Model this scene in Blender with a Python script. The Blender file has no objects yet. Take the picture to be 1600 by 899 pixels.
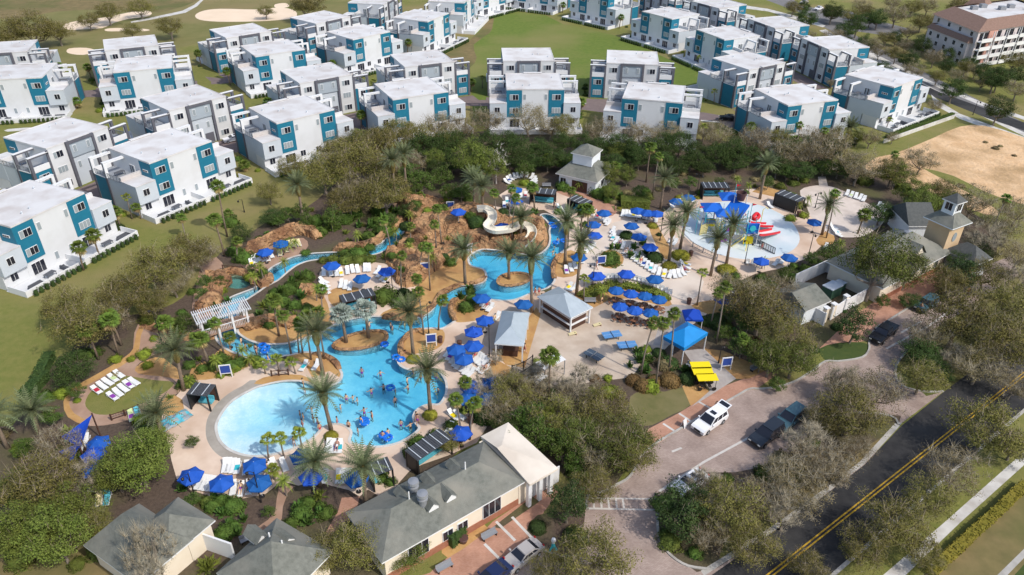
import bpy, math, random
from mathutils import Vector, Matrix, noise
from mathutils.geometry import delaunay_2d_cdt
R=math.radians
S=bpy.context.scene; COL=S.collection
# ---------------------------------------------------------------- camera, measured from the photograph (1600 x 899 pixel units)
HC=64.0; FPX=1160.7; TH=R(32.2985); RO=R(0.4304); CX,CY=800.0,449.5
ct,st=math.cos(TH),math.sin(TH); cr,sr=math.cos(RO),math.sin(RO)
def G(u,v,z=0.0):
    a,b=u-CX,v-CY; a,b=cr*a+sr*b,-sr*a+cr*b
    t=(z-HC)/(-FPX*st-b*ct)
    return Vector((a*t,(FPX*ct-b*st)*t,z))
def P(p):
    X,Y,Z=p[0],p[1],p[2]-HC
    d=Y*ct-Z*st; a=FPX*X/d; b=-FPX*(Y*st+Z*ct)/d
    return CX+cr*a-sr*b, CY+sr*a+cr*b
def ppm(p): # pixels per metre at a point
    return FPX/(p[1]*ct-(p[2]-HC)*st)
def hgt(g,v):   # height above ground point g that shows at image row v
    lo,hi=0.0,40.0
    for _ in range(40):
        m=(lo+hi)/2
        if P((g[0],g[1],m))[1]>v: lo=m
        else: hi=m
    return lo
def yaw(p,q,z=0): d=G(*q,z)-G(*p,z); return math.atan2(d.y,d.x)
cam=bpy.data.cameras.new('camera'); co=bpy.data.objects.new('camera',cam); COL.objects.link(co)
cam.sensor_width=36; cam.lens=36*FPX/1600; cam.clip_end=8000; cam.clip_start=1
right=Vector((1,0,0)); up=Vector((0,st,ct)); back=Vector((0,-ct,st))
# image u axis direction in world: u = cr*a - sr*b, b down -> axis vectors
ru=cr*right+sr*up   # world dir that moves +u, keeps v: a=cr,b=-sr (b down => +sr up)
rv=cr*up-sr*right
M=Matrix((ru,rv,back)).transposed().to_4x4(); M.translation=Vector((0,0,HC)); co.matrix_world=M
S.camera=co
# ---------------------------------------------------------------- light
SUN=Vector((0.80,-0.60,0)).normalized()*math.cos(R(47))+Vector((0,0,math.sin(R(47))))
w=bpy.data.worlds.new('World'); S.world=w; w.use_nodes=True; nt=w.node_tree
bg=nt.nodes['Background']; sk=nt.nodes.new('ShaderNodeTexSky'); sk.sky_type='NISHITA'; sk.sun_disc=False
sk.sun_elevation=R(47); sk.sun_rotation=math.atan2(SUN.x,SUN.y); sk.air_density=1.1; sk.dust_density=2.0
nt.links.new(sk.outputs[0],bg.inputs[0]); bg.inputs[1].default_value=0.15
sl=bpy.data.lights.new('sun','SUN'); sl.energy=2.6; sl.angle=R(1.4); sl.color=(1,0.955,0.88)
so=bpy.data.objects.new('sun',sl); COL.objects.link(so); so.rotation_euler=SUN.to_track_quat('Z','Y').to_euler(); so.location=(200,-150,300)
S.view_settings.view_transform='Standard'; S.view_settings.look='None'; S.view_settings.exposure=0.26; S.view_settings.gamma=1
S.view_settings.use_curve_mapping=False
S.cycles.max_bounces=6; S.cycles.transparent_max_bounces=12; S.cycles.diffuse_bounces=3; S.cycles.glossy_bounces=2; S.cycles.transmission_bounces=4
S.cycles.caustics_reflective=False; S.cycles.caustics_refractive=False
# ---------------------------------------------------------------- materials
MT={}
def mat(name,c1,c2=None,sc=1.0,rough=0.8,metal=0.0,c3=None,sc3=0.05,bump=0.0,kind='noise',isl=0.0,objr=0.0,spec=0.3,brick=None,det=4):
    m=bpy.data.materials.new(name); m.use_nodes=True; n=m.node_tree.nodes; L=m.node_tree.links
    b=n['Principled BSDF']; b.inputs['Roughness'].default_value=rough; b.inputs['Metallic'].default_value=metal
    b.inputs['Specular IOR Level'].default_value=spec
    MT[name]=m
    def mix(fac,a,bb):
        x=n.new('ShaderNodeMix'); x.data_type='RGBA'
        L.new(fac,x.inputs[0]) if hasattr(fac,'links') else setattr(x.inputs[0],'default_value',fac)
        for v,i in ((a,6),(bb,7)):
            if hasattr(v,'links'): L.new(v,x.inputs[i])
            else: x.inputs[i].default_value=(*v,1)
        return x.outputs[2]
    def ramp(fac,lo,hi):
        x=n.new('ShaderNodeMapRange'); L.new(fac,x.inputs[0]); x.inputs[1].default_value=lo; x.inputs[2].default_value=hi; return x.outputs[0]
    out=c1
    tc=n.new('ShaderNodeTexCoord').outputs['Object']
    if brick:
        bt=n.new('ShaderNodeTexBrick'); L.new(tc,bt.inputs[0]); bt.inputs['Scale'].default_value=brick[0]
        bt.inputs['Color1'].default_value=(*c1,1); bt.inputs['Color2'].default_value=(*(c2 or c1),1); bt.inputs['Mortar'].default_value=(*brick[1],1)
        bt.inputs['Mortar Size'].default_value=brick[2]; bt.inputs['Bias'].default_value=0
        out=bt.outputs[0]
        nz=n.new('ShaderNodeTexNoise'); L.new(tc,nz.inputs[0]); nz.inputs['Scale'].default_value=sc; nz.inputs['Detail'].default_value=det
        dk=n.new('ShaderNodeMix'); dk.data_type='RGBA'; dk.blend_type='MULTIPLY'; L.new(ramp(nz.outputs[0],.35,.7),dk.inputs[0]); L.new(out,dk.inputs[6]); dk.inputs[7].default_value=(.75,.73,.72,1); out=dk.outputs[2]
    elif c2 is not None and kind=='noise':
        nz=n.new('ShaderNodeTexNoise'); L.new(tc,nz.inputs[0]); nz.inputs['Scale'].default_value=sc; nz.inputs['Detail'].default_value=det; nz.inputs['Roughness'].default_value=.65
        out=mix(ramp(nz.outputs[0],.33,.67),c1,c2)
    elif c2 is not None and kind=='grad':
        pass
    if c3 is not None:
        nz=n.new('ShaderNodeTexNoise'); L.new(tc,nz.inputs[0]); nz.inputs['Scale'].default_value=sc3; nz.inputs['Detail'].default_value=5
        out=mix(ramp(nz.outputs[0],.45,.68),out,c3)
    if isl:
        g=n.new('ShaderNodeNewGeometry'); h=n.new('ShaderNodeHueSaturation')
        h.inputs['Color'].default_value=(*c1,1)
        if hasattr(out,'links'): L.new(out,h.inputs['Color'])
        else: h.inputs['Color'].default_value=(*out,1)
        x=n.new('ShaderNodeMapRange'); L.new(g.outputs['Random Per Island'],x.inputs[0]); x.inputs[3].default_value=1-isl; x.inputs[4].default_value=1+isl
        L.new(x.outputs[0],h.inputs['Value']); out=h.outputs[0]
    if objr:
        g=n.new('ShaderNodeObjectInfo'); h=n.new('ShaderNodeHueSaturation')
        if hasattr(out,'links'): L.new(out,h.inputs['Color'])
        else: h.inputs['Color'].default_value=(*out,1)
        x=n.new('ShaderNodeMapRange'); L.new(g.outputs['Random'],x.inputs[0]); x.inputs[3].default_value=1-objr; x.inputs[4].default_value=1+objr
        L.new(x.outputs[0],h.inputs['Value'])
        y=n.new('ShaderNodeMapRange'); L.new(g.outputs['Random'],y.inputs[0]); y.inputs[3].default_value=.5-objr*.06; y.inputs[4].default_value=.5+objr*.06
        L.new(y.outputs[0],h.inputs['Hue']); out=h.outputs[0]
    if hasattr(out,'links'): L.new(out,b.inputs['Base Color'])
    else: b.inputs['Base Color'].default_value=(*out,1)
    if bump:
        nz=n.new('ShaderNodeTexNoise'); L.new(tc,nz.inputs[0]); nz.inputs['Scale'].default_value=bump[0]; nz.inputs['Detail'].default_value=3
        bp=n.new('ShaderNodeBump'); bp.inputs['Strength'].default_value=bump[1]; bp.inputs['Distance'].default_value=bump[2]
        L.new(nz.outputs[0],bp.inputs['Height']); L.new(bp.outputs[0],b.inputs['Normal'])
    return m
mat('grass',(.142,.160,.034),(.200,.190,.052),.9,.95,c3=(.25,.20,.085),sc3=.05,det=8,bump=(6,.6,.1))
mat('field_grass',(.105,.155,.022),(.145,.188,.032),.7,.95,c3=(.20,.195,.06),sc3=.03)
mat('green_grass',(.045,.075,.018),(.065,.09,.022),.8,.95)
mat('dry_lawn',(.17,.15,.06),(.12,.12,.04),.8,.95,c3=(.20,.17,.08),sc3=.15)
mat('golf_grass',(.15,.15,.045),(.20,.18,.065),.15,.95,c3=(.25,.19,.09),sc3=.02)
mat('rough_grass',(.15,.12,.05),(.23,.17,.075),.4,.95,c3=(.10,.115,.03),sc3=.06)
mat('mulch',(.075,.052,.040),(.125,.09,.066),2.5,.95,c3=(.10,.095,.04),sc3=.14,bump=(8,.8,.08))
mat('straw',(.44,.25,.09),(.56,.34,.14),1.6,.95,c3=(.38,.20,.08),sc3=.4,bump=(9,.6,.06))
mat('deck',(.66,.50,.385),(.74,.59,.47),.5,.75,c3=(.54,.385,.28),sc3=.14,det=7)
mat('plaza',(.49,.395,.31),(.57,.475,.38),.5,.85,c3=(.42,.32,.24),sc3=.2)
mat('pale_deck',(.66,.56,.47),(.74,.65,.56),.4,.75,c3=(.55,.45,.37),sc3=.2)
mat('terracotta',(.47,.235,.15),(.55,.30,.21),.5,.85,brick=(2.4,(.42,.25,.18),.03))
mat('kerb',(.40,.38,.345),(.48,.455,.42),.8,.85,c3=(.30,.28,.25),sc3=.5)
mat('walk',(.36,.23,.16),(.45,.30,.22),.6,.85,c3=(.30,.18,.12),sc3=.2)
mat('paver',(.36,.27,.23),(.45,.35,.30),.4,.85,brick=(2.0,(.30,.24,.21),.025))
mat('paver_grey',(.34,.30,.28),(.44,.40,.37),.8,.85)
mat('asphalt',(.022,.022,.024),(.040,.039,.040),.9,.9,c3=(.062,.060,.058),sc3=.12,det=8)
mat('lane',(.17,.13,.125),(.22,.17,.16),.6,.9)
mat('grey_road',(.16,.155,.155),(.21,.20,.20),.5,.9)
mat('concrete',(.55,.53,.50),(.64,.62,.58),.8,.85,c3=(.45,.42,.38),sc3=.5)
mat('beach_ring',(.30,.27,.23),(.40,.36,.31),.5,.8)
mat('splash_floor',(.60,.67,.69),(.68,.72,.73),.25,.4,c3=(.52,.62,.67),sc3=.12)
mat('sand',(.60,.51,.44),(.68,.59,.52),.4,.95,c3=(.52,.44,.38),sc3=.25)
mat('lot_sand',(.60,.38,.20),(.72,.50,.30),.3,.95,c3=(.40,.26,.13),sc3=.11,det=8,bump=(1.2,.8,.3))
mat('bunker',(.74,.58,.42),(.80,.64,.48),.1,.95)
mat('plaster_ripple_light',(.60,.82,.90),(.80,.93,.96),3.0,.5,c3=(.52,.77,.87),sc3=.6,det=6)  # pool plaster, with the speckle of rippled light painted in as mottling
mat('white_wall',(.655,.66,.67),(.63,.64,.65),.4,.7,c3=(.585,.585,.58),sc3=.2)
mat('roof_white',(.66,.65,.645),(.61,.595,.585),.22,.7,c3=(.50,.455,.43),sc3=.2,objr=.04)
mat('wing_grey',(.50,.54,.58),(.53,.57,.61),.5,.7)
mat('panel_grey',(.33,.38,.42),(.36,.41,.45),.5,.7)
mat('charcoal',(.105,.105,.125),(.125,.125,.145),.6,.7)
mat('teal',(.012,.15,.235),(.016,.17,.26),.8,.6)
mat('terrace_floor',(.25,.27,.30),(.32,.34,.37),1.,.8)
mat('trim_white',(.74,.74,.74),None,rough=.6)
mat('glass_dark',(.018,.02,.03),None,rough=.12,spec=.6)
mat('glass_pale',(.30,.34,.36),None,rough=.2,spec=.6)
mat('metal_grey',(.30,.31,.33),None,rough=.45,metal=.3)
mat('dark_metal',(.022,.02,.02),None,rough=.5)
mat('furniture',(.10,.105,.12),None,rough=.8)
mat('blue_fabric',(.010,.085,.36),(.012,.10,.42),1.2,.75,objr=.2)
mat('sail_blue',(.008,.06,.42),None,rough=.8)
mat('canopy_blue',(.008,.20,.52),(.010,.23,.58),.6,.6)
mat('sling_white',(.80,.80,.78),(.74,.74,.72),3,.7,objr=.06)
mat('sling_lime',(.55,.66,.32),None,rough=.7)
mat('sling_aqua',(.10,.42,.52),None,rough=.7)
mat('sling_straw',(.70,.60,.34),None,rough=.7)
mat('shingle',(.120,.125,.108),(.19,.195,.17),1.6,.9,c3=(.235,.225,.19),sc3=.22,det=8,bump=(10,.5,.05))
mat('shingle_dark',(.075,.08,.08),(.11,.115,.11),2.5,.9)
mat('tin',(.40,.46,.50),(.47,.53,.57),.6,.45,metal=.2)
mat('cream',(.74,.64,.50),(.78,.69,.56),.6,.8)
mat('cream_roof',(.72,.64,.54),(.78,.70,.60),.3,.8,c3=(.60,.52,.43),sc3=.2)
mat('tan_stucco',(.56,.40,.24),(.61,.45,.28),.5,.8)
mat('brick_red',(.30,.12,.07),(.36,.16,.10),2,.85)
mat('siding',(.72,.75,.78),(.76,.79,.81),1,.7)
mat('louvre',(.055,.06,.07),(.08,.085,.095),3,.5)
mat('wood',(.20,.085,.045),(.28,.13,.07),3,.7)
mat('dark_wood',(.07,.035,.025),(.10,.05,.035),3,.7)
mat('rock',(.34,.175,.082),(.52,.32,.165),.55,.9,c3=(.20,.098,.05),sc3=.35,bump=(1.4,1.0,.6),isl=0.0,det=7)
mat('rock_dark',(.12,.055,.03),(.22,.11,.055),.8,.9,bump=(2,1,.3))
mat('slide',(.76,.70,.58),None,rough=.35)
mat('bark',(.20,.16,.125),(.28,.235,.19),2,.95)
mat('palm_bark',(.17,.125,.09),(.26,.20,.145),3,.95)
mat('boot',(.13,.10,.03),(.22,.17,.05),3,.95)
mat('pale_bark',(.50,.46,.42),(.40,.36,.33),2,.9)
mat('twig',(.26,.205,.14),(.34,.28,.20),1,.95,isl=.2); mat('pale_twig',(.27,.235,.165),(.345,.30,.22),1,.95,isl=.2)
LF=dict(isl=.30,objr=.20,rough=.75,spec=.2)
def leaf(n,a,b,sc=.5): mat(n,a,b,sc,**LF)
leaf('oak_leaf',(.120,.116,.026),(.172,.150,.042)); leaf('oak_brown',(.165,.132,.058),(.215,.175,.088)); leaf('oak_green',(.075,.105,.018),(.120,.130,.026))
leaf('evergreen_leaf',(.034,.062,.013),(.058,.088,.020)); leaf('bright_leaf',(.095,.125,.020),(.135,.155,.030)); leaf('mid_leaf',(.055,.10,.016),(.085,.125,.022))
leaf('holly_leaf',(.030,.058,.015),(.050,.080,.020)); leaf('yellow_leaf',(.19,.18,.02),(.25,.22,.03)); leaf('lime_leaf',(.15,.20,.02),(.20,.25,.03))
leaf('rust_leaf',(.16,.10,.035),(.20,.13,.05)); leaf('blossom',(.42,.28,.30),(.36,.22,.24)); leaf('bare_leaf',(.24,.20,.14),(.30,.25,.19))
leaf('date_frond',(.105,.130,.060),(.15,.17,.085),1); leaf('fan_frond',(.080,.135,.020),(.135,.185,.030),1); leaf('lime_frond',(.16,.20,.025),(.21,.24,.04),1)
leaf('silver_frond',(.24,.29,.25),(.30,.35,.30),1); leaf('dead_frond',(.27,.20,.08),(.32,.24,.11),1)
leaf('banana_leaf',(.05,.105,.020),(.085,.145,.03),1); leaf('groundcover_leaf',(.10,.13,.02),(.17,.19,.03))
mat('skin',(.55,.32,.21),None,rough=.6,objr=.35); mat('hair',(.04,.025,.018),None,rough=.7,objr=.5)
for n,c in dict(swim_red=(.5,.03,.06),swim_blue=(.03,.07,.3),swim_black=(.02,.02,.025),swim_white=(.75,.75,.75),swim_purple=(.25,.05,.35)).items(): mat(n,c,None)
for n,c in dict(yellow=(.85,.66,.01),red=(.60,.02,.03),pure_blue=(.01,.12,.55),aqua=(.04,.45,.52),tyre=(.015,.015,.016),bucket=(.10,.05,.045),pp_blue=(.10,.26,.52),pp_dark=(.06,.085,.12),green_box=(.05,.11,.07)).items(): mat(n,c,None,rough=.5)
for n,c in dict(paint_white=(.82,.82,.83),paint_black=(.012,.012,.015),paint_dark=(.02,.025,.035),paint_teal=(.05,.11,.14),paint_silver=(.42,.39,.37),paint_navy=(.015,.025,.08)).items(): mat(n,c,None,rough=.25,metal=.0,spec=.6)
mat('line_yellow',(.62,.37,.02),(.36,.22,.03),1.6,.8,det=8); mat('line_white',(.60,.57,.53),(.50,.46,.42),2,.8)
mat('lamp_lens',(.8,.8,.75),None,rough=.3); mat('tail_red',(.4,.01,.01),None,rough=.3)
mat('rubber_blue',(.015,.16,.62),None,rough=.35,objr=.1)
mat('lagoon_floor',(.22,.33,.24),(.30,.38,.28),.6,.8)
nn_=MT['rock'].node_tree.nodes; LL=MT['rock'].node_tree.links; vo_=nn_.new('ShaderNodeTexVoronoi'); vo_.feature='DISTANCE_TO_EDGE'; vo_.inputs['Scale'].default_value=.38; tcr=nn_.new('ShaderNodeTexCoord'); nzr=nn_.new('ShaderNodeTexNoise'); nzr.inputs['Scale'].default_value=.9; LL.new(tcr.outputs['Object'],nzr.inputs[0])
ad_=nn_.new('ShaderNodeVectorMath'); ad_.operation='MULTIPLY_ADD'; LL.new(nzr.outputs['Color'],ad_.inputs[0]); ad_.inputs[1].default_value=(3,3,3); LL.new(tcr.outputs['Object'],ad_.inputs[2]); LL.new(ad_.outputs[0],vo_.inputs['Vector'])
mr_=nn_.new('ShaderNodeMapRange'); mr_.inputs[2].default_value=.10; LL.new(vo_.outputs['Distance'],mr_.inputs[0]); b2=nn_.new('ShaderNodeBump'); b2.inputs['Distance'].default_value=.25; b2.inputs['Strength'].default_value=.7; LL.new(mr_.outputs[0],b2.inputs['Height'])
pb=nn_['Principled BSDF']; old=pb.inputs['Normal'].links[0].from_socket; LL.new(old,b2.inputs['Normal']); LL.new(b2.outputs[0],pb.inputs['Normal'])
cm_=nn_.new('ShaderNodeMix'); cm_.data_type='RGBA'; cm_.blend_type='MULTIPLY'; cm_.inputs[7].default_value=(1,1,1,1); oc=pb.inputs['Base Color'].links[0].from_socket; iv=nn_.new('ShaderNodeMapRange'); iv.inputs[2].default_value=.05; iv.inputs[3].default_value=.72; LL.new(vo_.outputs['Distance'],iv.inputs[0]); cm_.inputs[0].default_value=1; LL.new(oc,cm_.inputs[6]); LL.new(iv.outputs[0],cm_.inputs[7]); LL.new(cm_.outputs[2],pb.inputs['Base Color'])
# water: a closed body, clear skin with ripples, tinted by what the water absorbs
m=bpy.data.materials.new('water'); m.use_nodes=True; MT['water']=m; n=m.node_tree.nodes; L=m.node_tree.links; n.clear()
o=n.new('ShaderNodeOutputMaterial'); tr=n.new('ShaderNodeBsdfTransparent'); gl=n.new('ShaderNodeBsdfGlossy'); gl.inputs['Roughness'].default_value=.06
fr=n.new('ShaderNodeLayerWeight'); fr.inputs[0].default_value=.5; pw=n.new('ShaderNodeMath'); pw.operation='POWER'; pw.inputs[1].default_value=4.0; L.new(fr.outputs['Facing'],pw.inputs[0]); ad=n.new('ShaderNodeMath'); ad.inputs[1].default_value=.02; L.new(pw.outputs[0],ad.inputs[0]); mx=n.new('ShaderNodeMixShader'); tc=n.new('ShaderNodeTexCoord')
nz=n.new('ShaderNodeTexNoise'); nz.inputs['Scale'].default_value=1.7; nz.inputs['Detail'].default_value=4; L.new(tc.outputs['Object'],nz.inputs[0])
bp=n.new('ShaderNodeBump'); bp.inputs['Strength'].default_value=.6; bp.inputs['Distance'].default_value=.06; L.new(nz.outputs[0],bp.inputs['Height'])
L.new(bp.outputs[0],gl.inputs['Normal']); L.new(bp.outputs[0],fr.inputs['Normal'])
L.new(ad.outputs[0],mx.inputs[0]); L.new(tr.outputs[0],mx.inputs[1]); L.new(gl.outputs[0],mx.inputs[2]); L.new(mx.outputs[0],o.inputs[0])
va=n.new('ShaderNodeVolumeAbsorption'); va.inputs['Color'].default_value=(.15,.78,.92,1); va.inputs['Density'].default_value=.58; L.new(va.outputs[0],o.inputs['Volume'])
m=bpy.data.materials.new('screen_glass'); m.use_nodes=True; MT['screen_glass']=m; n=m.node_tree.nodes; L=m.node_tree.links; n.clear()
o=n.new('ShaderNodeOutputMaterial'); tr=n.new('ShaderNodeBsdfTransparent'); df=n.new('ShaderNodeBsdfPrincipled'); df.inputs['Base Color'].default_value=(.35,.38,.42,1); mx=n.new('ShaderNodeMixShader'); mx.inputs[0].default_value=.45
L.new(tr.outputs[0],mx.inputs[1]); L.new(df.outputs[0],mx.inputs[2]); L.new(mx.outputs[0],o.inputs[0])
# ---------------------------------------------------------------- mesh builder
class MB:
    def __init__(s): s.v=[]; s.f=[]; s.m=[]
    def poly(s,pts,m=0):
        i=len(s.v); s.v+= [tuple(p) for p in pts]; s.f.append(tuple(range(i,i+len(pts)))); s.m.append(m); return s
    def box(s,x0,x1,y0,y1,z0,z1,m=0,top=None):
        i=len(s.v); s.v+=[(x0,y0,z0),(x1,y0,z0),(x1,y1,z0),(x0,y1,z0),(x0,y0,z1),(x1,y0,z1),(x1,y1,z1),(x0,y1,z1)]
        for k,f in enumerate(((0,3,2,1),(4,5,6,7),(0,1,5,4),(1,2,6,5),(2,3,7,6),(3,0,4,7))):
            s.f.append(tuple(i+a for a in f)); s.m.append(top if (top is not None and k==1) else m)
        return s
    def obox(s,c,sx,sy,sz,rz=0,m=0,tilt=0):   # box centred in x,y, standing on c
        k=MB().box(-sx/2,sx/2,-sy/2,sy/2,0,sz,m); A=Matrix.Translation(c)@Matrix.Rotation(rz,4,'Z')@Matrix.Rotation(tilt,4,'Y'); return s.add(k,A)
    def add(s,o,A=None):
        i=len(s.v); s.v+=[tuple(A@Vector(p)) for p in o.v] if A is not None else o.v
        s.f+=[tuple(i+a for a in f) for f in o.f]; s.m+=o.m; return s
    def tube(s,pts,rs,n=6,m=0,cap=True):
        pts=[Vector(p) for p in pts]; 
        if not isinstance(rs,(list,tuple)): rs=[rs]*len(pts)
        rings=[]; 
        for k,p in enumerate(pts):
            d=(pts[min(k+1,len(pts)-1)]-pts[max(k-1,0)]).normalized()
            a=d.cross(Vector((0,0,1)) if abs(d.z)<.95 else Vector((1,0,0))).normalized(); b=d.cross(a)
            i=len(s.v); s.v+=[tuple(p+rs[k]*(math.cos(2*math.pi*j/n)*a+math.sin(2*math.pi*j/n)*b)) for j in range(n)]; rings.append(i)
        for k in range(len(rings)-1):
            for j in range(n):
                s.f.append((rings[k]+j,rings[k]+(j+1)%n,rings[k+1]+(j+1)%n,rings[k+1]+j)); s.m.append(m)
        if cap:
            s.f.append(tuple(range(rings[0],rings[0]+n))[::-1]); s.f.append(tuple(range(rings[-1],rings[-1]+n))); s.m+=[m,m]
        return s
    def lathe(s,c,prof,n=16,m=0):   # prof: (r,z)
        c=Vector(c); i0=len(s.v)
        for r,z in prof: s.v+=[(c.x+r*math.cos(2*math.pi*j/n),c.y+r*math.sin(2*math.pi*j/n),c.z+z) for j in range(n)]
        for k in range(len(prof)-1):
            for j in range(n):
                s.f.append((i0+k*n+j,i0+k*n+(j+1)%n,i0+(k+1)*n+(j+1)%n,i0+(k+1)*n+j)); s.m.append(m)
        s.f.append(tuple(range(i0,i0+n))[::-1]); s.m.append(m)
        s.f.append(tuple(range(i0+(len(prof)-1)*n,i0+len(prof)*n))); s.m.append(m); return s
    def prism(s,pts,z0,z1,m=0,top=None):
        n=len(pts); i=len(s.v); s.v+=[(p[0],p[1],z0) for p in pts]+[(p[0],p[1],z1) for p in pts]
        for j in range(n): s.f.append((i+j,i+(j+1)%n,i+n+(j+1)%n,i+n+j)); s.m.append(m)
        s.f.append(tuple(range(i,i+n))[::-1]); s.f.append(tuple(range(i+n,i+2*n))); s.m+=[m,m if top is None else top]; return s
    def mesh(s,name,mats,smooth=False):
        me=bpy.data.meshes.new(name); me.from_pydata(s.v,[],s.f)
        for x in ([mats] if isinstance(mats,str) else mats): me.materials.append(MT[x])
        me.polygons.foreach_set('material_index',s.m)
        if smooth: me.polygons.foreach_set('use_smooth',[True]*len(s.f))
        me.update(); return me
# ---------------------------------------------------------------- objects, labels
LAND=[("the long pool house",(720,765)),("the corner gabled house",(230,820)),("the wading beach",(400,655)),("the pergola bridge",(350,490)),
("the rock hill",(690,365)),("the cupola house",(915,270)),("the splash playground",(1160,365)),("the raked sand patch",(1325,330)),
("the tower building",(1470,370)),("the snack kiosk",(885,475)),("the tin roofed pavilion",(800,515)),("the entrance canopy",(1075,525)),
("the white car",(1108,657)),("the black pickup",(1378,525)),("the asphalt road",(1420,730)),("the oval lawn",(200,620)),("the palm island",(562,532)),
("the picnic tables",(992,478)),("the bare sandy lot",(1530,245)),("the golf bunkers",(380,28)),("the apartment block",(1530,60)),("the green field",(860,60)),
("the ping pong tables",(945,545)),("the hot tub rocks",(370,440)),("the yellow pedal carts",(1097,595)),("the silver car",(815,875)),("the brick driveway",(985,810)),
("the fenced utility yard",(1300,460)),("the curved slide",(800,355)),("the terrace cabana",(558,465)),("the wide lagoon",(800,410)),("the concrete sidewalk",(1500,800))]
PEND=[]
ORD=['closest','second closest','third closest','fourth closest','fifth closest','sixth closest','seventh closest','eighth closest','ninth closest','tenth closest']+['%d%s closest'%(i,{1:'st',2:'nd',3:'rd'}.get(i%10 if i>20 else 0,'th')) for i in range(11,120)]
def auto(o,desc,uv=None):
    if uv is None: uv=P(o.location)
    best=min(LAND,key=lambda l:(l[1][0]-uv[0])**2+1.8*(l[1][1]-uv[1])**2)
    dx,dy=uv[0]-best[1][0],uv[1]-best[1][1]
    rel=('right of' if dx>0 else 'left of') if abs(dx)>1.1*abs(dy) else ('in front of' if dy>0 else 'behind')
    PEND.append((desc,best[0],rel,dx*dx+dy*dy,o))
def finish_labels():
    g={}
    for d,l,r,q,o in PEND: g.setdefault((d,l,r),[]).append((q,o))
    for (d,l,r),it in g.items():
        it.sort(key=lambda t:t[0])
        for i,(q,o) in enumerate(it): o['label']=f"{d} {r} {l}" + ('' if len(it)==1 else f", {ORD[i]} to it")
def tag(o,label=None,cat=None,group=None,kind=None):
    if label: o['label']=label
    if cat: o['category']=cat
    if group: o['group']=group
    if kind: o['kind']=kind
    return o
def link(name,data,parent=None,loc=(0,0,0),rz=0,sc=None):
    o=bpy.data.objects.new(name,data); COL.objects.link(o); o.parent=parent; o.location=loc; o.rotation_euler=(0,0,rz)
    if sc is not None: o.scale=sc if hasattr(sc,'__len__') else (sc,sc,sc)
    return o
def thing(name,label,cat,loc,rz=0,group=None,sc=None,desc=None):
    o=link(name,None,None,loc,rz,sc); o.empty_display_size=.3; tag(o,label,cat,group)
    if desc: auto(o,desc)
    return o
def part(name,mb,mats,parent,loc=(0,0,0),rz=0,smooth=False): return link(name,mb.mesh(name,mats,smooth),parent,loc,rz)
class Proto:
    def __init__(s): s.p=[]
    def add(s,name,mb,mats,parent=None,loc=(0,0,0),rz=0,smooth=False):
        me=mb if isinstance(mb,bpy.types.Mesh) else mb.mesh(name,mats,smooth); s.p.append((name,me,parent,loc,rz)); return len(s.p)-1
    def spawn(s,name,cat,loc,rz=0,group=None,sc=None,desc=None,label=None,swap=None):
        r=thing(name,label,cat,loc,rz,group,sc,desc); ob=[]
        for (n,me,pa,l,z) in s.p:
            o=link(n,me,r if pa is None else ob[pa],l,z); ob.append(o)
            if swap and me.materials and me.materials[0].name in swap:
                o.material_slots[0].link='OBJECT'; o.material_slots[0].material=MT[swap[me.materials[0].name]]
        return r
# ---------------------------------------------------------------- ground: one planar map of outlines read off the photograph, laid on the ground plane
def smooth(pts,n=3,closed=True):
    out=[]; N=len(pts)
    for i in range(N if closed else N-1):
        p0,p1,p2,p3=(pts[(i+k-1)%N] if closed else pts[min(max(i+k-1,0),N-1)] for k in range(4))
        for j in range(n):
            t=j/n; out.append(0.5*((2*p1)+(p2-p0)*t+(2*p0-5*p1+4*p2-p3)*t*t+(3*p1-p0-3*p2+p3)*t**3))
    if not closed: out.append(pts[-1])
    return out
def px(s): a=[float(x) for x in s.replace(';',' ').replace(',',' ').split()]; return [(a[i],a[i+1]) for i in range(0,len(a),2)]
def gp(s,sm=3): 
    q=[G(*p) for p in px(s)]; return smooth(q,sm) if sm>1 else q
BEACH='400,605.7 387,612 373,619.7 359,629.8 346.5,645.4 338.7,661 338,673.4 343.4,689 355.8,701.4 373,709.2 393,713.1 416.5,712.3 435.2,708.4'
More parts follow.
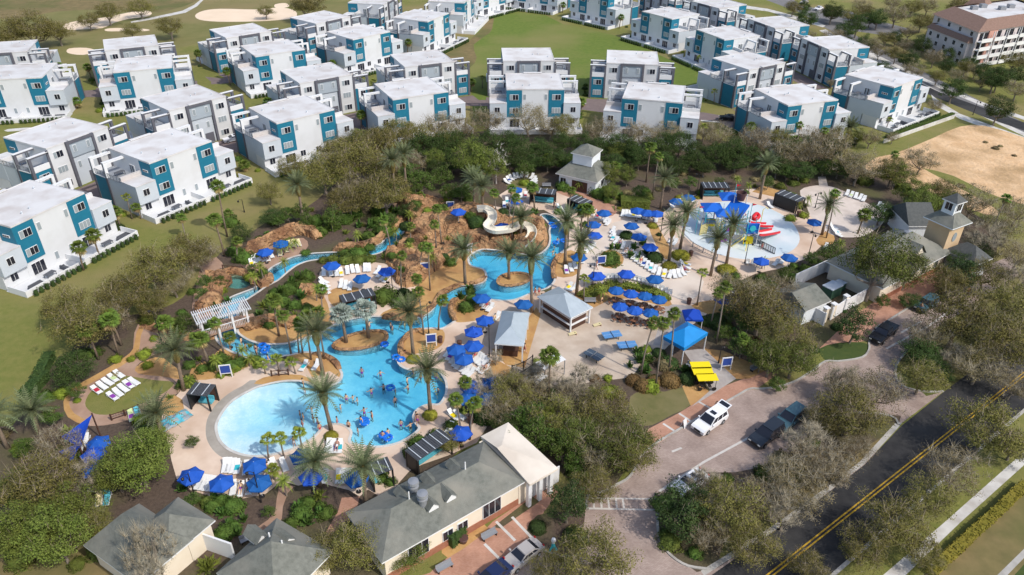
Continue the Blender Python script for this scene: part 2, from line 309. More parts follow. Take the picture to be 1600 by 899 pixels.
POOL=BEACH+''' 454,703 469.5,696 485,687.4 494.4,679.6 503.7,669.5 514.6,664 528.6,663 538,665.5 545,670 549,677 546,690 558.5,695.2 578.5,698.2 597,698 618.6,693.6 635.3,686
648.6,677 655.3,668.5 648,660 646,651.8 649.4,643.5 658.6,636 672,632.1 686.2,632 695.4,620 698,608.4 697,596.7 690.4,585 680.3,577.5 669,575.5 657,576.7 647,578.7 633.6,576 624.4,570 622,562 626.8,545.5
626.8,538 633,528 643,520.4 658,514.7 677,513 688.4,514 698.5,510 711,501 707.3,494 703.8,484 707.5,474.6 715.4,466.8 730,462 746,463 757,467 770,468.7 790,470 808,467.5 832,457.5 856,450 867,438 865,424 866,410 874,397.5 883,390
885,378 884.4,368 882,359 875.7,348 867,339.5 858.4,335.5 849.7,334.5 844.6,337 852.6,343.5 859.5,353 858.4,362 859.8,372.5 857,385 847,394.5 836,399 820,398 800,393 780,391.5 765,390 752,390 739,395.6 732,404 733.8,413 740,417 753,420.4 759,427
758,438.8 742.5,445 716,446.8 699,452.8 686.5,460 681,468.5 677.8,480.8 665.5,491 653,496.5 633,497.8 615.5,496.5 595.4,495 576.6,494.6 557.7,497 539,501.4 521,508.6 501,520.6 484.7,525 472.7,529.6 450,536.4 429,538 408,537 390,532 378,525 372,519
370,505 372,490 377,473 385,468.6 404.5,456 415.5,448 429,441 436,437 451,424 463.6,415 480,408.5 500,405.5 525,404.5 550,403 585.8,397.7 604.6,389.8 616,384 626,371 633.5,356.5 637.8,347 630.6,348.6 616,355 610.4,362.3 598.8,376.8 588.5,382.8 558.8,392 515,394.5 480,397
455.4,402.6 437.5,411 420,422 408.6,441 396,450.7 382.5,456 364.6,463 351,471.4 343,489 337,509 337.5,528 345,538.6 357,547.6 372,553.6 390,561 402,565.4 415,565 435,558 456,554.4 474,550.6 493.7,552 510,556.6 522,565.6 531,577.7 534.3,585 532,593.4 520,601.7 507,606.5 494,604.5 482,598.7 468,595.6 449,595.3 429,598 413.4,601.8'''
# (surface, outline, smoothing) - later ones lie on top of earlier ones
LAY=[
('rough_grass','-700,-60 -200,-60 330,-60 330,-10 270,20 230,35 170,20 90,18 30,28 -100,40 -700,60',1),
('golf_grass','-700,40 -60,35 90,18 165,16 250,20 330,-8 430,-60 600,-60 560,10 470,40 300,70 200,95 120,110 -100,110 -700,150',2),
('bunker','98,40 120,33 165,27 200,20 225,16 237,20 230,26 200,30 178,36 160,44 130,46 108,47',3),
('bunker','164,46 180,44 220,45 234,47 224,49 190,49 168,49',3),
('bunker','305,24 318,17 345,14 400,15 440,12 462,18 460,28 430,32 385,34 340,34 312,31',3),
('bunker','430,7 446,5 452,10 440,13 430,12',3),
('bunker','108,76 135,75 150,80 130,86 106,83',3),
('cart_path','262,22 285,17 303,8 318,-4 322,-4 308,10 290,20 266,25 230,32 205,36 204,34 230,29',1),
('cart_path','12,202 60,199 78,204 90,214 84,216 72,208 55,203 12,206',2),
('field_grass','735,105 705,78 690,88 735,62 756,40 762,22 800,18 850,23 880,38 960,55 1000,72 1060,100 1100,110 1100,160 905,160 905,200 740,200',1),
('rough_grass','690,90 735,62 756,40 760,24 772,22 770,40 765,52 740,70 745,90 735,105 715,100',2),
('lane','320,120 360,124 345,132 330,128',1),
('lane','128,142 160,140 160,152 128,152',1),
('lane','720,158 765,156 765,166 720,166',1),
('lane','905,161 950,164 1040,172 1100,176 1240,200 1160,194 1100,188 950,177 905,171',1),
('concrete','905,160 950,163 950,164.5 905,161.5',1),('concrete','1095,187.5 1160,193 1160,195 1095,189.5',1),
('lane','535,190 575,186 590,200 560,210 520,216',1),('lane','170,270 215,235 240,262 205,290',1),('lane','330,124 420,118 420,126 330,132',1),
('grey_road','1170,-10 1250,20 1300,50 1400,108 1500,162 1640,228 1640,212 1520,152 1420,100 1330,52 1270,20 1210,-20',1),
('grey_road','1250,10 1330,18 1370,32 1420,45 1400,58 1330,48 1280,36',1),
('concrete','1160,8 1200,14 1270,32 1290,40 1286,43 1262,36 1200,18 1160,13',1),
('concrete','1290,46 1390,102 1480,150 1640,226 1640,232 1480,156 1385,106 1280,48',1),
('asphalt','1330,82 1400,112 1470,145 1540,170 1640,206 1640,218 1540,184 1460,152 1390,120 1330,92',1),
('concrete','1330,66 1450,125 1530,158 1640,196 1640,201 1530,164 1450,130 1330,71',1),
('concrete','1455,148 1470,160 1500,178 1560,200 1640,228 1640,236 1560,208 1500,186 1460,164',1),
('lot_sand','1420,232 1460,215 1500,198 1540,197 1600,215 1680,240 1680,330 1600,320 1540,300 1490,275 1440,262 1400,255 1400,240',2),
('lot_sand','1350,258 1400,240 1450,268 1520,305 1560,330 1540,336 1450,300 1380,285',2),
('mulch','590,225 650,215 760,205 900,205 1060,215 1180,225 1290,240 1400,285 1500,320 1560,370 1540,420 1500,440 1440,420 1350,470 1290,540 1190,590 1060,660 1000,700 960,760 910,770 870,730 800,670 740,690 700,720 640,790 600,900 -60,960 -60,690 20,665 60,600 90,560 110,530 160,500 220,490 270,475 300,450 340,400 400,350 470,330 520,290',2),
('grass','-60,470 40,470 150,420 240,370 300,340 380,300 440,280 470,310 420,345 350,390 300,420 260,440 190,440 130,470 80,540 40,620 -60,680',2),
('grass','90,540 130,480 190,450 250,445 240,475 180,495 130,520 105,560',2),
('rough_grass','-60,830 60,800 130,800 180,880 170,960 -60,960',1),
('terracotta','640,905 672,895 690,878 750,836 770,815 800,795 830,775 850,758 861,755 872,770 850,800 838,822 836,850 808,870 770,900 740,940 620,960',1),
('mulch','770,824 832,776 843,784 782,826',1),('mulch','822,830 840,805 880,800 925,800 930,835 905,868 860,864 836,852',2),
('straw','690,850 712,832 740,812 762,825 750,838 700,872',2),
('dry_lawn','985,620 1005,612 1040,612 1066,606 1080,632 1050,648 1020,664 1000,664 985,650',2),
('straw','1066,604 1085,592 1108,612 1104,622 1080,636',1),
('terracotta','1010,672 1060,646 1104,619 1135,602 1195,580 1215,585 1185,606 1153,619 1132,631 1060,673 1030,692 1012,698',1),
('terracotta','1280,545 1312,515 1335,492 1372,468 1440,425 1492,418 1500,446 1478,452 1432,474 1390,500 1368,514 1358,532 1320,538 1300,548',1),
('paver','1478,452 1432,474 1390,500 1368,514 1358,536 1358,548 1346,560 1310,566 1290,566 1270,580 1245,596 1215,606 1190,609 1172,609 1153,619 1132,631 1060,673 1030,692 1010,705 985,745 965,758 947,768 917,776 912,826 905,868 880,880 830,852 770,897 700,960 980,990 1100,960 1130,893 1270,830 1400,668 1474,612 1560,530 1600,450 1580,400 1540,415',1),
('pale_line_paver','917,777 1030,779 1030,781 917,780',1),('pale_line_paver','917,793 1030,796 1030,798 917,796',1),
('green_grass','1290,564 1280,545 1310,536 1345,535 1357,540 1357,548 1346,558 1310,564',2),
('mulch','1030,834 1028,810 1034,780 1060,748 1100,738 1150,738 1200,724 1250,694 1290,664 1330,644 1390,648 1404,664 1270,785 1120,888 1075,884 1050,868 1034,850',2),
('rough_grass','1405,600 1400,570 1420,545 1450,520 1500,490 1560,450 1640,410 1640,520 1474,612 1440,612',2),
('rough_grass','1120,886 1200,833 1275,780 1350,722 1404,668 1350,700 1230,760 1130,850',1),
('kerb_concrete','1100,900 1200,836 1275,783.5 1350,726 1404,668 1410,660 1398,662 1344,721 1268,779 1195,830 1095,892',1),
('grass','1290,910 1420,795 1580,658 1680,570 1900,500 1900,960 1290,960',1),
('rough_grass','1400,960 1465,870 1530,812 1610,742 1700,668 1900,560 1900,960',1),
('asphalt','1080,960 1110,900 1200,837 1275,784.5 1350,727 1408,666 1474,613 1560,548 1760,400 1800,470 1640,605 1580,655 1420,792 1300,895 1240,960',1),
('kerb_concrete','1240,960 1300,895 1420,792 1580,655 1640,605 1643,608 1584,659 1424,797 1305,900 1246,960',1),
('concrete','1320,950 1382,897 1475,817 1590,715 1760,570 1768,576 1600,727 1500,817 1417,897 1355,960',1),
('green_grass','1575,910 1620,860 1700,810 1700,960 1575,960',1),('kerb_concrete','1555,902 1600,858 1660,806 1664,812 1606,866 1568,905',1),
# resort floor
('walk','100,628 112,610 140,593 170,575 195,558 208,545 210,520 225,500 262,508 254,545 228,560 212,574 216,584 245,586 288,592 284,610 242,636 202,656 162,665 130,664 106,650',2),
('straw','195,558 208,545 213,520 222,505 228,505 220,525 217,548 203,563 172,583 140,600 117,615 108,630 116,646 135,657 132,664 106,652 99,628 112,608 142,590 170,574',2),
('straw','212,574 232,562 256,560 290,592 250,588 216,584',2),
('grass','133,630 142,612 160,600 190,588 215,590 240,594 272,598 255,615 220,632 185,646 155,648 140,642',3),
('walk','318,506 300,482 308,442 316,412 338,402 352,424 336,452 334,480 350,500 345,506',2),
('rock_walk','336,520 300,520 262,512 225,500 220,512 262,526 300,534 336,530',2),
('deck','400,567 375,578 345,588 300,592 288,604 270,625 252,650 254,672 262,690 268,720 276,748 298,766 330,776 380,779 415,772 440,752 470,760 505,756 545,766 562,776 600,781 640,736 660,726 700,712 745,692 764,662 772,625 778,592 800,575 780,555 770,545 762,525 776,500 800,488 845,490 870,480 850,455 700,470 520,560',1),
('deck','500,442 500,425 525,414 560,409 600,412 640,428 655,450 655,482 640,496 580,500 520,506 500,480',2),
('walk','383,418 398,400 420,386 450,375 474,372 482,384 468,398 440,410 420,422 400,427',2),
('walk','600,300 640,305 690,310 740,315 740,330 690,322 650,330 630,335 615,320',2),
('deck','735,320 770,322 800,330 800,350 760,350 735,340',2),
('deck','780,305 800,292 845,298 890,302 905,315 940,325 965,335 1010,345 1040,330 1060,310 1110,300 1180,295 1215,305 1265,335 1288,350 1290,378 1265,402 1225,418 1180,428 1150,442 1125,470 1095,500 1060,520 960,480 900,470 860,470 862,450 870,430 868,405 888,388 890,360 880,345 850,328 800,330',1),
('pale_deck','905,400 925,365 950,350 1000,345 1040,385 1070,415 1100,440 1080,470 1040,460 1000,445 960,440 920,445 900,430',2),
('terracotta','868,300 900,298 945,308 965,330 945,340 925,325 900,312',2),
('plaza','735,520 770,500 800,480 850,490 900,480 960,470 1050,480 1090,478 1075,500 1060,520 1040,545 1000,570 985,590 930,595 880,605 820,585 780,562 765,545',2),
('paver_grey','1040,475 1085,478 1080,500 1070,520 1045,540 1020,540',1),
('paver_grey','1068,548 1100,545 1150,592 1105,621 1080,636 1110,610',1),
('straw','1100,545 1130,548 1180,570 1195,580 1170,592 1150,592',1),
('straw','262,650 285,655 285,625 262,618 248,640',2),
('mulch','262,720 275,750 300,770 335,782 400,782 425,776 440,760 440,790 405,826 350,850 280,830 255,780',2),
('walk','436,762 470,762 465,775 445,800 432,825 405,842 385,835 405,822 430,800',2),
('mulch','450,770 470,758 500,757 528,764 534,780 520,815 495,840 470,830 440,815',2),
('terracotta','534,778 562,776 556,800 535,835 508,850 510,830 528,800',1),
('mulch','562,776 575,765 600,780 580,800 556,820',1),
('beach_ring','398,594 379,603 359,614 338.7,631 326,650 321.6,667 323,686 332.5,703 348,715.5 365,720 387,722 420,712 450,690 430,620',3),
('straw','372,519 378,525 390,532 408,537 429,538 450,536.5 473,530 486,525 485,510 460,505 430,512 400,508 385,500 372,500',2),
('straw','456,554 474,551 494,552 510,557 522,566 531,578 530,590 515,580 500,586 488,590 480,575 468,565 452,560',2),
('straw','397,600 412,590 438,586 470,586 490,596 497,606 485,602 468,597 449,597 429,600',2),
('straw','300,594 345,590 372,580 396,568 392,560 372,553 345,545 330,560 300,575',2),
('straw','640,480 652,496 676,482 686,460 716,446.5 745,443 760,432 757,421 734,414 729,400 700,405 672,425 655,445',2),
('straw','592,495 612,482 640,482 660,490 650,498 620,499',2),
('straw','627,546 627,538 633,528 643,520 658,514.5 677,513 692,516 695,527 690,540 672,550 650,553 642,562 630,560',2),
('straw','704,484 707,475 715,466 740,460 757,466 766,480 758,496 738,502 720,504 710,501',2),
('straw','512,460 530,448 560,450 556,462 540,480 520,478',2),
('straw','868,412 878,397 892,391 906,400 908,420 895,432 868,432',2),
('straw','936,400 952,390 972,398 973,412 955,420 936,414',2),
('straw','1012,350 1024,348 1036,368 1050,395 1040,406 1026,385',2),
('straw','890,470 905,455 935,446 970,442 1002,444 1035,456 1050,476 1030,478 990,467 950,470 920,485 895,480',2),
('straw','540,505 480,497 470,470 480,455 500,455 512,475 520,500',2),
('straw','1175,300 1190,290 1225,300 1215,309',1),('straw','1275,375 1290,362 1303,368 1302,380 1285,386',2),
('straw','1080,478 1105,470 1150,470 1160,490 1110,492',2),
('straw','768,545 790,545 838,480 845,490 830,540 820,575 790,570',1),
('straw','745,570 775,562 800,575 790,592 765,590',1),
('dry_lawn','790,290 800,282 815,278 830,283 836,291 815,294',2),
('dry_lawn','955,322 990,323 1015,330 985,331 960,330',1),
('splash_floor','1066,360 1072,340 1095,322 1130,315 1170,317 1205,327 1235,345 1249,368 1245,385 1225,398 1190,405 1160,405 1125,398 1095,385 1073,372',3),
('sand','1250,298 1275,290 1300,292 1325,302 1350,315 1376,331 1382,345 1366,360 1345,370 1310,370 1288,360 1268,340 1260,322',3),
('sand','1278,276 1290,276 1294,292 1280,292',1),
('pool',POOL,3),
('hot_tub','352,440 358,433 372,431 386,436 392,443 382,450 366,451 354,447',3),
('pool','795,344 806,339 815,341 812,350 800,351',3),
('straw','521,541.8 523.8,536.7 536,529 555,522 573,518.5 593,517.6 602,520.4 604.5,526.7 600.5,533 588,538.6 573,543 555,546 535,546.5 525,545',3),
('straw','778,441 782,433 795,428 812,427 826,430 828,437 815,444 797,447 783,446',3),
]
ALIAS={'cart_path':'concrete','kerb_concrete':'kerb','pale_line_paver':'line_white','rock_walk':'rock'}
verts=[];faces=[];fl=[]
def addface(pts,li):
    i=len(verts)
    if sum(a.x*b.y-b.x*a.y for a,b in zip(pts,pts[1:]+pts[:1]))<0: pts=pts[::-1]   # counter-clockwise
    for p in pts: verts.append(Vector((p.x,p.y)))
    faces.append(list(range(i,i+len(pts)))); fl.append(li)
addface([Vector((-2500,-300,0)),Vector((2500,-300,0)),Vector((2500,4200,0)),Vector((-2500,4200,0))],-1)
for li,(k,s,sm) in enumerate(LAY): addface(gp(s,sm),li)
poolpts=gp(POOL,3)
beach=smooth([G(*p) for p in px(BEACH)],4,False)
for iy in range(0,120):
    for ix in range(0,80):
        p=G(330+ix*7.2,700-iy*3.2)
        if P(p)[1]>325 : verts.append(Vector((p.x+random.Random(ix*200+iy).uniform(-.2,.2),p.y)))
vo,eo,fo,ov,oe,of=delaunay_2d_cdt(verts,[],faces,0,1e-4)
def inside(p,poly):
    c=False; x,y=p; a=poly[-1]
    for b in poly:
        if (a.y>y)!=(b.y>y) and x<(b.x-a.x)*(y-a.y)/(b.y-a.y)+a.x: c=not c
        a=b
    return c
POLY=[]
for f,l in zip(faces,fl):
    q=[verts[i] for i in f]; POLY.append((l,q,min(p.x for p in q),max(p.x for p in q),min(p.y for p in q),max(p.y for p in q)))
def layer_at(x,y):
    for l,q,x0,x1,y0,y1 in reversed(POLY):
        if x0<=x<=x1 and y0<=y<=y1 and inside((x,y),q): return l
    return -1
def depth(p):
    d=min((p.x-b.x)**2+(p.y-b.y)**2 for b in beach)**.5
    return min(.07+.08*max(d-.2,0),1.35)
bykind={}
for f in fo:
    c=(vo[f[0]]+vo[f[1]]+vo[f[2]])/3; k=layer_at(c.x,c.y); bykind.setdefault('grass_land' if k<0 else LAY[k][0],[]).append(f)
dp={}
def dpt(i):
    if i not in dp: dp[i]=depth(vo[i])
    return dp[i]
WZ=-.06
SNAME={'grass_land':'ground','grass':'lawn','splash_floor':'splash_pad_floor','pool':'pool_floor','paver':'driveway','lane':'lane','sand':'sand_court','lot_sand':'bare_lot'}
for k,fs in bykind.items():
    ids={}; v=[];F=[]
    pool=k=='pool'; tub=k=='hot_tub'
    for f in fs:
        for i in f:
            if i not in ids: ids[i]=len(v); v.append((vo[i].x,vo[i].y,-dpt(i) if pool else (-.7 if tub else 0)))
        q=[ids[i] for i in f]
        a,b,c=(Vector(v[j]) for j in q[:3])
        if (b-a).cross(c-a).z<0: q.reverse()
        F.append(q)
    if pool or tub:
        ec={}
        for q in F:
            for a,b in zip(q,q[1:]+q[:1]): ec.setdefault((min(a,b),max(a,b)),[]).append((a,b))
        n0=len(v); W=[(x,y,WZ if pool else -.12) for x,y,z in v]; edge=[e[0] for e in ec.values() if len(e)==1]
        wv=[(x,y,z+.012) for x,y,z in v]+W; wf=[list(reversed(q)) for q in F]+[[a+n0 for a in q] for q in F]+[[a,b,b+n0,a+n0] for a,b in edge]
        me=bpy.data.meshes.new('pool_water'); me.from_pydata(wv,[],wf); me.materials.append(MT['water']); 
        tag(link('pool_water' if pool else 'hot_tub_water',me),kind='structure')
        top={}
        for a,b in edge:
            for i in (a,b):
                if i not in top: top[i]=len(v); v.append((v[i][0],v[i][1],0.0))
            F.append([b,a,top[a],top[b]])
    me=bpy.data.meshes.new(k); me.from_pydata(v,[],F)
    me.materials.append(MT[{'grass_land':'grass','pool':'plaster_ripple_light','hot_tub':'lagoon_floor'}.get(k,ALIAS.get(k,k))]); me.update()
    tag(link(SNAME.get(k,k if k not in('hot_tub',) else 'hot_tub_floor'),me),kind='structure')
def ribbon(name,pts,w,z,m,h=0.0,closed=False):
    mb=MB(); N=len(pts); L=[];Rr=[]
    for i,p in enumerate(pts):
        a=pts[(i-1)%N] if closed or i>0 else p; b=pts[(i+1)%N] if closed or i<N-1 else p
        d=(b-a); d=Vector((d.x,d.y,0)).normalized(); nn=Vector((-d.y,d.x,0))*w/2
        L.append(p+nn); Rr.append(p-nn)
    zz=Vector((0,0,z)); z0=Vector((0,0,-.01))
    for i in range(N if closed else N-1):
        j=(i+1)%N
        mb.poly([L[i]+zz,L[j]+zz,Rr[j]+zz,Rr[i]+zz])
        if z>.02:
            mb.poly([L[i]+z0,L[j]+z0,L[j]+zz,L[i]+zz]); mb.poly([Rr[i]+z0,Rr[j]+z0,Rr[j]+zz,Rr[i]+zz])
    return tag(link(name,mb.mesh(name,m)),kind='structure')
i0=len(px(BEACH))
PP=px(POOL); pg=[G(*p) for p in PP]
ribbon('pool_coping',smooth(pg,3,True),.34,.05,'concrete',closed=True)
ribbon('pool_coping',gp('521,541.8 523.8,536.7 536,529 555,522 573,518.5 593,517.6 602,520.4 604.5,526.7 600.5,533 588,538.6 573,543 555,546 535,546.5 525,545',3),.55,.16,'rock',closed=True)
ribbon('pool_coping',gp('778,441 782,433 795,428 812,427 826,430 828,437 815,444 797,447 783,446',3),.55,.16,'rock',closed=True)
for s in ('1478,452 1432,474 1390,500 1368,514 1358,534 1358,546 1347,559 1310,565 1290,565 1270,579 1245,595 1215,605 1190,608 1172,608 1153,618 1132,630 1060,672 1010,704 985,744 965,757 947,767 917,776',
 '905,868 880,870 860,864 838,856 829,851 800,868 770,893','1404,664 1390,650 1330,646 1290,666','1110,890 1075,885 1050,870 1034,850 1028,830 1028,805 1034,778',
 '1474,612 1440,612 1405,600 1400,572 1420,546'):
    ribbon('kerb',smooth([G(*p) for p in px(s)],3,False),.26,.13,'kerb')
# road paint: double yellow line
a,b=G(1207,896),G(1600,585); d=(b-a).normalized(); nn=Vector((-d.y,d.x,0))
for s in (-.19,.19): ribbon('road_marking',[a-d*60+nn*s,b+d*160+nn*s],.16,.004,'line_yellow')
for s in ('917,777 916,793','928,777.4 928,793.4','939,777.8 940,793.8','950,778.2 952,794.2','962,778.5 964,794.5','973,779 975,795'): ribbon('road_marking',[G(*p) for p in px(s)],.22,.004,'line_white')
for s in ('1030,768 1100,722 1170,684 1230,648','1385,545 1450,510 1500,475','1408,520 1440,502','1065,700 1050,706'): ribbon('road_marking',[G(*p) for p in px(s)],.3,.004,'line_white')
for s in ('757,850 785,878','805,845 775,815','836,846 800,808','1061,646 1082,660','1092,628 1113,640','1036,662 1056,675'): ribbon('pavement_band',[G(*p) for p in px(s)],.3,.004,'concrete')
# ---------------------------------------------------------------- plants
def rnd(s): return random.Random(s)
def leafquad(mb,p,n,a,l,w,m=0):
    n=n.normalized(); t=n.cross(Vector((0,0,1)) if abs(n.z)<.9 else Vector((1,0,0))).normalized(); b=n.cross(t)
    u=math.cos(a)*t+math.sin(a)*b; v=n.cross(u)
    mb.poly([p-u*l,p-v*w,p+u*l,p+v*w],m)
def rv(r): 
    while 1:
        v=Vector((r.uniform(-1,1),r.uniform(-1,1),r.uniform(-1,1)))
        if .05<v.length<1: return v
def crown(seed,Rx,Rz,nclump,nleaf,ls,shell=.55,clr=.30,flat=0.3):
    r=rnd(seed); mb=MB(); cl=[]
    for i in range(nclump):
        d=rv(r).normalized(); rad=shell+(1-shell)*r.random()**.6
        lump=.74+.40*noise.noise(d*1.6+Vector((seed*7.1,0,0)))+.2*r.random()
        if d.z<-.35: d.z*=.5
        cl.append((Vector((d.x*Rx*rad*lump,d.y*Rx*rad*lump,d.z*Rz*rad*lump)),Rx*clr*r.uniform(.55,1.2)))
    for c,cr_ in cl:
        for k in range(nleaf):
            o=rv(r); o.z*=.6; p=c+o*cr_
            n=(o.normalized()*.6+rv(r)*.9+Vector((0,0,flat+.25)))
            leafquad(mb,p,n,r.uniform(0,6.3),ls*r.uniform(.6,1.35),ls*r.uniform(.35,.75))
    return mb,cl
def trunk_limbs(seed,H,hc,r0,cl,ntw,tw,n=6):
    r=rnd(seed); mb=MB(); fork=hc*r.uniform(.35,.55)
    base=[Vector((0,0,-.2)),Vector((r.uniform(-.15,.15),r.uniform(-.15,.15),fork*.5)),Vector((r.uniform(-.3,.3),r.uniform(-.3,.3),fork))]
    mb.tube(base,[r0*1.25,r0,r0*.85],n)
    ends=sorted(cl,key=lambda c:-c[1])[:8]
    for c,cr_ in ends:
        e=Vector((c.x,c.y,c.z+hc)); m=(base[2]*.5+e*.5)+Vector((r.uniform(-.4,.4),r.uniform(-.4,.4),-.1*H))
        mb.tube([base[2],m,e],[r0*.6,r0*.33,r0*.08],5,0,False)
    tm=MB()
    for c,cr_ in cl:
        e=Vector((c.x,c.y,c.z+hc))
        for k in range(ntw):
            d=rv(r); d.z=d.z*.6+.35; q=e+d*cr_*1.15
            s=e*.86+base[2]*.14 if k==0 else e
            w=Vector((-d.y,d.x,.2)).normalized()*tw
            tm.poly([s-w,s+w,q+w*.15,q-w*.15],0)
    return mb,tm
TREE={}
def tree_proto(key,seeds,Rx,Rz,hc,r0,leafm,barkm='bark',nclump=60,nleaf=60,ls=.22,ntw=2,tw=.035,shell=.5,clr=.3,flat=.3,twm='twig'):
    TREE[key]=[]
    for s in seeds:
        mb,cl=crown(s,Rx,Rz,nclump,nleaf,ls,shell,clr,flat)
        pr=Proto(); tk,tm=trunk_limbs(s,hc+Rz,hc,r0,cl,ntw,tw)
        if not leafm: tk.add(tm)
        pr.add('trunk',tk,barkm)
        if leafm: 
            i=pr.add('crown',mb,leafm,None,(0,0,hc))
            if ntw: pr.add('branchwork',tm,twm,i,(0,0,-hc))
        TREE[key].append((pr,Rx,Rz,hc))
tree_proto('oak',(1,2,3),5.5,3.6,5.0,.28,'oak_leaf',nclump=95,nleaf=95,ls=.125,ntw=6,tw=.03)
tree_proto('brown',(4,5),5.5,3.6,5.0,.26,'oak_brown',nclump=90,nleaf=64,ls=.11,ntw=12,tw=.032,twm='pale_twig')
tree_proto('goak',(6,7),5.5,3.8,5.0,.28,'oak_green',nclump=95,nleaf=105,ls=.125,ntw=4,tw=.03)
tree_proto('bare',(8,9),4.0,3.2,4.2,.2,'bare_leaf',nclump=70,nleaf=16,ls=.08,ntw=36,tw=.03,twm='pale_twig')
tree_proto('ever',(10,11,12),4.0,3.9,4.3,.22,'evergreen_leaf',nclump=80,nleaf=105,ls=.125,ntw=1,shell=.6,clr=.32)
tree_proto('bright',(13,14),3.6,4.0,4.2,.15,'bright_leaf',nclump=85,nleaf=110,ls=.11,ntw=1,shell=.5,clr=.30,flat=.6)
tree_proto('holly',(15,16),2.6,3.0,3.2,.15,'holly_leaf',nclump=60,nleaf=70,ls=.12,ntw=1,shell=.65,clr=.34)
tree_proto('mid',(17,18),3.2,2.9,3.6,.15,'mid_leaf',nclump=60,nleaf=50,ls=.15,ntw=2,shell=.5,clr=.3)
tree_proto('ghost',(19,),3.0,3.6,5.4,.17,None,'pale_bark',nclump=36,nleaf=1,ls=.1,ntw=7,tw=.045)
tree_proto('blossom',(20,),2.4,2.0,3.0,.12,'blossom',nclump=35,nleaf=40,ls=.12,ntw=4)
DESC={'oak':("olive leaved spreading oak","tree",'olive oaks around the resort'),'brown':("half bare brown oak","tree",'half bare brown oaks'),
'goak':("dense green oak","tree",'green oaks'),'bare':("grey leafless twiggy tree","tree",'leafless trees'),'ever':("dense dark evergreen tree","tree",'dark evergreens'),
'bright':("bright green feathery tree","tree",'bright green trees'),'holly':("compact dark holly tree","tree",'compact hollies'),'mid':("small mid green leafy tree","tree",'small green trees'),
'ghost':("bare white branched tree","tree",'bare white trees'),'blossom':("small tree in pink blossom","tree",'blossoming trees')}
NM={'oak':'oak_tree','brown':'oak_tree','goak':'oak_tree','bare':'bare_tree','ever':'evergreen_tree','bright':'feathery_tree','holly':'holly_tree','mid':'small_tree','ghost':'bare_tree','blossom':'blossom_tree'}
tr_=rnd(77)
def plant(key,u,v,rp,hs=1.0):
    prs=TREE[key]; pr,Rx,Rz,hc=prs[tr_.randrange(len(prs))]
    g=G(u,v,0); s=1
    for _ in range(4):
        s=rp/ppm(g)/Rx; g=G(u,v,(hc*.95)*s*hs)
    g.z=0
    d,c,gr=DESC[key]
    pr.spawn(NM[key],c,g,tr_.uniform(0,6.28),gr,(s,s,s*hs),d)
def T(key,s,hs=1.0):
    a=[float(x) for x in s.replace(';',' ').replace(',',' ').split()]
    for i in range(0,len(a),3): plant(key,a[i],a[i+1],a[i+2],hs*tr_.uniform(.92,1.1))
T('oak','''240,420,52;190,462,48;132,512,52;238,475,30;100,478,42;292,392,42;505,268,42;560,255,56;602,300,46;545,312,40;600,228,38;655,215,36;800,612,40;868,650,46;945,640,52;562,850,50;505,862,44;612,838,40;
 60,760,66;930,868,66;862,890,40;1140,790,58;1175,850,50;1330,645,58;1500,498,60;1562,538,60;1578,470,48;1540,668,62;1400,818,58;1350,855,44;1452,778,46;1585,695,40;1262,885,36;1445,868,36;
 50,45,40;12,52,36;90,50,26;1232,528,46;1190,482,58;480,8,30;1290,660,36''')
T('brown','''310,400,34;270,440,34;168,500,36;520,240,30;690,198,34;826,188,36;760,190,30;940,205,30;1006,212,28;1045,205,26;1120,212,30;1180,222,34;1235,240,36;1290,232,42;1342,260,40;1440,250,30;1520,315,38;1562,352,36;1590,330,30;1592,400,34;
 1240,762,56;1288,722,54;1225,738,36;1370,610,50;1325,600,40;1295,650,38;1530,572,46;1450,520,40;1492,736,52;1340,700,30;820,600,40;780,640,34;1150,462,46;1215,455,34;560,300,34;640,255,30;90,700,44;1585,600,36;1560,20,26;1400,24,24''')
T('goak','''975,692,60;905,680,44;1240,560,44;1420,418,44;640,862,36;1205,560,40;700,222,30;30,760,40''')
plant('bare',232,872,46,1.9); plant('oak',150,820,30,1.5)
T('bare','''760,600,30;905,600,36;850,590,34;720,800,22;620,815,24;1260,690,40;1300,740,34;1228,800,40;1180,470,34;1490,560,30;775,560,14;1540,375,34;1590,440,30;1100,760,36;140,745,36;985,208,20;1312,600,30''',1.0)
ev=rnd(5)
for k in range(24): plant('ever',655+k*27.5+ev.uniform(-7,7),228+ev.uniform(-7,7)+ (10 if k>15 else 0),ev.uniform(19,25),1.0)
for k in range(12): plant('ever',700+k*30+ev.uniform(-7,7),252+ev.uniform(-5,5),ev.uniform(17,22),.9)
T('ever','''1150,255,22;1215,262,22;1250,268,24;1288,262,20;1310,266,18;375,366,20;424,340,20;110,576,34;1440,552,36;1462,578,26;1376,335,26;1504,412,28;640,330,20;1060,262,18;1100,262,18;1420,470,18;790,660,26;1535,395,24''',.75)
T('ever','''1490,142,20;1560,172,24;1555,124,22;1260,30,18;1462,55,16;1380,110,15;1395,140,16;1420,95,18;1442,72,16;1340,40,18;1372,30,16;1320,48,16;1300,20,18;1480,88,14;1560,125,20;1350,70,16''',1.0)
T('bright','''28,836,48;88,842,52;735,250,34;215,722,52;180,740,38;240,700,36;50,830,44;110,800,48;980,275,16;1400,275,20;1330,258,20;1425,300,24;1440,318,26;1425,345,20;1475,320,20;560,222,20;770,262,24;950,272,20;965,240,18;680,250,20;1410,335,18;1340,215,14;955,300,15''')
T('holly','''887,790,32;1060,802,42;1335,510,28;1085,790,30;1500,430,26''')
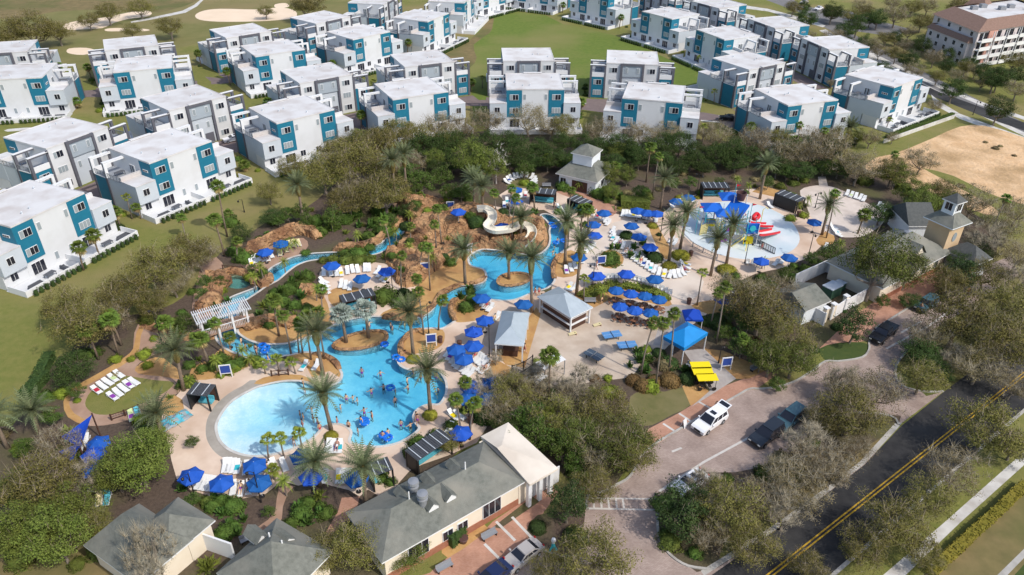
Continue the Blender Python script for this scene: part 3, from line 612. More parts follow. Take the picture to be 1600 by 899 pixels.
T('mid','''1270,405,16;1230,430,18;520,340,20;640,270,20;690,275,20;610,345,14;470,330,18;345,440,12;300,690,12;1125,285,10;820,265,16;880,255,14;720,300,18;880,700,30;840,680,34;800,690,30;830,650,30;1160,540,24;1190,560,24;660,285,24;1300,396,24;1130,520,16''')
T('oak','''985,705,50;700,690,24;930,760,40;1200,40,14;1330,25,18;1400,85,18;1465,120,16;1510,105,16;1220,215,24;1310,215,26;1395,268,30;1470,300,30;620,205,30;575,225,34;525,235,30;455,260,26;880,198,26;420,300,24;1480,440,34;1540,430,36;1440,590,40;1590,520,44''')
T('brown','''1265,55,12;1310,90,14;1355,100,14;1375,80,16;1415,70,16;1460,90,18;1485,60,16;1495,120,16;1525,110,16;1300,130,10;1330,140,8;1360,215,20;1265,215,26;1100,205,20;860,200,24;725,200,24;1545,40,16;1450,10,18;1420,50,16;1395,5,16;1345,10,16;1585,60,14;1600,100,16;600,260,30;545,215,22;940,700,44;890,620,34;1180,780,44;1110,830,40''')
T('ever','''1515,100,15;1535,112,16;1480,105,15;1590,118,18;1320,70,14;1290,75,12;1400,60,14;1360,30,14;1255,12,12;590,215,20;620,240,20;680,265,18;1080,250,20;1130,240,20;1040,240,18;990,245,20;865,240,18;830,255,18;1440,350,18''',.9)
T('mid','''700,300,16;730,300,14;600,290,18;570,300,18;620,300,14;650,300,14;480,345,14;450,335,14;435,345,12;870,690,24;900,720,22;860,660,22;690,690,14;1000,300,14;1050,285,14;1080,285,12;1200,285,12;1230,270,14;395,420,10;320,440,14;315,460,12;290,500,16;280,520,14;250,545,10;120,610,16;80,650,18;40,700,20;1170,500,24;1140,490,18;1215,600,16;300,780,14;590,790,14;420,800,12;530,840,16;1380,470,14''')
T('ghost','775,250,24;1000,200,14'); T('blossom','708,228,15;690,214,12')
plant('goak',1372,408,54,1.6)
T('oak','''138,32,20;168,20,24;218,12,24;265,42,24;415,18,15;205,48,18;1300,20,18;1350,20,18;1240,12,16;1425,12,20;1500,10,20;1385,60,18;1440,35,20;1585,95,22;1590,30,20''',.9)
T('brown','1300,60,22;1360,72,20;1470,30,18;1430,110,20;1405,150,18;1330,92,18;1535,128,16;1590,140,22;1285,100,10;1580,12,22;1460,165,14;1395,215,12')
# -------- palms
def frond_pinnate(r,L,droop,nl,w,th,az):
    mb=MB(); pts=[]
    for k in range(nl+1):
        t=k/nl; x=L*(t-.12*t*t*droop); z=L*(math.sin(th)*t-droop*.55*t*t*1.15); x*=math.cos(th*.8)
        pts.append(Vector((x,0,z)))
    A=Matrix.Rotation(az,4,'Z')
    for k in range(nl):
        p,q=pts[k],pts[k+1]; t=(k+.5)/nl; d=(q-p).normalized()
        l=w*(math.sin(math.pi*min(1,.18+t*.86))**.7)
        mb.poly([p+Vector((0,-.035,0)),q+Vector((0,-.025,0)),q+Vector((0,.025,0)),p+Vector((0,.035,0))])
        for s in (-1,1):
            tip=p+d*l*.75+Vector((0,s*l,-.18*l+r.uniform(-.1,.1)*l)); b=p+(q-p)*.62
            mb.poly([p,b,tip])
    m2=MB(); m2.add(mb,A); return m2
def palm_date(seed,H,L=3.3,nf=48,leafm='date_frond'):
    r=rnd(seed); pr=Proto(); lx,ly=r.uniform(-.25,.25),r.uniform(-.25,.25)
    tk=MB(); tk.tube([(0,0,-.2),(lx*.4,ly*.4,H*.35),(lx,ly,H*.72),(lx,ly,H*.95)],[.30,.23,.22,.22],8)
    pr.add('trunk',tk,'palm_bark',smooth=True)
    bt=MB(); bt.lathe((lx,ly,0),[(.27,H*.70),(.42,H*.76),(.52,H*.88),(.50,H*.95),(.30,H*1.03)],10); pr.add('boot_mass',bt,'boot')
    cr_=MB()
    for k in range(nf):
        t=k/nf; th=R(82-84*t+r.uniform(-8,8)); f=frond_pinnate(r,L*r.uniform(.85,1.1),.18+.62*t,13,.50,th,k*2.399+r.uniform(-.2,.2))
        cr_.add(f,Matrix.Translation((lx,ly,H)))
    pr.add('fronds',cr_,leafm); return pr
def palm_fan(seed,H,Rr=1.0,nf=26,leafm='fan_frond',r0=.15,dead=True,lean=.5):
    r=rnd(seed); pr=Proto(); lx,ly=r.uniform(-lean,lean),r.uniform(-lean,lean)
    tk=MB(); tk.tube([(0,0,-.2),(lx*.2,ly*.2,H*.4),(lx*.6,ly*.6,H*.75),(lx,ly,H)],[r0*1.35,r0,r0*.9,r0*1.05],7)
    pr.add('trunk',tk,'palm_bark' if r0>.12 else 'bark',smooth=True)
    def fans(n,t0,t1,m):
        c=MB()
        for k in range(n):
            t=t0+(t1-t0)*(k+.5)/n; th=R(78-110*t); az=k*2.399+r.uniform(-.25,.25); L=Rr*(r.uniform(.25,.45) if t<.35 else r.uniform(.42,.62))
            d=Vector((math.cos(az)*math.cos(th),math.sin(az)*math.cos(th),math.sin(th))); s=Vector((-math.sin(az),math.cos(az),0)); u=s.cross(d)
            o=Vector((lx,ly,H)); h=o+d*L
            c.poly([o-s*.02,h-s*.02,h+s*.02,o+s*.02])
            for j in range(9):
                a=R(-84+21*j); dd=d*math.cos(a)+s*math.sin(a); bl=Rr*.62*(.75+.25*math.cos(a))
                pp=s*math.cos(a)-d*math.sin(a); tip=h+dd*bl-Vector((0,0,.22*bl+.1*r.random())); md=h+dd*bl*.55
                c.poly([h,md-pp*bl*.13,tip,md+pp*bl*.13])
        return c
    pr.add('fronds',fans(nf,0,.95,0),leafm)
    if dead: pr.add('dead_fronds',fans(7,.98,1.32,0),'dead_frond')
    return pr
PK={}
def palm(kind,base,top,idx=[0]):
    g=G(*base); h=hgt(g,top[1]); h=max(1.2,min(h,22)); idx[0]+=1; sd=idx[0]%5
    key=(kind,sd,round(h*2)/2)
    if key not in PK:
        hh=round(h*2)/2
        PK[key]={'date':lambda:palm_date(sd+30,hh),'fan':lambda:palm_fan(sd+40,hh,1.35,30,r0=.14),'thin':lambda:palm_fan(sd+50,hh,1.0,22,r0=.11,lean=.7),
         'small':lambda:palm_date(sd+60,hh,1.15,26,'lime_frond') if False else palm_small(sd+60,hh),'silver':lambda:palm_fan(sd+70,hh,1.75,34,'silver_frond',.22,False,.2),
         'lime':lambda:palm_fan(sd+80,hh,.95,15,'lime_frond',.1,False,.4)}[kind]()
    d,n={'date':('stout grey green date palm','date_palm'),'fan':('round crowned fan palm','fan_palm'),'thin':('tall thin fan palm','fan_palm'),
     'small':('small thin feathery palm','feather_palm'),'silver':('silver leaved palm','silver_palm'),'lime':('slim lime green palm','fan_palm')}[kind]
    PK[key].spawn(n,'palm',g,rnd(idx[0]).uniform(0,6.28),{'date':'stout date palms','fan':'sabal palms','thin':'tall thin palms','small':'small feathery palms','silver':'silver palms','lime':'slim lime palms'}[kind],None,d)
def palm_small(seed,H):
    r=rnd(seed); pr=Proto(); tk=MB(); lx,ly=r.uniform(-.3,.3),r.uniform(-.3,.3)
    tk.tube([(0,0,-.2),(lx*.3,ly*.3,H*.5),(lx,ly,H)],[.13,.08,.09],6); pr.add('trunk',tk,'bark')
    c=MB()
    for k in range(24):
        t=k/24; c.add(frond_pinnate(r,1.25*r.uniform(.85,1.1),.6+.7*t,9,.26,R(70-85*t),k*2.399),Matrix.Translation((lx,ly,H)))
    pr.add('fronds',c,'lime_frond'); return pr
def PL(kind,s):
    a=[float(x) for x in s.replace(';',' ').replace(',',' ').replace('>',' ').split()]
    for i in range(0,len(a),4): palm(kind,(a[i],a[i+1]),(a[i+2],a[i+3]))
PL('date','''505,586>500,514;517.5,672>511,612;646,557>644,490;672.5,645>670,577;727,445>725,390;831,488>832,405;900.5,461>905,380;882.5,415>883,347;814,375>818,340;1045,410>1050,352;1062,391>1072,332;1110,431>1120,374;1135,412>1146,351;
1284,367>1291,321;500,760>496,720;571,789>564,728;287.5,610>277,550;475,350>462,287;618,317>617,250;636,307>632,242;741,327>740,280;756,340>762,292;1032,327>1036,277;1187,311>1197,257;256,690>246,645;12,700>10,652;60,672>47,642;1320,232>1325,200;795,436>793,394''')
PL('silver','541,535>535,490;576,527.5>572.5,485')
PL('fan','''436,525>426,466;131,422.5>120,385;156,402.5>147,365;154,562>142,512;186,555>172,500;190,540>184,495;232,492>230,470;264,525>260,503;326,572>317,525;355,370>341,290;351,400>336,342;835,326>836,293;907.5,362>911,327;918.4,369>919,325;
856,267>857,246;957,285>958,262;932,288>932,262;857.5,627>857,555;1009.5,285>1015,228;1340,365>1350,335;384,266>386,255;120,170>124,158;530,200>532,190;438,110>440,100;1237,252>1240,220;1480,330>1485,308''')
PL('thin','''455,553>441,490;467,552>459,506;473,552>467,510;486,562>482,493;507,561>503,480;327,568>318,525;350,553>345,508;360,546>358,527;662,523>662,454;685,516>683,468;627,453>624,397;611,394>609,342;656,472>657,433;672,454>672,386;656,425>655,383;
690,382>688,327;682,391>678,348;642,382>642,356;657,323>657,303;776,356>776,299;795,348>795,294;799,377>798,309;888,335>891,296;1020,302>1029,245;1001,585>1007,505;1024,606>1040,500;1045,580>1065,485;1110,510>1119,457;1119,537>1127,452;1145,562>1150,530;
721,685>712,622;734,687>731,627;724,629>720,595;221,342>217,325;291,375>287,342;372,410>369,378;364,345>363,335;1390,279>1400,240;1407,327>1416,296;1545,370>1560,312;1291,372>1311,300;1240,255>1244,196;1272,262>1278,205;1500,335>1510,308;772,190>771,165;505,498>497,454''')
PL('lime','420,718>410,689;444,715>437,687;472,700>466,675;415,584>410,567;437,581>434,561;462,584>460,564;912,470>912,436;1089,477>1095,427;852,672>856,645;735,660>730,640;560,330>558,300;430,750>428,735;1230,140>1232,122;1090,105>1091,90;1260,188>1262,176;1385,200>1387,188;905,405>905,395')
PL('small','''400,452>398,432;412,437>410,418;440,400>436,385;446,425>442,408;452,395>450,382;462,390>460,378;495,470>490,450;620,380>618,362;640,400>638,385;700,345>698,330;560,382>558,368;520,362>518,345;640,350>640,335;676,425>674,402;1150,290>1150,280;
380,560>376,545;390,572>388,558;340,580>338,562;300,560>298,542;1375,430>1376,418;448,775>446,752;300,605>300,595;1310,395>1310,380;940,470>938,455;905,300>906,285;1190,420>1190,408;1170,300>1171,288;1245,330>1245,318;1260,325>1260,312''')
# -------- shrubs, hedges, big-leaved clumps
SH={}
def shrub_mesh(seed,m,flatbase=True,nleaf=900,ls=.10,lump=.12):
    r=rnd(seed); mb=MB()
    N=10
    core=[]
    for k in range(nleaf):
        d=rv(r).normalized(); d.z=abs(d.z)*1.0-.05
        rad=(.80+.2*r.random())*(1+lump*2*noise.noise(d*2.2+Vector((seed,0,0))))
        leafquad(mb,Vector((d.x*rad,d.y*rad,max(d.z*rad,.02))),d+rv(r)*.7,r.uniform(0,6.3),ls*r.uniform(.7,1.3),ls*r.uniform(.4,.8))
    mb.lathe((0,0,0),[(.70,0),(.80,.25),(.66,.6),(.3,.78)],10)
    return mb.mesh('shrub',m)
def clump_mesh(seed,m,nf=22,L=1.3,w=.2):
    r=rnd(seed); mb=MB()
    for k in range(nf):
        az=k*2.399; th=R(r.uniform(35,85)); o=Vector((r.uniform(-.25,.25),r.uniform(-.25,.25),0)); l=L*r.uniform(.6,1.1); pts=[]
        for j in range(5):
            t=j/4; pts.append(o+Vector((math.cos(az)*math.cos(th)*l*t,math.sin(az)*math.cos(th)*l*t,math.sin(th)*l*t-.35*l*t*t*math.cos(th)*1.4)))
        s=Vector((-math.sin(az),math.cos(az),0))
        for j in range(4):
            t0,t1=j/4,(j+1)/4; w0,w1=[w*l*math.sin(math.pi*min(1,.1+.9*t))**.6 if t<1 else .01 for t in (t0,t1)]
            mb.poly([pts[j]-s*w0,pts[j+1]-s*w1,pts[j+1]+s*w1,pts[j]+s*w0])
    return mb.mesh('clump',m)
SHM={}
def shrub(kind,u,v,rp,hs=1.0,idx=[0],z0=0.0):
    idx[0]+=1; sd=idx[0]%3
    mk={'round':('holly_leaf','clipped dark green round shrub'),'yellow':('yellow_leaf','clipped yellow green shrub'),'rust':('rust_leaf','clipped rust tinted shrub'),'bush':('mid_leaf','loose green bush'),'lime':('lime_leaf','lime leaved bush'),
        'banana':('banana_leaf','broad banana leaved clump'),'fern':('groundcover_leaf','arching strap leaved clump'),'oliv':('oak_green','olive grassy bush'),'dry':('oak_brown','dry brown grass clump')}[kind]
    if (kind,sd) not in SHM:
        SHM[(kind,sd)]=clump_mesh(sd+9,mk[0],30,1.25,.17) if kind=='banana' else clump_mesh(sd+19,mk[0],44,1.15,.06) if kind=='fern' else shrub_mesh(sd+29,mk[0],nleaf=1500,ls=.075,lump=.07 if kind in('round','yellow','rust') else .3)
    g=G(u,v,z0); s=rp/ppm(g); g=G(u,v,z0+s*.45*hs); g.z=z0
    o=link({'banana':'banana_clump','fern':'fern_clump','dry':'grass_clump','bush':'bush','round':'clipped_shrub','yellow':'clipped_shrub','rust':'clipped_shrub'}.get(kind,'shrub'),SHM[(kind,sd)],None,g,rnd(idx[0]).uniform(0,6.28),(s,s,s*hs))
    tag(o,None,'plant' if kind in('banana','fern','dry') else 'shrub',mk[1]+('es' if mk[1].endswith('sh') else 's')+' in the resort beds'); auto(o,mk[1])
def SB(kind,s,hs=1.0):
    a=[float(x) for x in s.replace(';',' ').replace(',',' ').split()]
    for i in range(0,len(a),3): shrub(kind,a[i],a[i+1],a[i+2],hs)
SB('yellow','517,680,12;672,647,13;1064,397,16;1047,414,13;1020,352,9;1136,420,17;646,560,12;968,325,4;1062,308,8;1090,308,6',.65)
SB('round','1023,400,15;1026,416,3;1030,366,5;1050,376,4;979,366,12;1040,530,0.1;840,822,15;895,836,18;1045,565,17;1075,590,15;1030,550,12;380,640,.1;630,456,12;650,340,10;720,300,14;786,330,10;778,345,10;800,640,20;755,645,22;1272,545,10;1308,510,10;1320,486,5;1120,500,20;1100,500,12;745,345,14;648,332,9;652,320,12',.85)
SB('rust','1046,592,18;1005,600,16;1022,594,13;990,592,14;1180,535,16;1200,545,14;930,590,10',.95)
SB('bush','''953,402,18;600,460,20;625,470,14;640,462,12;728,478,14;738,466,12;735,455,9;560,395,16;545,400,12;600,358,16;590,345,14;575,368,14;410,425,10;520,350,14;540,340,14;555,330,13;492,345,14;500,360,14;380,400,16;360,345,14;365,390,12;405,375,10;
 1225,430,10;1240,432,10;1260,420,12;1240,415,8;705,662,12;690,690,10;655,690,16;640,705,12;680,680,14;597,745,12;610,752,10;470,800,18;480,785,14;455,815,12;500,790,10;330,790,14;345,780,12;350,830,16;365,822,12;340,835,10;
 345,560,14;335,570,12;360,570,14;375,565,12;400,560,9;315,575,10;430,455,10;450,450,14;470,445,14;480,430,12;440,470,14;460,475,12;455,500,12;430,490,12;420,505,10;480,480,10;805,330,8;890,350,9;915,350,8;872,330,7;750,380,7;740,375,5;695,404,8;682,395,7;1150,430,8;1190,433,10;1206,440,12;
 720,640,8;1010,560,10;1020,590,8;880,290,12;900,305,5;935,300,14;950,310,10;1095,300,8;1120,300,8;1165,300,6;600,415,.1;540,395,12;640,330,10;670,345,8''',1.0)
SB('lime','225,552,12;230,570,9;205,560,7;180,560,10;400,400,8;412,393,8;360,580,8;345,585,8;370,575,7;405,570,6;240,528,7;350,425,7;840,565,9;1010,545,9;660,420,7;950,590,8;1235,340,9;1255,335,9;585,375,9;510,340,9;700,310,8;765,330,8;400,570,7;120,625,6;820,285,9;905,310,8;948,295,9;30,700,14;1285,260,10',.9)
SB('banana','''1000,560,13;1010,575,13;996,548,10;1015,560,10;985,570,8;340,500,12;355,470,10;335,480,12;325,510,10;470,460,12;455,440,12;440,455,12;430,470,11;465,430,10;590,330,12;600,340,12;580,350,12;610,325,10;620,330,10;560,350,10;720,462,10;735,450,10;990,385,10;1005,378,9;985,398,9;1000,400,9;1010,392,9;965,385,8;955,385,8;
 480,812,14;465,790,12;360,815,12;345,800,12;370,830,12;335,775,10;500,800,12;380,810,10;930,455,6;415,505,10;405,490,10;425,480,10;1135,430,6''',1.35)
SB('fern','390,540,8;430,735,7;240,650,8;265,620,9;350,560,9;330,560,10;310,560,9;300,620,5;480,495,8;460,490,9;440,490,9;500,480,8;730,640,7;690,680,9;710,690,9;640,690,9;760,560,7;620,380,9;640,400,9;600,400,9;1180,290,7;1120,295,7;1260,320,7;1250,325,6;1240,325,6;490,340,10;470,350,10;450,375,9;540,362,9;545,375,9',.9)
SB('oliv','520,404,12;540,406,13;560,404,13;578,403,11;505,406,9;1140,440,14;1160,445,14;1180,450,12;1320,260,12;1350,280,14;1380,270,12;1300,250,12;1410,290,12;1240,285,9;1220,290,9;1255,280,10;985,312,8;1000,310,8;400,200,.1;820,470,.1;30,870,24;10,820,20;150,860,16;260,860,14;120,880,14;240,890,18',.9)
SB('dry','1540,222,4;1556,231,6;1563,228,4;1502,290,7;1585,243,4;180,585,9;330,595,.1;1500,700,9;1180,280,8;1150,276,8;1210,285,8;1060,285,8;1030,295,7;980,300,8;960,315,8',.6)
def scatter():
    r=rnd(99); n=0; B=[(560,640,890,880),(130,770,320,910),(335,815,490,910),(868,225,962,305),(1370,330,1530,455),(1240,440,1360,510),(0,0,1600,215)]
    while n<150:
        u,v=r.uniform(0,1300),r.uniform(215,890)
        if any(a<u<c and b<v<d for a,b,c,d in B): continue
        g=G(u,v); l=layer_at(g.x,g.y)
        if l<0 or LAY[l][0]!='mulch': continue
        k=r.choice(['bush','bush','fern','banana','oliv','lime','dry','fern','bush']); s=r.uniform(.75,1.5)*ppm(g)
        shrub(k,u,v,s,r.uniform(.7,1.0)); n+=1
scatter()
def hedge(a,b,wd,ht,m,label,n=60,sp=False):
    A,B=G(*a),G(*b); L=(B-A).length; r=rnd(int(a[0]*7+b[1])); mb=MB(); mb.box(0,L,-wd*.42,wd*.42,0,ht*.92)
    for k in range(int(n*L*(wd+2*ht)*.45)):
        f=r.choice('ttab') ; x=r.uniform(-.1,L+.1)
        p,nn=((x,r.uniform(-wd/2,wd/2),ht*r.uniform(.9,1.06)),(0,0,1)) if f=='t' else ((x,(wd/2)*(-1 if f=='a' else 1),r.uniform(0,ht)),(0,-1 if f=='a' else 1,.3))
        leafquad(mb,Vector(p),Vector(nn)+rv(r)*.8,r.uniform(0,6.3),.14*r.uniform(.7,1.3),.09*r.uniform(.6,1.2))
    o=link('hedge',mb.mesh('hedge',m),None,A,math.atan2((B-A).y,(B-A).x)); tag(o,label,'hedge'); 
    return o
hedge((970,320),(1014,322),3.0,1.5,'bright_leaf','wide clipped bright green hedge beyond the sunbathing terrace')
hedge((1452,899),(1600,762),1.1,.9,'yellow_leaf','long yellow green hedge beside the pale concrete sidewalk',45)
hedge((42,625),(72,590),1.6,1.4,'holly_leaf','dark clipped hedge along the lawn left of the oval lounger lawn')
hedge((60,600),(80,560),1.4,1.3,'holly_leaf','short dark hedge behind the large round evergreen by the lawn')
hedge((700,852),(722,832),1.6,1.6,'holly_leaf','clipped dark hedge under the windows of the long pool house')
hedge((1385,217),(1488,182),1.0,1.0,'mid_leaf','long green hedge by the low wall beside the bare sandy lot')
for s,wd in (('912,468 925,458 945,451 968,448',2.6),('972,448 1000,452 1028,462 1042,473',1.8)):
    q=gp(s,1)
    mb=MB(); r=rnd(int(q[0].x*10)); O=q[0]
    for a,b in zip(q,q[1:]):
        d=b-a; nn=Vector((-d.y,d.x,0)).normalized()
        for k in range(700):
            p=a+d*r.random()+nn*r.uniform(-wd/2,wd/2)-O; p.z=r.uniform(.2,.75); leafquad(mb,p,Vector((0,0,1))+rv(r)*.8,r.uniform(0,6.3),.16,.1)
    o=link('groundcover_bed',mb.mesh('groundcover_bed','groundcover_leaf'),None,O); tag(o,'leafy ground cover bed curving behind the picnic tables, '+('left end by the kiosk' if wd>2 else 'right end under the rear umbrellas'),'plant bed')
# ---------------------------------------------------------------- white and teal duplex houses; local axes: rear wall on y=0 looking to -y, front wall on y=HD
HW,HD,HH=6.83,12.97,9.5
WING,WZT=4.1,6.34
def win_mesh(wd,h,n,pale=0,seed=0):
    mb=MB(); f=.065; mb.box(-wd/2,wd/2,-.07,.03,0,h,0)
    pw=(wd-f*(n+1))/n; r=rnd(seed)
    for k in range(n):
        x=-wd/2+f+k*(pw+f); mb.poly([(x,-.085,f),(x+pw,-.085,f),(x+pw,-.085,h-f),(x,-.085,h-f)],2 if r.random()<pale else 1)
    return mb.mesh('window',['trim_white','glass_dark','glass_pale'])
WM={k:win_mesh(*k) for k in ((2.1,1.35,3,.2,1),(2.1,1.35,3,.6,4),(1.3,1.35,2,.2,2),(.75,1.4,1,.3,3),(2.4,2.1,3,.4,5),(1.5,.45,3,.1,6),(1.5,1.6,4,.3,7))}
WK=list(WM)
def house_proto(var):
    p=Proto(); B=lambda *a,**k: MB().box(*a,**k)
    p.add('main_wall',B(-HW,HW,0,HD,0,HH-.22),'white_wall')
    rf=B(-HW-.06,HW+.06,-.06,HD+.06,HH-.22,HH-.02); 
    for a in ((-HW-.06,HW+.06,-.06,.10),(-HW-.06,HW+.06,HD-.10,HD+.06),(-HW-.06,-HW+.10,.10,HD-.10),(HW-.10,HW+.06,.10,HD-.10)): rf.box(*a,HH-.02,HH+.07)
    rf.box(-2.3,2.3,HD-.4,HD+.4,HH+.075,HH+.22)
    ri=p.add('roof',rf,'roof_white')
    rr=rnd(var+3); vt=MB()
    for k in range(4): vt.lathe((rr.uniform(-5.5,5.5),rr.uniform(1.5,11),HH-.02),[(.13,0),(.13,.3),(.2,.32),(.05,.42)],8)
    p.add('roof_vent',vt,'wing_grey',ri)
    def win(k,x,y,z,rz=0): p.add('window',WM[WK[k]],None,None,(x,y,z),rz)
    for s in (-1,1):
        x0,x1=sorted((s*(HW-3.65),s*(HW+.07)))
        t=B(x0,x1,-.11,0,2.75,HH-.26)
        xa,xb=sorted((s*HW,s*(HW+.07))); t.box(xa,xb,0,3.4,WZT,HH-.26)
        p.add('teal_panel',t,'teal')
        win(0,s*(HW-1.75),-.13,6.9); win(1 if (s+var)%3 else 0,s*(HW-1.75),-.13,3.65); win(3,s*2.55,0,6.9)
        win(4,s*(HW-1.9),0,.15); win(2,s*1.9,0,.95) if var%2==0 else win(3,s*1.4,0,.9)
        win(5,s*(HW+.09),1.8,7.3,R(90)*s)
        # rear wing block
        a,b=sorted((s*HW,s*(HW+WING)))
        p.add('wing_base',B(a+.02 if s<0 else a,b-.02 if s>0 else b,.05,3.9,0,2.62),'white_wall')
        p.add('wing_block',B(a,b,-.6,4.1,2.62,WZT-.14),'wing_grey')
        wr=B(a-.05 if s<0 else a+.002,b+.05 if s>0 else b-.002,-.65,4.14,WZT-.14,WZT); wr.box(a+.01,b-.01,3.7,4.14,WZT,WZT+.75)
        p.add('wing_roof',wr,'roof_white')
        win(2,s*(HW+2.3),-.6,4.0); win(2,s*(HW+2.3),.05,.95)
        # terrace block
        tb=B(a+.03 if s<0 else a,b-.03 if s>0 else b,4.1,HD-.05,0,5.85); p.add('terrace_block',tb,'wing_grey')
        p.add('terrace_floor',B(a+.05,b-.05,4.15,HD-.1,5.85,5.9),'terrace_floor')
        xo=s*(HW+WING); o0,o1=sorted((xo,xo-s*.12))
        rl=B(o0,o1,4.2,HD,5.9,5.98)
        for k in range(9): rl.box(o0+.02,o1-.02,4.25+k*1.05,4.33+k*1.05,5.98,6.85)
        rl.box(o0,o1,4.2,HD-.5,6.85,6.92)
        i=p.add('railing',rl,'metal_grey'); gm=MB(); xm=(o0+o1)/2; gm.poly([(xm,4.3,6.0),(xm,HD-.5,6.0),(xm,HD-.5,6.82),(xm,4.3,6.82)]); p.add('railing_glass',gm,'screen_glass',i)
        tw0,tw1=sorted((xo,xo+s*.06)); p.add('teal_wall',B(tw0,tw1,8.9,HD-.3,.2,5.75),'teal')
        p.add('roof_cap',B(tw0-.06,tw1+.06,8.9,HD-.3,5.75,5.88),'trim_white')
        for yy in (8.3,HD-.38):
            fr=MB(); q0,q1=sorted((xo-s*.42,xo+s*.14)); fr.box(q0,q1,yy+.25,yy+.6,0,8.55); fr.box(q0,q1,yy,yy+.25,5.9,8.55,1); fr.box(q0,q1,yy,yy+.25,0,5.9,0)
            i=p.add('frame_post',fr,['charcoal','trim_white']); c0,c1=sorted((s*HW,xo+s*.14)); 
            bm=B(c0 if s<0 else c0+.07,c1 if s>0 else c1-.07,yy+.25,yy+.6,8.55,8.85); bm.box(c0 if s<0 else c0+.07,c1 if s>0 else c1-.07,yy,yy+.25,8.55,8.85,1); p.add('frame_beam',bm,['charcoal','trim_white'],i)
            p.add('beam_cap',B(c0-(.03 if s<0 else -.07),c1+(.03 if s>0 else -.07),yy-.04,yy+.64,8.85,8.95),'trim_white',i)
        ip0,ip1=sorted((s*HW+s*.01,s*(HW+.45))); p.add('frame_post',B(ip0,ip1,HD-.02,HD+.22,0,9.2),'charcoal')
        f0,f1=sorted((s*(HW+.46),s*(HW+WING-.32)))
        p.add('teal_front',B(f0,f1,HD-.05,HD+.1,.2,5.75),'teal'); p.add('balcony_wall',B(f0-.05,f1+.05,HD-.05,HD+.16,5.76,6.9),'trim_white')
        cx_=(f0+f1)/2; win(0,cx_,HD+.1,3.7,R(180)); win(1,cx_,HD+.1,.9,R(180))
        win(6,s*(HW+.02),6.2,6.1,R(90)*s)
        # front white bay
        for z in (7.0,3.9,.8): win(0 if z!=3.9 else 1,s*4.95,HD,z,R(180))
        g0,g1=sorted((s*2.55,s*3.1)); p.add('frame_post',B(g0,g1,HD,HD+.55,0,HH+.02),'charcoal')
        win(3,s*1.5,HD+.32,7.1,R(180)); win(3,s*1.3,HD+.02,3.6,R(180))
    p.add('frame_beam',B(-2.55,2.55,HD+.07,HD+.55,HH-.5,HH+.02),'charcoal')
    p.add('front_panel',B(-2.55,2.55,HD,HD+.30,6.1,HH-.5),'panel_grey')
    gd=B(-2.5,2.5,HD,HD+.02,0,5.9); p.add('entry_wall',gd,'wing_grey'); p.add('garage_door',B(-2.2,-.1,HD+.02,HD+.08,0,2.3),'charcoal')
    # patio
    pt=B(-11.15,11.15,-4.7,0,.0,.10); i=p.add('patio',pt,'white_wall')
    pwl=MB()
    for a in ((-11.15,11.15,-4.7,-4.55),(-11.15,-11.0,-4.55,-.62),(11.0,11.15,-4.55,-.62),(-.08,.08,-4.55,-.12)): pwl.box(*a,.1,1.15)
    p.add('patio_wall',pwl,'trim_white',i)
    return p
HP=[house_proto(v) for v in range(2)]
HN=0
def house(mode,l,r,desc=None,label=None):
    global HN
    A,B=G(*l,HH),G(*r,HH); d=(B-A); a=math.atan2(d.y,d.x); mid=(A+B)/2; x=Vector((math.cos(a),math.sin(a),0)); y=Vector((-math.sin(a),math.cos(a),0))
    if mode=='R': loc=mid; rz=a
    elif mode=='F': rz=a+math.pi; loc=mid+y*HD
    elif mode=='L': rz=a+R(90); loc=mid+y*HW+x*HD/2    # left wall seen: far-left corner is the front, right corner the rear
    loc=Vector((loc.x,loc.y,0)); HN+=1
    face={'R':'white duplex showing teal rear panels','F':'white duplex showing charcoal framed front','L':'white duplex seen from its side'}[mode]
    o=HP[HN%2].spawn('duplex_house','house',loc,rz,'white and teal duplex houses',None,face,None)
    return loc,rz
HOUSES={}
for k,m,l,r in (('A','R',(232.7,255.2),(329.7,220.3)),('B','R',(431.3,193.2),(522.4,170.7)),('C','R',(15.6,355),(131.3,301.1)),('D','R',(973.8,153.1),(1065.6,160.8)),('E','R',(1395.7,137),(1443.4,120.7)),('F','R',(175.4,113.5),(269.7,105)),
 ('G','R',(792.3,139.7),(881.1,139.4)),('H','R',(1229.7,165.7),(1311.8,155.7)),('I','R',(-31,126),(64.5,121)),('J','R',(615,155.5),(698.8,143)),('K','R',(399.6,88.4),(475.1,77.2)),('L','R',(551.7,62),(608.9,49.4)),('M','R',(668.6,33.9),(700.5,20.9)),
 ('N','L',(668,2),(726,4.8)),('O','R',(811,-27),(856,-22)),('Pp','R',(905.5,-11),(951.5,-2)),('Q','R',(745,-14),(797,-26)),('Rr','R',(1004.9,18.4),(1048.5,29.6)),('Ss','R',(1089,46.4),(1132,62.3)),
 ('T','F',(787.4,95.5),(865.5,95)),('U','F',(948.4,98.5),(1029.5,101.7)),('V','F',(633.7,105),(708.7,96.2)),('W','F',(470.4,130.2),(547.5,116.7)),('X','F',(266,172.5),(350,151)),('Y','F',(75,231.5),(165,199)),('Z','F',(165,79.2),(246,70.9)),
 ('AA','F',(-45,86),(40,80.5)),('AB','F',(356.7,59.2),(420,49.2)),('AC','F',(495.5,37),(545,26.2)),('AD','F',(597,8.5),(622,-6)),('AE','F',(1253,59.4),(1296,78)),('AF','F',(1172.5,109),(1225.3,98.2)),('AG','F',(1167,28.5),(1214,45.5)),('AH','F',(1081.5,2.3),(1122.8,13.2)),('AI','F',(1008,-22),(1048,-11))):
    HOUSES[k]=house(m,l,r)
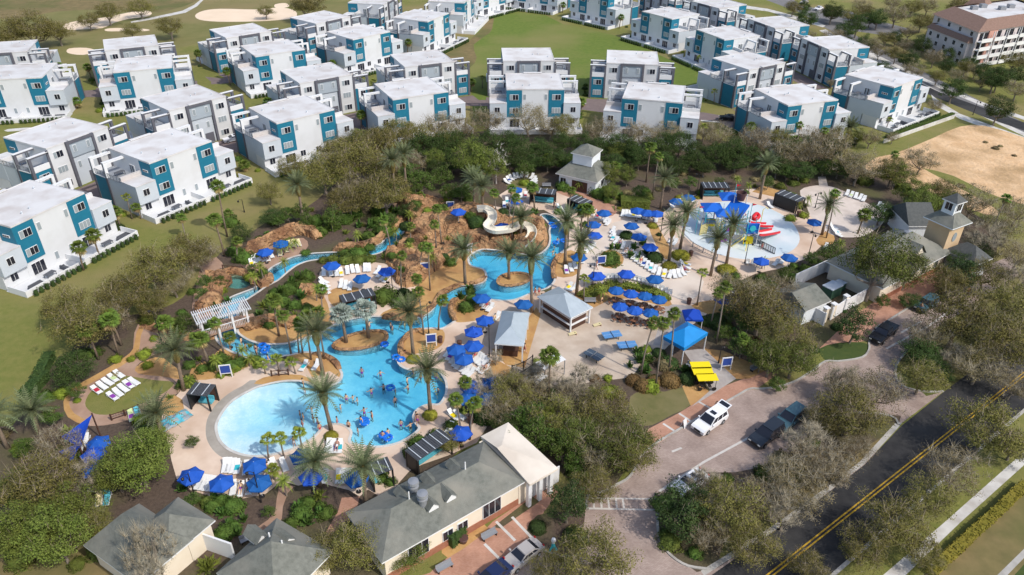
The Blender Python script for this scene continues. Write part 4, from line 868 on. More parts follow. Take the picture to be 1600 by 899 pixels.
# hedges and outdoor furniture on the patios
def sofa_proto():
    p=Proto(); p.add('seat',MB().box(-1.1,1.1,-.4,.4,.1,.42),'furniture'); p.add('backrest',MB().box(-1.1,1.1,.28,.45,.42,.85),'furniture')
    for s in (-1,1): p.add('armrest',MB().box(*sorted((s*1.1,s*1.25)),-.4,.45,.1,.62),'furniture')
    return p
def table_proto():
    p=Proto(); t=MB().box(-.9,.9,-.5,.5,.68,.74); p.add('tabletop',t,'furniture')
    for a in (-.8,.8):
        for b in (-.4,.4): p.add('leg',MB().box(a-.04,a+.04,b-.04,b+.04,0,.68),'furniture')
    return p
SOFA,TABLE=sofa_proto(),table_proto()
for k in HOUSES:
    loc,rz=HOUSES[k]; A=Matrix.Translation(loc)@Matrix.Rotation(rz,4,'Z')
    if k in ('A','B','C','E','F','H','I','L','M','Rr','Ss','Pp','O','Q','K','J'):
        r=rnd(len(k)*7+ord(k[0]))
        for s in (-1,1):
            mb=MB(); 
            for j in range(10):
                x=s*(1.0+j*1.0); q=MB(); q.lathe((x,0,0),[(.30,0),(.34,.5),(.26,.95)],7); mb.add(q)
                for i in range(40): leafquad(mb,Vector((x+r.uniform(-.42,.42),r.uniform(-.42,.42),r.uniform(.1,1.1))),rv(r),r.uniform(0,6),.13,.09)
            o=link('hedge',mb.mesh('hedge','holly_leaf'),None,A@Vector((0,-5.35,0)),rz); tag(o,None,'hedge','clipped shrub hedges along the white patio walls'); auto(o,'patio wall hedge, '+('left half,' if s<0 else 'right half,'),P(A@Vector((s*5.5,-5.35,0))))
    if k in ('A','B','C','E','F','L','M','H','I'):
        for (x,y,z,pr,n,rot) in ((-8.5,-3.6,0,SOFA,'sofa',0),(-5.2,-2.6,0,TABLE,'table',.1),(6.2,-2.7,0,TABLE,'table',-.1),(9.2,-3.3,0,SOFA,'sofa',0),(-2.6,-3.3,0,SOFA,'sofa',1.5)):
            o=pr.spawn('outdoor_sofa' if n=='sofa' else 'patio_table',n,A@Vector((x,y,.1)),rz+rot,'dark furniture on the white patios',None,('dark outdoor sofa' if n=='sofa' else 'dark patio table'))
    hi_=list(HOUSES).index(k); q=MB(); q.poly([A@Vector(p) for p in ((-11.5,HD+.9,.004+.0006*hi_),(11.5,HD+.9,.004+.0006*hi_),(11.5,HD+6.6,.004+.0006*hi_),(-11.5,HD+6.6,.004+.0006*hi_))]); tag(link('lane',q.mesh('lane','lane')),kind='structure')
    rs=rnd(hi_+50)
    for s in (-1,1):
        for yy in (1.5,4.5,7.5,10.5):
            if rs.random()<.4:
                p=A@Vector((s*rs.uniform(11.6,12.6),yy,0)); u_,v_=P(p)
                if v_>2 and 0<u_<1600: shrub(rs.choice(['bush','lime','fern','round','bush']),u_,v_,rs.uniform(.55,1.0)*ppm(p),.9)
        if rs.random()<.55:
            p=A@Vector((s*12.4,rs.uniform(-1,11),0)); u_,v_=P(p)
            if v_>8 and 0<u_<1600: palm('fan' if rs.random()<.6 else 'lime',(u_,v_),(u_,v_-rs.uniform(2.5,4.2)*ppm(p)))
    for s in (-1,1):
        if P(loc)[1]<320: TABLE.spawn('terrace_table','table',A@Vector((s*8.8,7.6,5.9)),rz,'dark furniture on the roof terraces',None,'roof terrace table, '+('left side,' if s<0 else 'right side,'))
def flatwall(name,label,cat,a,b,h,t,m,z0=0):
    A,B=G(*a),G(*b); L=(B-A).length; o=link(name,MB().box(0,L,-t/2,t/2,z0,h).mesh(name,m),None,A,math.atan2((B-A).y,(B-A).x)); return tag(o,label,cat)
flatwall('low_wall','low grey block wall under the long hedge by the bare sandy lot','wall',(1380,224),(1490,185),.9,.25,'concrete')
# ---------------------------------------------------------------- balconied apartment block, upper right
def at_root(root):
    return Matrix.Translation(root.location).inverted()
O=G(1530,95); O.z=0
apt=thing('apartment_block','grey and pink apartment block with white balconies and brown hipped roofs','building',O)
zt=10.8
a=G(1461,22,zt); b=G(1530,50,zt); c=G(1664,30,zt)
def loc2(*ps): return [p-O for p in ps]
A_,B_,C_=(Vector((p.x,p.y,0)) for p in (a,b,c))
D_=C_+(A_-B_); 
fp=[(p.x-O.x,p.y-O.y) for p in (A_,B_,C_,D_)]
mat('beige_siding',(.60,.53,.52),(.64,.57,.56),1,.8); part('wall',MB().prism(fp,0,zt),'beige_siding',apt)
cen=Vector((sum(p[0] for p in fp)/4,sum(p[1] for p in fp)/4,0))
def ringroof(fp,z0,z1,out,inn):
    mb=MB(); n=len(fp); cc=cen
    o=[Vector((p[0],p[1],0)) for p in fp]; e=[cc+(q-cc)*(1+out)+Vector((0,0,z0)) for q in o]; i=[cc+(q-cc)*inn+Vector((0,0,z1)) for q in o]
    for k in range(n): mb.poly([e[k],e[(k+1)%n],i[(k+1)%n],i[k]])
    mb.poly([q+Vector((0,0,0)) for q in e][::-1]); return mb,i
mat('roof_brown',(.20,.125,.095),(.26,.165,.13),2.,.9)
mb,inn=ringroof(fp,zt,zt+2.6,.04,.74); rr_=part('roof',mb,'roof_brown',apt)
fl_=MB(); fl_.poly([p-Vector((0,0,.5)) for p in inn]); part('flat_roof',fl_,'roof_white',rr_)
for k in range(5): part('roof_unit',MB().box(-.9,.9,-.9,.9,zt+2.1,zt+3.2),'metal_grey',rr_,(cen.x+(k-2)*4.5,cen.y+(k%2)*3,0))
cupola=MB(); cupola.lathe((cen.x-2,cen.y+10,zt+1.5),[(5,0),(.1,4.5)],4); part('roof_peak',cupola,'roof_brown',rr_)
def facade(P0,P1,nx,nz,outd,bal):
    d=(P1-P0); L=d.length; d.normalize(); ang=math.atan2(d.y,d.x)
    for iz in range(nz):
        z=.6+iz*(zt-1)/nz
        for ix in range(nx):
            x=(ix+.5)*L/nx; q=P0+d*x-O
            if bal:
                wdt=L/nx*.86; m=MB().box(-wdt/2,wdt/2,-1.5,0,z-.25,z); o=part('balcony',m,'trim_white',apt,(q.x,q.y,0),ang)
                rm=MB(); rm.box(-wdt/2,wdt/2,-1.5,-1.42,z+.75,z+.9); rm.box(-wdt/2,wdt/2,-1.48,-1.44,z,z+.75)
                for s in (-1,1): rm.box(*sorted((s*wdt/2,s*(wdt/2-.2))),-1.5,-1.3,z+.9 ,z+2.7)
                part('railing',rm,'trim_white',o); 
                wm=MB().box(-wdt*.4,wdt*.4,-.06,0,z+.02,z+2.3); part('window',wm,'glass_dark',apt,(q.x,q.y,0),ang)
            else: link('window',WM[WK[2]],apt,(q.x,q.y,z+.9),ang)
w1,w2=G(1452,38,8.2),G(1514,62,8.2); d=(w2-w1); L=d.length; d.normalize(); an=math.atan2(d.y,d.x); wl=w1-O; wl.z=0
lo=part('lower_wing',MB().box(0,L,0,9,0,7.2),'beige_siding',apt,wl,an); ms=MB(); q=[(-.5,-.5),(L+.5,-.5),(L+.5,9.5),(-.5,9.5)]; q2=[(.5,.6),(L-.5,.6),(L-.5,8.4),(.5,8.4)]
for k in range(4): ms.poly([(*q[k],7.2),(*q[(k+1)%4],7.2),(*q2[(k+1)%4],8.7),(*q2[k],8.7)],0)
ms.poly([(*p,8.4) for p in q2],1); part('mansard_roof',ms,['roof_brown','roof_white'],lo)
for iz in range(3):
    for ix in range(5): link('window',WM[WK[2]],lo,((ix+.5)*L/5,-.02,.6+iz*2.3),0)
facade(B_,C_,7,4,1,True); facade(A_,B_,4,4,1,False)
pk=MB().box(-1.9,1.9,-.35,0,.1,zt-.1); d=(C_-B_).normalized(); q=B_+d*6.5-O
mat('pink_wall',(.55,.30,.24),(.6,.34,.27),1,.8); part('pink_bay',pk,'pink_wall',apt,(q.x,q.y,0),math.atan2(d.y,d.x))
# ---------------------------------------------------------------- resort buildings
def hip(mb,L,W,ze,zr,ov=.5,end=None,m=0,th=.18,fas=1):
    """hipped roof over x 0..L, y 0..W"""
    e=(W/2+ov if end is None else end); y=W/2
    a=[Vector(p) for p in ((-ov,-ov,ze),(L+ov,-ov,ze),(L+ov,W+ov,ze),(-ov,W+ov,ze))]; r0=Vector((-ov+e,y,zr)); r1=Vector((L+ov-e,y,zr))
    mb.poly([a[0],a[1],r1,r0],m); mb.poly([a[2],a[3],r0,r1],m); mb.poly([a[1],a[2],r1],m); mb.poly([a[3],a[0],r0],m)
    dn=Vector((0,0,-th))
    for i in range(4): mb.poly([a[i]+dn,a[(i+1)%4]+dn,a[(i+1)%4],a[i]],fas)
    mb.poly([p+dn for p in a][::-1],fas); return mb
def frame_at(l,r,z):     # origin and yaw from two eave pixels, left to right as seen
    A,B=G(*l,z),G(*r,z); d=B-A; return Vector((A.x,A.y,0)),math.atan2(d.y,d.x),d.length
def lx(O,a,p): d=p-O; return (d.x*math.cos(a)+d.y*math.sin(a), -d.x*math.sin(a)+d.y*math.cos(a))
def win_at(root,x,y,z,k,rz=0): return link('window',WM[WK[k]],root,(x,y,z),rz)
def dormer(root,x,y,z,rz,m='shingle',s=1.0):
    mb=MB(); w,d,h=.8*s,2.6*s,1.0*s
    mb.poly([(-w,0,0),(w,0,0),(w,0,h*.7),(0,0,h*1.5),(-w,0,h*.7)],1)
    for q in (-1,1): mb.poly([(q*w*1.2,-.15,h*.62),(q*w*1.2,d,h*.62),(0,d,h*1.55),(0,-.15,h*1.55)],0); mb.poly([(q*w,0,0),(q*w,d,0),(q*w,d,h*.7),(q*w,0,h*.7)],1)
    return part('dormer',mb,[m,'trim_white'],root,(x,y,z),rz)
# long pool house
O,a,L=frame_at((600,871),(810,752),3.6); bk=G(755,696,3.6); W=lx(O,a,bk)[1]
ph=thing('pool_house','long cream pool house with grey shingled hipped roof and dormers','building',O,a)
print('poolhouse',L,W)
mb=MB().box(0,L,0,W,0,3.5); part('wall',mb,'cream',ph); bm=MB().box(-.06,L+.0,-.08,0,0,.9); part('brick_base',bm,'brick_red',ph)
ZR=3.6+W*.28; rf=part('roof',hip(MB(),L,W,3.62,ZR,.5,W*.5),['shingle','trim_white'],ph)
for u,v in ((767,793),(653,859)):
    x=lx(O,a,G(u,v,1.8))[0]; w_=win_at(ph,x,-.02,.9,4); arc=MB(); arc.prism([(1.2*math.cos(R(k*20)),0.42*math.sin(R(k*20))) for k in range(10)],0,.08); am=arc.mesh('arch',['glass_dark']); o=link('arch',am,w_,(0,-.09,2.1)); o.rotation_euler=(R(90),0,0)
for u,v in ((719.6,817),(697,831)): win_at(ph,lx(O,a,G(u,v,1.8))[0],-.02,1.0,2)
sl_=(ZR-3.6)/(W/2+.5)
for u,v,f in ((712,785,1),(684,800,1),(705,722,0),(665,742,0),(625,765,0)):
    x,y=lx(O,a,G(u,v,5.0)); 
    if f: y=W*.2; dormer(rf,x,y,3.62+sl_*(y+.3),0,s=.72)
    else: y=W*.84; dormer(rf,x,y,3.62+sl_*(W-y+.3),math.pi,s=.72)
for u,v in ((647,768),(661,787)):
    x,y=lx(O,a,G(u,v,5.0)); m_=MB(); m_.lathe((x,y,4.6),[(.42,0),(.42,1.0),(.55,1.05),(.55,1.25),(.42,1.3),(.42,1.6),(.62,1.65),(.55,1.95),(.1,2.05)],14); part('roof_vent',m_,'metal_grey',rf,smooth=False)
for t in (.3,.72): m_=MB(); m_.lathe((L*t,W/2,ZR-.1),[(.09,0),(.07,1.1),(.01,1.2)],6); part('vent_pipe',m_,'trim_white',rf)
# flat cream annexe on its right end
pr=[lx(O,a,G(u,v,3.9)) for u,v in ((805,764.6),(867,731),(800.6,671),(752,696))]
x0,x1=L+.55,max(pr[1][0],pr[2][0]); y0=min(pr[0][1],pr[1][1])-.0; y1=W+1.2
an=part('annexe',MB().box(L+.02,x1-.5,y0+1.0,y1-.4,0,3.5),'cream',ph)
am=MB(); am.box(x0,x1+.3,y0-.2,y1,3.5,3.78); am.poly([(x0,y0-.2,3.785),(x1+.3,y0-.2,3.785),(x1-3,y1-3.2,4.5),(x0,y1-3.2,4.5)]); am.poly([(x1+.3,y0-.2,3.785),(x1+.3,y1,3.785),(x1-3,y1-3.2,4.5)]); am.poly([(x1+.3,y1,3.785),(x0,y1,3.785),(x0,y1-3.2,4.5),(x1-3,y1-3.2,4.5)])
part('annexe_roof',am,'cream_roof',an)
for k in range(3): part('column',MB().box(-.22,.22,-.22,.22,0,3.5),'trim_white',ph,(L+.8+k*(x1-L-1.2)/2,y0+.2,0))
for k in range(2): part('door',MB().box(-1.0,1.0,-.1,0,.05,2.5),'trim_white',an,(L+(x1-L)*.62+k*2.1,y0+.98,0))
# white house with a cupola
O,a,L=frame_at((874,270),(931,283),3.2); bk=G(954,273,3.2); W=max(8,lx(O,a,bk)[1]); print('bath',L,W)
ch=thing('cupola_house','white sided house with grey hipped roof and square cupola behind the pool terrace','building',O,a)
part('wall',MB().box(0,L,0,W,0,3.1),'siding',ch); rf=part('roof',hip(MB(),L,W,3.2,6.2,.6,L*.42),['shingle','trim_white'],ch)
cu=part('cupola',MB().box(L/2-2.1,L/2+2.1,W/2-2.1,W/2+2.1,5.0,7.3),'siding',rf); c2=MB(); hip(c2,4.2,4.2,7.3,8.9,.35,2.4); part('cupola_roof',c2,['shingle','trim_white'],cu,(L/2-2.1,W/2-2.1,0))
part('porch_opening',MB().box(L*.36,L*.78,-.04,0,.05,2.3),'dark_wood',ch); part('door',MB().box(L*.24,L*.33,-.06,0,.05,2.4),'trim_white',ch); part('door',MB().box(L*.80,L*.86,-.06,0,.05,2.4),'trim_white',ch)
win_at(ch,L*.12,-.02,1,2); win_at(ch,L+.02,W*.4,1,2,R(90))
# tower building
O,a,L=frame_at((1378,447),(1480,393),3.2); W=9
tb=thing('tower_building','tan stuccoed clubhouse with a square tower, cupola and grey green shingled roofs','building',O,a)
part('wall',MB().box(0,L,0,W,0,3.1),'cream',tb); rf=part('roof',hip(MB(),L,W,3.2,6.4,.6),['shingle','trim_white'],tb); part('brick_base',MB().box(0,L,-.1,0,0,.8),'brick_red',tb)
for k in range(3): win_at(tb,L*(.45+.2*k),-.02,1.1,2)
gx=MB(); gx.poly([(-2.2,0,0),(2.2,0,0),(0,0,2.4)],1)
for q in (-1,1): gx.poly([(q*2.6,-.3,-.1),(q*2.6,6,-.1),(0,6,2.6),(0,-.3,2.6)],0)
part('gable',gx,['shingle','cream'],rf,(L*.62,1.2,3.6)); 
part('roof_vent',MB().lathe((L*.75,W*.55,5.2),[(.5,0),(.5,.9),(.7,1.),(.1,1.3)],10),'metal_grey',rf)
t0,ta,tl=frame_at((1453,339.5),(1495.5,358.4),8.0); tx,ty=lx(O,a,t0); tl-=1.0
tw=MB(); tw.box(0,tl,0,tl,0,7.9); T0=part('tower',tw,'tan_stucco',tb,(tx,ty,0),ta-a); print('tower',tl)
r_=part('tower_roof',hip(MB(),tl,tl,8.0,10.2,.7,tl/2+.2),['shingle','siding'],T0)
c_=part('cupola',MB().box(tl/2-1.05,tl/2+1.05,tl/2-1.05,tl/2+1.05,9.2,11.6),'siding',r_); cc=MB(); hip(cc,2.1,2.1,11.6,12.8,.3,1.3); part('cupola_roof',cc,['shingle_dark','trim_white'],c_,(tl/2-1.05,tl/2-1.05,0))
for rz,x,y in ((0,tl/2,tl/2-1.07),(R(90),tl/2+1.07,tl/2)): link('window',WM[WK[2]],c_,(x,y,10.0),rz)
ov=MB(); ov.prism([(.55*math.cos(R(30*k)),.85*math.sin(R(30*k))) for k in range(12)],0,.08); o=part('oval_window',ov,'glass_pale',T0,(tl+.0,tl*.5,5.6)); o.rotation_euler=(R(90),0,R(90))
dr=MB(); dr.prism([(-1.4,0),(1.4,0),(1.4,2.2)]+[(1.4*math.cos(R(20*k)),2.2+1.2*math.sin(R(20*k))) for k in range(1,9)]+[(-1.4,2.2)],0,.1); o=part('arched_door',dr,'glass_dark',T0,(tl+.02,tl*.5,.1)); o.rotation_euler=(R(90),0,R(90))
rw=MB().box(tl+.02,tl+5,tl*.35,tl+1,0,3.2); rr=part('side_wing',rw,'siding',T0); q=MB(); hip(q,5,tl*.65+1,3.3,5.2,.4); part('side_roof',q,['shingle_dark','trim_white'],rr,(tl,tl*.35,0))
b0,ba,bl=frame_at((1422,352),(1462,352),3.4); bx,by=lx(O,a,b0); bwm=MB().box(0,bl,0,7,0,3.3); o=part('rear_wing',bwm,'siding',tb,(bx,by,0),ba-a); q=MB(); hip(q,bl,7,3.4,6.2,.4,.4); part('rear_roof',q,['shingle_dark','trim_white'],o)
# lower left buildings
def quadhouse(name,label,l,f,r_,z,zr,ext=0):
    O,a,L=frame_at(l,f,z); W=lx(O,a,G(*r_,z))[1]; print(name,L,W)
    t=thing(name,label,'building',O,a); part('wall',MB().box(0,L,0,W,0,z-.1),'cream',t); rf=part('roof',hip(MB(),L,W,z,zr,.5),['shingle','trim_white'],t); return t,rf,L,W
gh,rf,L,W=quadhouse('gabled_house','grey shingled house with a second gabled wing, half hidden by trees, lower left corner',(142,850),(218,905),(287,842),3.2,6.6)
q=MB(); hip(q,5.0,5.0,3.25,5.4,.4,2.6); part('side_roof',q,['shingle','trim_white'],rf,(L*.35,W-2.2,0)); part('side_wing',MB().box(L*.35,L*.35+5,W+.02,W+2.8,0,3.1),'cream',gh)
for x,y in ((L*.4,2.2),(L*.6,W*.5)): part('vent_pipe',MB().lathe((x,y,4.6),[(.1,0),(.08,1.0),(.02,1.1)],6),'trim_white',rf)
g2,rf,L,W=quadhouse('dormered_house','grey shingled house with two small dormers on the bottom edge beside a dark screen tree',(350,893),(430,945),(470,840),3.2,6.2)
for u,v in ((410,845),(452,850)):
    x,y=lx(g2.location,g2.rotation_euler.z,G(u,v,4.6)); dormer(rf,x,y,4.2,R(53)-g2.rotation_euler.z,s=.8)
for x in (.35,.6): part('vent_pipe',MB().lathe((L*x,W*.6,5.0),[(.1,0),(.08,1.0),(.02,1.1)],6),'trim_white',rf)
flatwall('screen_wall','white screen wall joining the two shingled houses at the lower left','wall',(309,853),(368,874),2.4,.2,'trim_white')
# open structures on four posts
def posts_roof(name,label,cat,cs,z,group=None,kind='louvre',desc=None,bright='dark_metal'):
    c=[G(u,v,z) for u,v in cs]; O=sum(c,Vector())/4; O.z=0
    d=(c[1]-c[0]); a=math.atan2(d.y,d.x)
    t=thing(name,label,cat,O,a,group,None,desc); p=[lx(O,a,q) for q in c]
    x0=(p[0][0]+p[3][0])/2; x1=(p[1][0]+p[2][0])/2; y1=(p[0][1]+p[1][1])/2; y0=(p[2][1]+p[3][1])/2
    return t,min(x0,x1),max(x0,x1),min(y0,y1),max(y0,y1)
CAB=(('black louvred cabana',((528.8,462),(579,450),(588,460),(536,474)),4,'b'),('black louvred cabana',((305,597.5),(337.5,601),(322.5,620),(291,615)),2,'l'),('black louvred cabana',((831.5,293),(870,296.7),(866.5,304.6),(826.6,301)),4,'b'),
 ('black louvred cabana',((898,304),(927.7,315),(912,321),(887,311)),4,'l'),('black louvred cabana',((632,704),(685,670),(709,684),(652,720)),5,'b'),('black louvred cabana',((575.6,723),(609.4,712),(611.6,737.5),(576.4,743)),3,'b'),
 ('black louvred cabana',((1095,285),(1136,285),(1140,293.4),(1099,294)),5,'b'),('black louvred cabana',((1211,302),(1222,296.6),(1260,309),(1247,316)),4,'l'))
CABO=[]
for ds,cs,nb,side in CAB:
    t,x0,x1,y0,y1=posts_roof('cabana',None,'cabana',cs,2.6,'black louvred cabanas',desc=ds)
    CABO.append((t,x0,x1,y0,y1))
    rm=MB(); rm.box(x0,x1,y0,y1,2.52,2.6); n=int((x1-x0 if x1-x0>y1-y0 else y1-y0)/.28)
    lng=x1-x0>y1-y0
    for k in range(n):
        if lng: xx=x0+(x1-x0)*(k+.5)/n; rm.box(xx-.05,xx+.05,y0+.1,y1-.1,2.6,2.66)
        else: yy=y0+(y1-y0)*(k+.5)/n; rm.box(x0+.1,x1-.1,yy-.05,yy+.05,2.6,2.66)
    i=part('roof',rm,'louvre',t); sm=MB()
    for k in range(nb):
        f=(k+.5)/nb
        if lng: xx=x0+(x1-x0)*f; sm.box(xx-.05,xx+.05,y0,y1,2.665,2.70)
        else: yy=y0+(y1-y0)*f; sm.box(x0,x1,yy-.05,yy+.05,2.665,2.70)
    part('light_strip',sm,'wing_grey',i)
    for x in (x0+.1,x1-.1):
        for y in (y0+.1,y1-.1): part('post',MB().box(x-.09,x+.09,y-.09,y+.09,0,2.52),'dark_metal',t)
    part('back_screen',MB().box(x0+.2,x1-.2,y1-.14,y1-.06,.05,2.45),'dark_wood',t)
    part('end_screen',MB().box(x0+.04,x0+.10,y0+.3,y1-.3,.05,2.45),'dark_metal',t)
    sb=MB().box(x0+.5,x1-.5,y1-1.1,y1-.3,.2,.5); sb.box(x0+.5,x1-.5,y1-.45,y1-.25,.5,.95); part('day_bed',sb,'sling_aqua',t)
# snack kiosk and pavilion
def tin_roof(L0,L1,W0,W1,z,zr,e):
    mb=MB(); hip(mb,L1-L0,W1-W0,z,zr,.0,e,0,.15,1); mb.v=[(x+L0,y+W0,zz) for x,y,zz in mb.v]
    n=len(mb.f); L,W=L1-L0,W1-W0
    k=.6
    while k<L:   # standing seams
        for s in (0,1):
            h=min(k,L-k,e)/e if e>0 else 1
            yb=W0 if s==0 else W1; ym=W0+(W/2)*h if s==0 else W1-(W/2)*h
            mb.poly([(L0+k-.03,yb,z+.03),(L0+k+.03,yb,z+.03),(L0+k+.03,ym,z+(zr-z)*h+.03),(L0+k-.03,ym,z+(zr-z)*h+.03)],0)
        k+=.6
    return mb
t,x0,x1,y0,y1=posts_roof('snack_kiosk','dark brown snack kiosk with blue grey tin hipped roof and white corner posts','kiosk',((843,463),(874,448.8),(923.5,481),(890.5,496)),2.9)
if True:
    dx,dy=x1-x0,y1-y0; print('kiosk',dx,dy)
    part('roof',tin_roof(x0-.2,x1+.2,y0-.2,y1+.2,2.9,4.5,2.6) if dx>dy else tin_roof(x0-.2,x1+.2,y0-.2,y1+.2,2.9,4.5,min(dx/2-.05,2.6)),['tin','trim_white'],t)
    part('wall',MB().box(x0+.5,x1-.5,y0+.5,y1-.5,0,2.7),'dark_wood',t); part('counter',MB().box(x0+.2,x1-.2,y0+.2,y1-.2,1.0,1.12),'trim_white',t)
    sg=MB().box(x0+.45,x1-.45,y0+.45,y1-.45,1.9,2.0); part('trim_band',sg,'trim_white',t)
    for x in (x0+.15,x1-.15):
        for y in (y0+.15,y1-.15): part('post',MB().box(x-.1,x+.1,y-.1,y+.1,0,2.75),'trim_white',t)
t,x0,x1,y0,y1=posts_roof('pavilion','open pavilion with pale grey tin hipped roof on white posts','pavilion',((792,486),(834,489),(811,543),(764.6,534)),2.9)
dx,dy=x1-x0,y1-y0; print('pav',dx,dy)
q=tin_roof(0,dy,0,dx,2.9,4.4,2.5); A=Matrix.Translation((x1,y0,0))@Matrix.Rotation(R(90),4,'Z'); part('roof',MB().add(q,A),['tin','trim_white'],t)
for k in range(4):
    for x in (x0+.2,x1-.2): y=y0+.2+(dy-.4)*k/3; part('post',MB().box(x-.09,x+.09,y-.09,y+.09,0,2.8),'trim_white',t)
part('bar_counter',MB().box(x0+1,x1-1,y0+1.2,y1-1.2,0,1.05),'dark_wood',t)
# blue canopy
t,x0,x1,y0,y1=posts_roof('entrance_canopy','large bright blue fabric canopy over the entrance walk','canopy',((1036.7,525),(1073,502.5),(1106.7,520),(1068,544)),3.0)
cm=MB(); hip(cm,x1-x0,y1-y0,3.0,4.3,0,(x1-x0)*.42,0,.55,0); part('canopy',cm,'canopy_blue',t,(x0,y0,0))
for x in (x0+.1,x1-.1):
    for y in (y0+.1,(y0+y1)/2,y1-.1): part('post',MB().box(x-.06,x+.06,y-.06,y+.06,0,2.9),'trim_white',t)
tt=thing('pop_up_tent','small navy peaked tent behind the bright blue canopy','tent',G(1079,512)); c2=MB(); hip(c2,2.6,2.6,2.3,3.4,0,1.3,0,.3,0); part('canopy',c2,'sail_blue',tt,(-1.3,-1.3,0))
for x in (-1.2,1.2):
    for y in (-1.2,1.2): part('post',MB().box(x-.04,x+.04,y-.04,y+.04,0,2.2),'trim_white',tt)
# awnings by the dark fence
for cs,lb in ((((820,591),(837.5,577.5),(856,587.5),(837.5,601)),'near of two white flat awnings beside the twiggy trees below the plaza'),(((836,567),(868,552),(886,560),(852,578)),'far of two white flat awnings beside the twiggy trees below the plaza')):
    t,x0,x1,y0,y1=posts_roof('awning',lb,'awning',cs,2.6); part('roof',MB().box(x0,x1,y0,y1,2.5,2.6),'trim_white',t)
    for x in (x0+.1,x1-.1):
        for y in (y0+.1,y1-.1): part('post',MB().box(x-.05,x+.05,y-.05,y+.05,0,2.5),'metal_grey',t)
def fence(label,pts,h,m='dark_metal',cat='fence',bars=.16,solid=False):
    q=[G(*p) for p in pts]; O=q[0]; t=thing('fence',label,cat,O); 
    for a_,b_ in zip(q,q[1:]):
        L=(b_-a_).length; an=math.atan2((b_-a_).y,(b_-a_).x); mb=MB()
        if solid: mb.box(0,L,-.06,.06,0,h)
        else:
            mb.box(0,L,-.03,.03,h-.1,h); mb.box(0,L,-.03,.03,.15,.25)
            for k in range(int(L/bars)): mb.box(k*bars,k*bars+.025,-.012,.012,.25,h-.1)
        part('panel',mb,m,t,a_-O,an)
    for a_ in q: part('post',MB().box(-.08,.08,-.08,.08,0,h+.1),m,t,a_-O)
    return t
fence('dark barred fence beside the white awnings',[(800,588),(818,582),(832,572)],1.8)
fence('white solid fence on two sides behind the fenced utility yard',[(1240,448),(1290,425),(1350,446)],2.4,'trim_white',solid=True)
fence('white panelled gate fence nearest the driveway bulb of lawn',[(1266,498),(1286,509)],2.2,'trim_white',solid=True)
fence('middle white panel fence between tan pillars on the brick walk',[(1297,500),(1315,488)],2.2,'trim_white',solid=True)
fence('long white panel fence on the brick walk, below the leaning trees',[(1318,487),(1335,478),(1353,468)],2.2,'trim_white',solid=True)
fence('dark railing beside the oval lounger lawn',[(175,657),(196,650),(218,641)],.9,'dark_wood',bars=.3)
fence('brown railing above the hot tub rocks',[(349,422),(364,423),(380,424)],.9,'dark_wood',bars=.3)
fence('brown railing by the small palms at the wading beach',[(425,588),(436,587),(451,586)],.9,'dark_wood',bars=.8)
fence('grey railing curved along the near side of the splash pad',[(1068,372),(1082,386),(1098,395),(1120,405)],.9,'metal_grey',bars=.5)
for u,v in ((1286,503),(1298,497),(1317,484)):
    t=thing('gate_pillar',None,'pillar',G(u,v),.5,'tan pillars of the yard fence',None,'tan gate pillar'); part('shaft',MB().box(-.3,.3,-.3,.3,0,2.5),'cream',t); part('cap',MB().box(-.4,.4,-.4,.4,2.5,2.65),'trim_white',t)
for u,v,s in ((1297,462,1.3),(1308,454,1.0)):
    t=thing('transformer_box','green utility cabinet in the fenced yard, '+('larger one' if s>1.2 else 'smaller one'),'utility box',G(u,v),.6); part('cabinet',MB().box(-s,s,-s*.7,s*.7,.1,s*1.4),'green_box',t); part('lid',MB().box(-s*1.05,s*1.05,-s*.75,s*.75,s*1.4,s*1.5),'wing_grey',t)
O,a,L=frame_at((1258,484),(1292,484),2.8)
us=thing('utility_shed','low shed with grey shingled roof beside the fenced utility yard','shed',O,.55); part('wall',MB().box(0,5,0,5.5,0,2.7),'siding',us); part('roof',hip(MB(),5,5.5,2.8,4.3,.4,.3),['shingle','trim_white'],us)
# pergola bridge
c=[G(*p,3.2) for p in ((314,502.5),(384,482),(375,471),(308,491))]; O=sum(c,Vector())/4; O.z=0; d=c[1]-c[0]; a=math.atan2(d.y,d.x); L=d.length+.6; Wd=3.0
br=thing('pergola_bridge','white slatted pergola on a footbridge over the lazy river','bridge',O,a)
dk=MB()
for k in range(12):
    x=-L/2-1+k*(L+2)/12; z=.35+.55*math.sin(math.pi*(k+.5)/12); dk.box(x,x+(L+2)/12,-1.4,1.4,z-.3,z)
part('deck',dk,'walk',br)
for s in (-1,1):
    for k in range(4): x=-L/2+.3+k*(L-.6)/3; part('post',MB().box(x-.14,x+.14,s*1.3-.14,s*1.3+.14,-.4 if k in(1,2) else 0,3.0),'trim_white',br); 
    part('beam',MB().box(-L/2-.4,L/2+.4,s*1.3-.08,s*1.3+.08,3.0,3.2),'trim_white',br)
    rl=MB().box(-L/2,L/2,s*1.36-.04,s*1.36+.04,1.7,1.8)
    for k in range(30): rl.box(-L/2+k*L/30,-L/2+k*L/30+.04,s*1.36-.02,s*1.36+.02,.8,1.7)
    part('railing',rl,'trim_white',br)
sm=MB(); n=26
for k in range(n): x=-L/2-.3+k*(L+.6)/(n-1); sm.box(x-.05,x+.05,-1.9,1.9,3.2,3.38)
part('slats',sm,'trim_white',br)
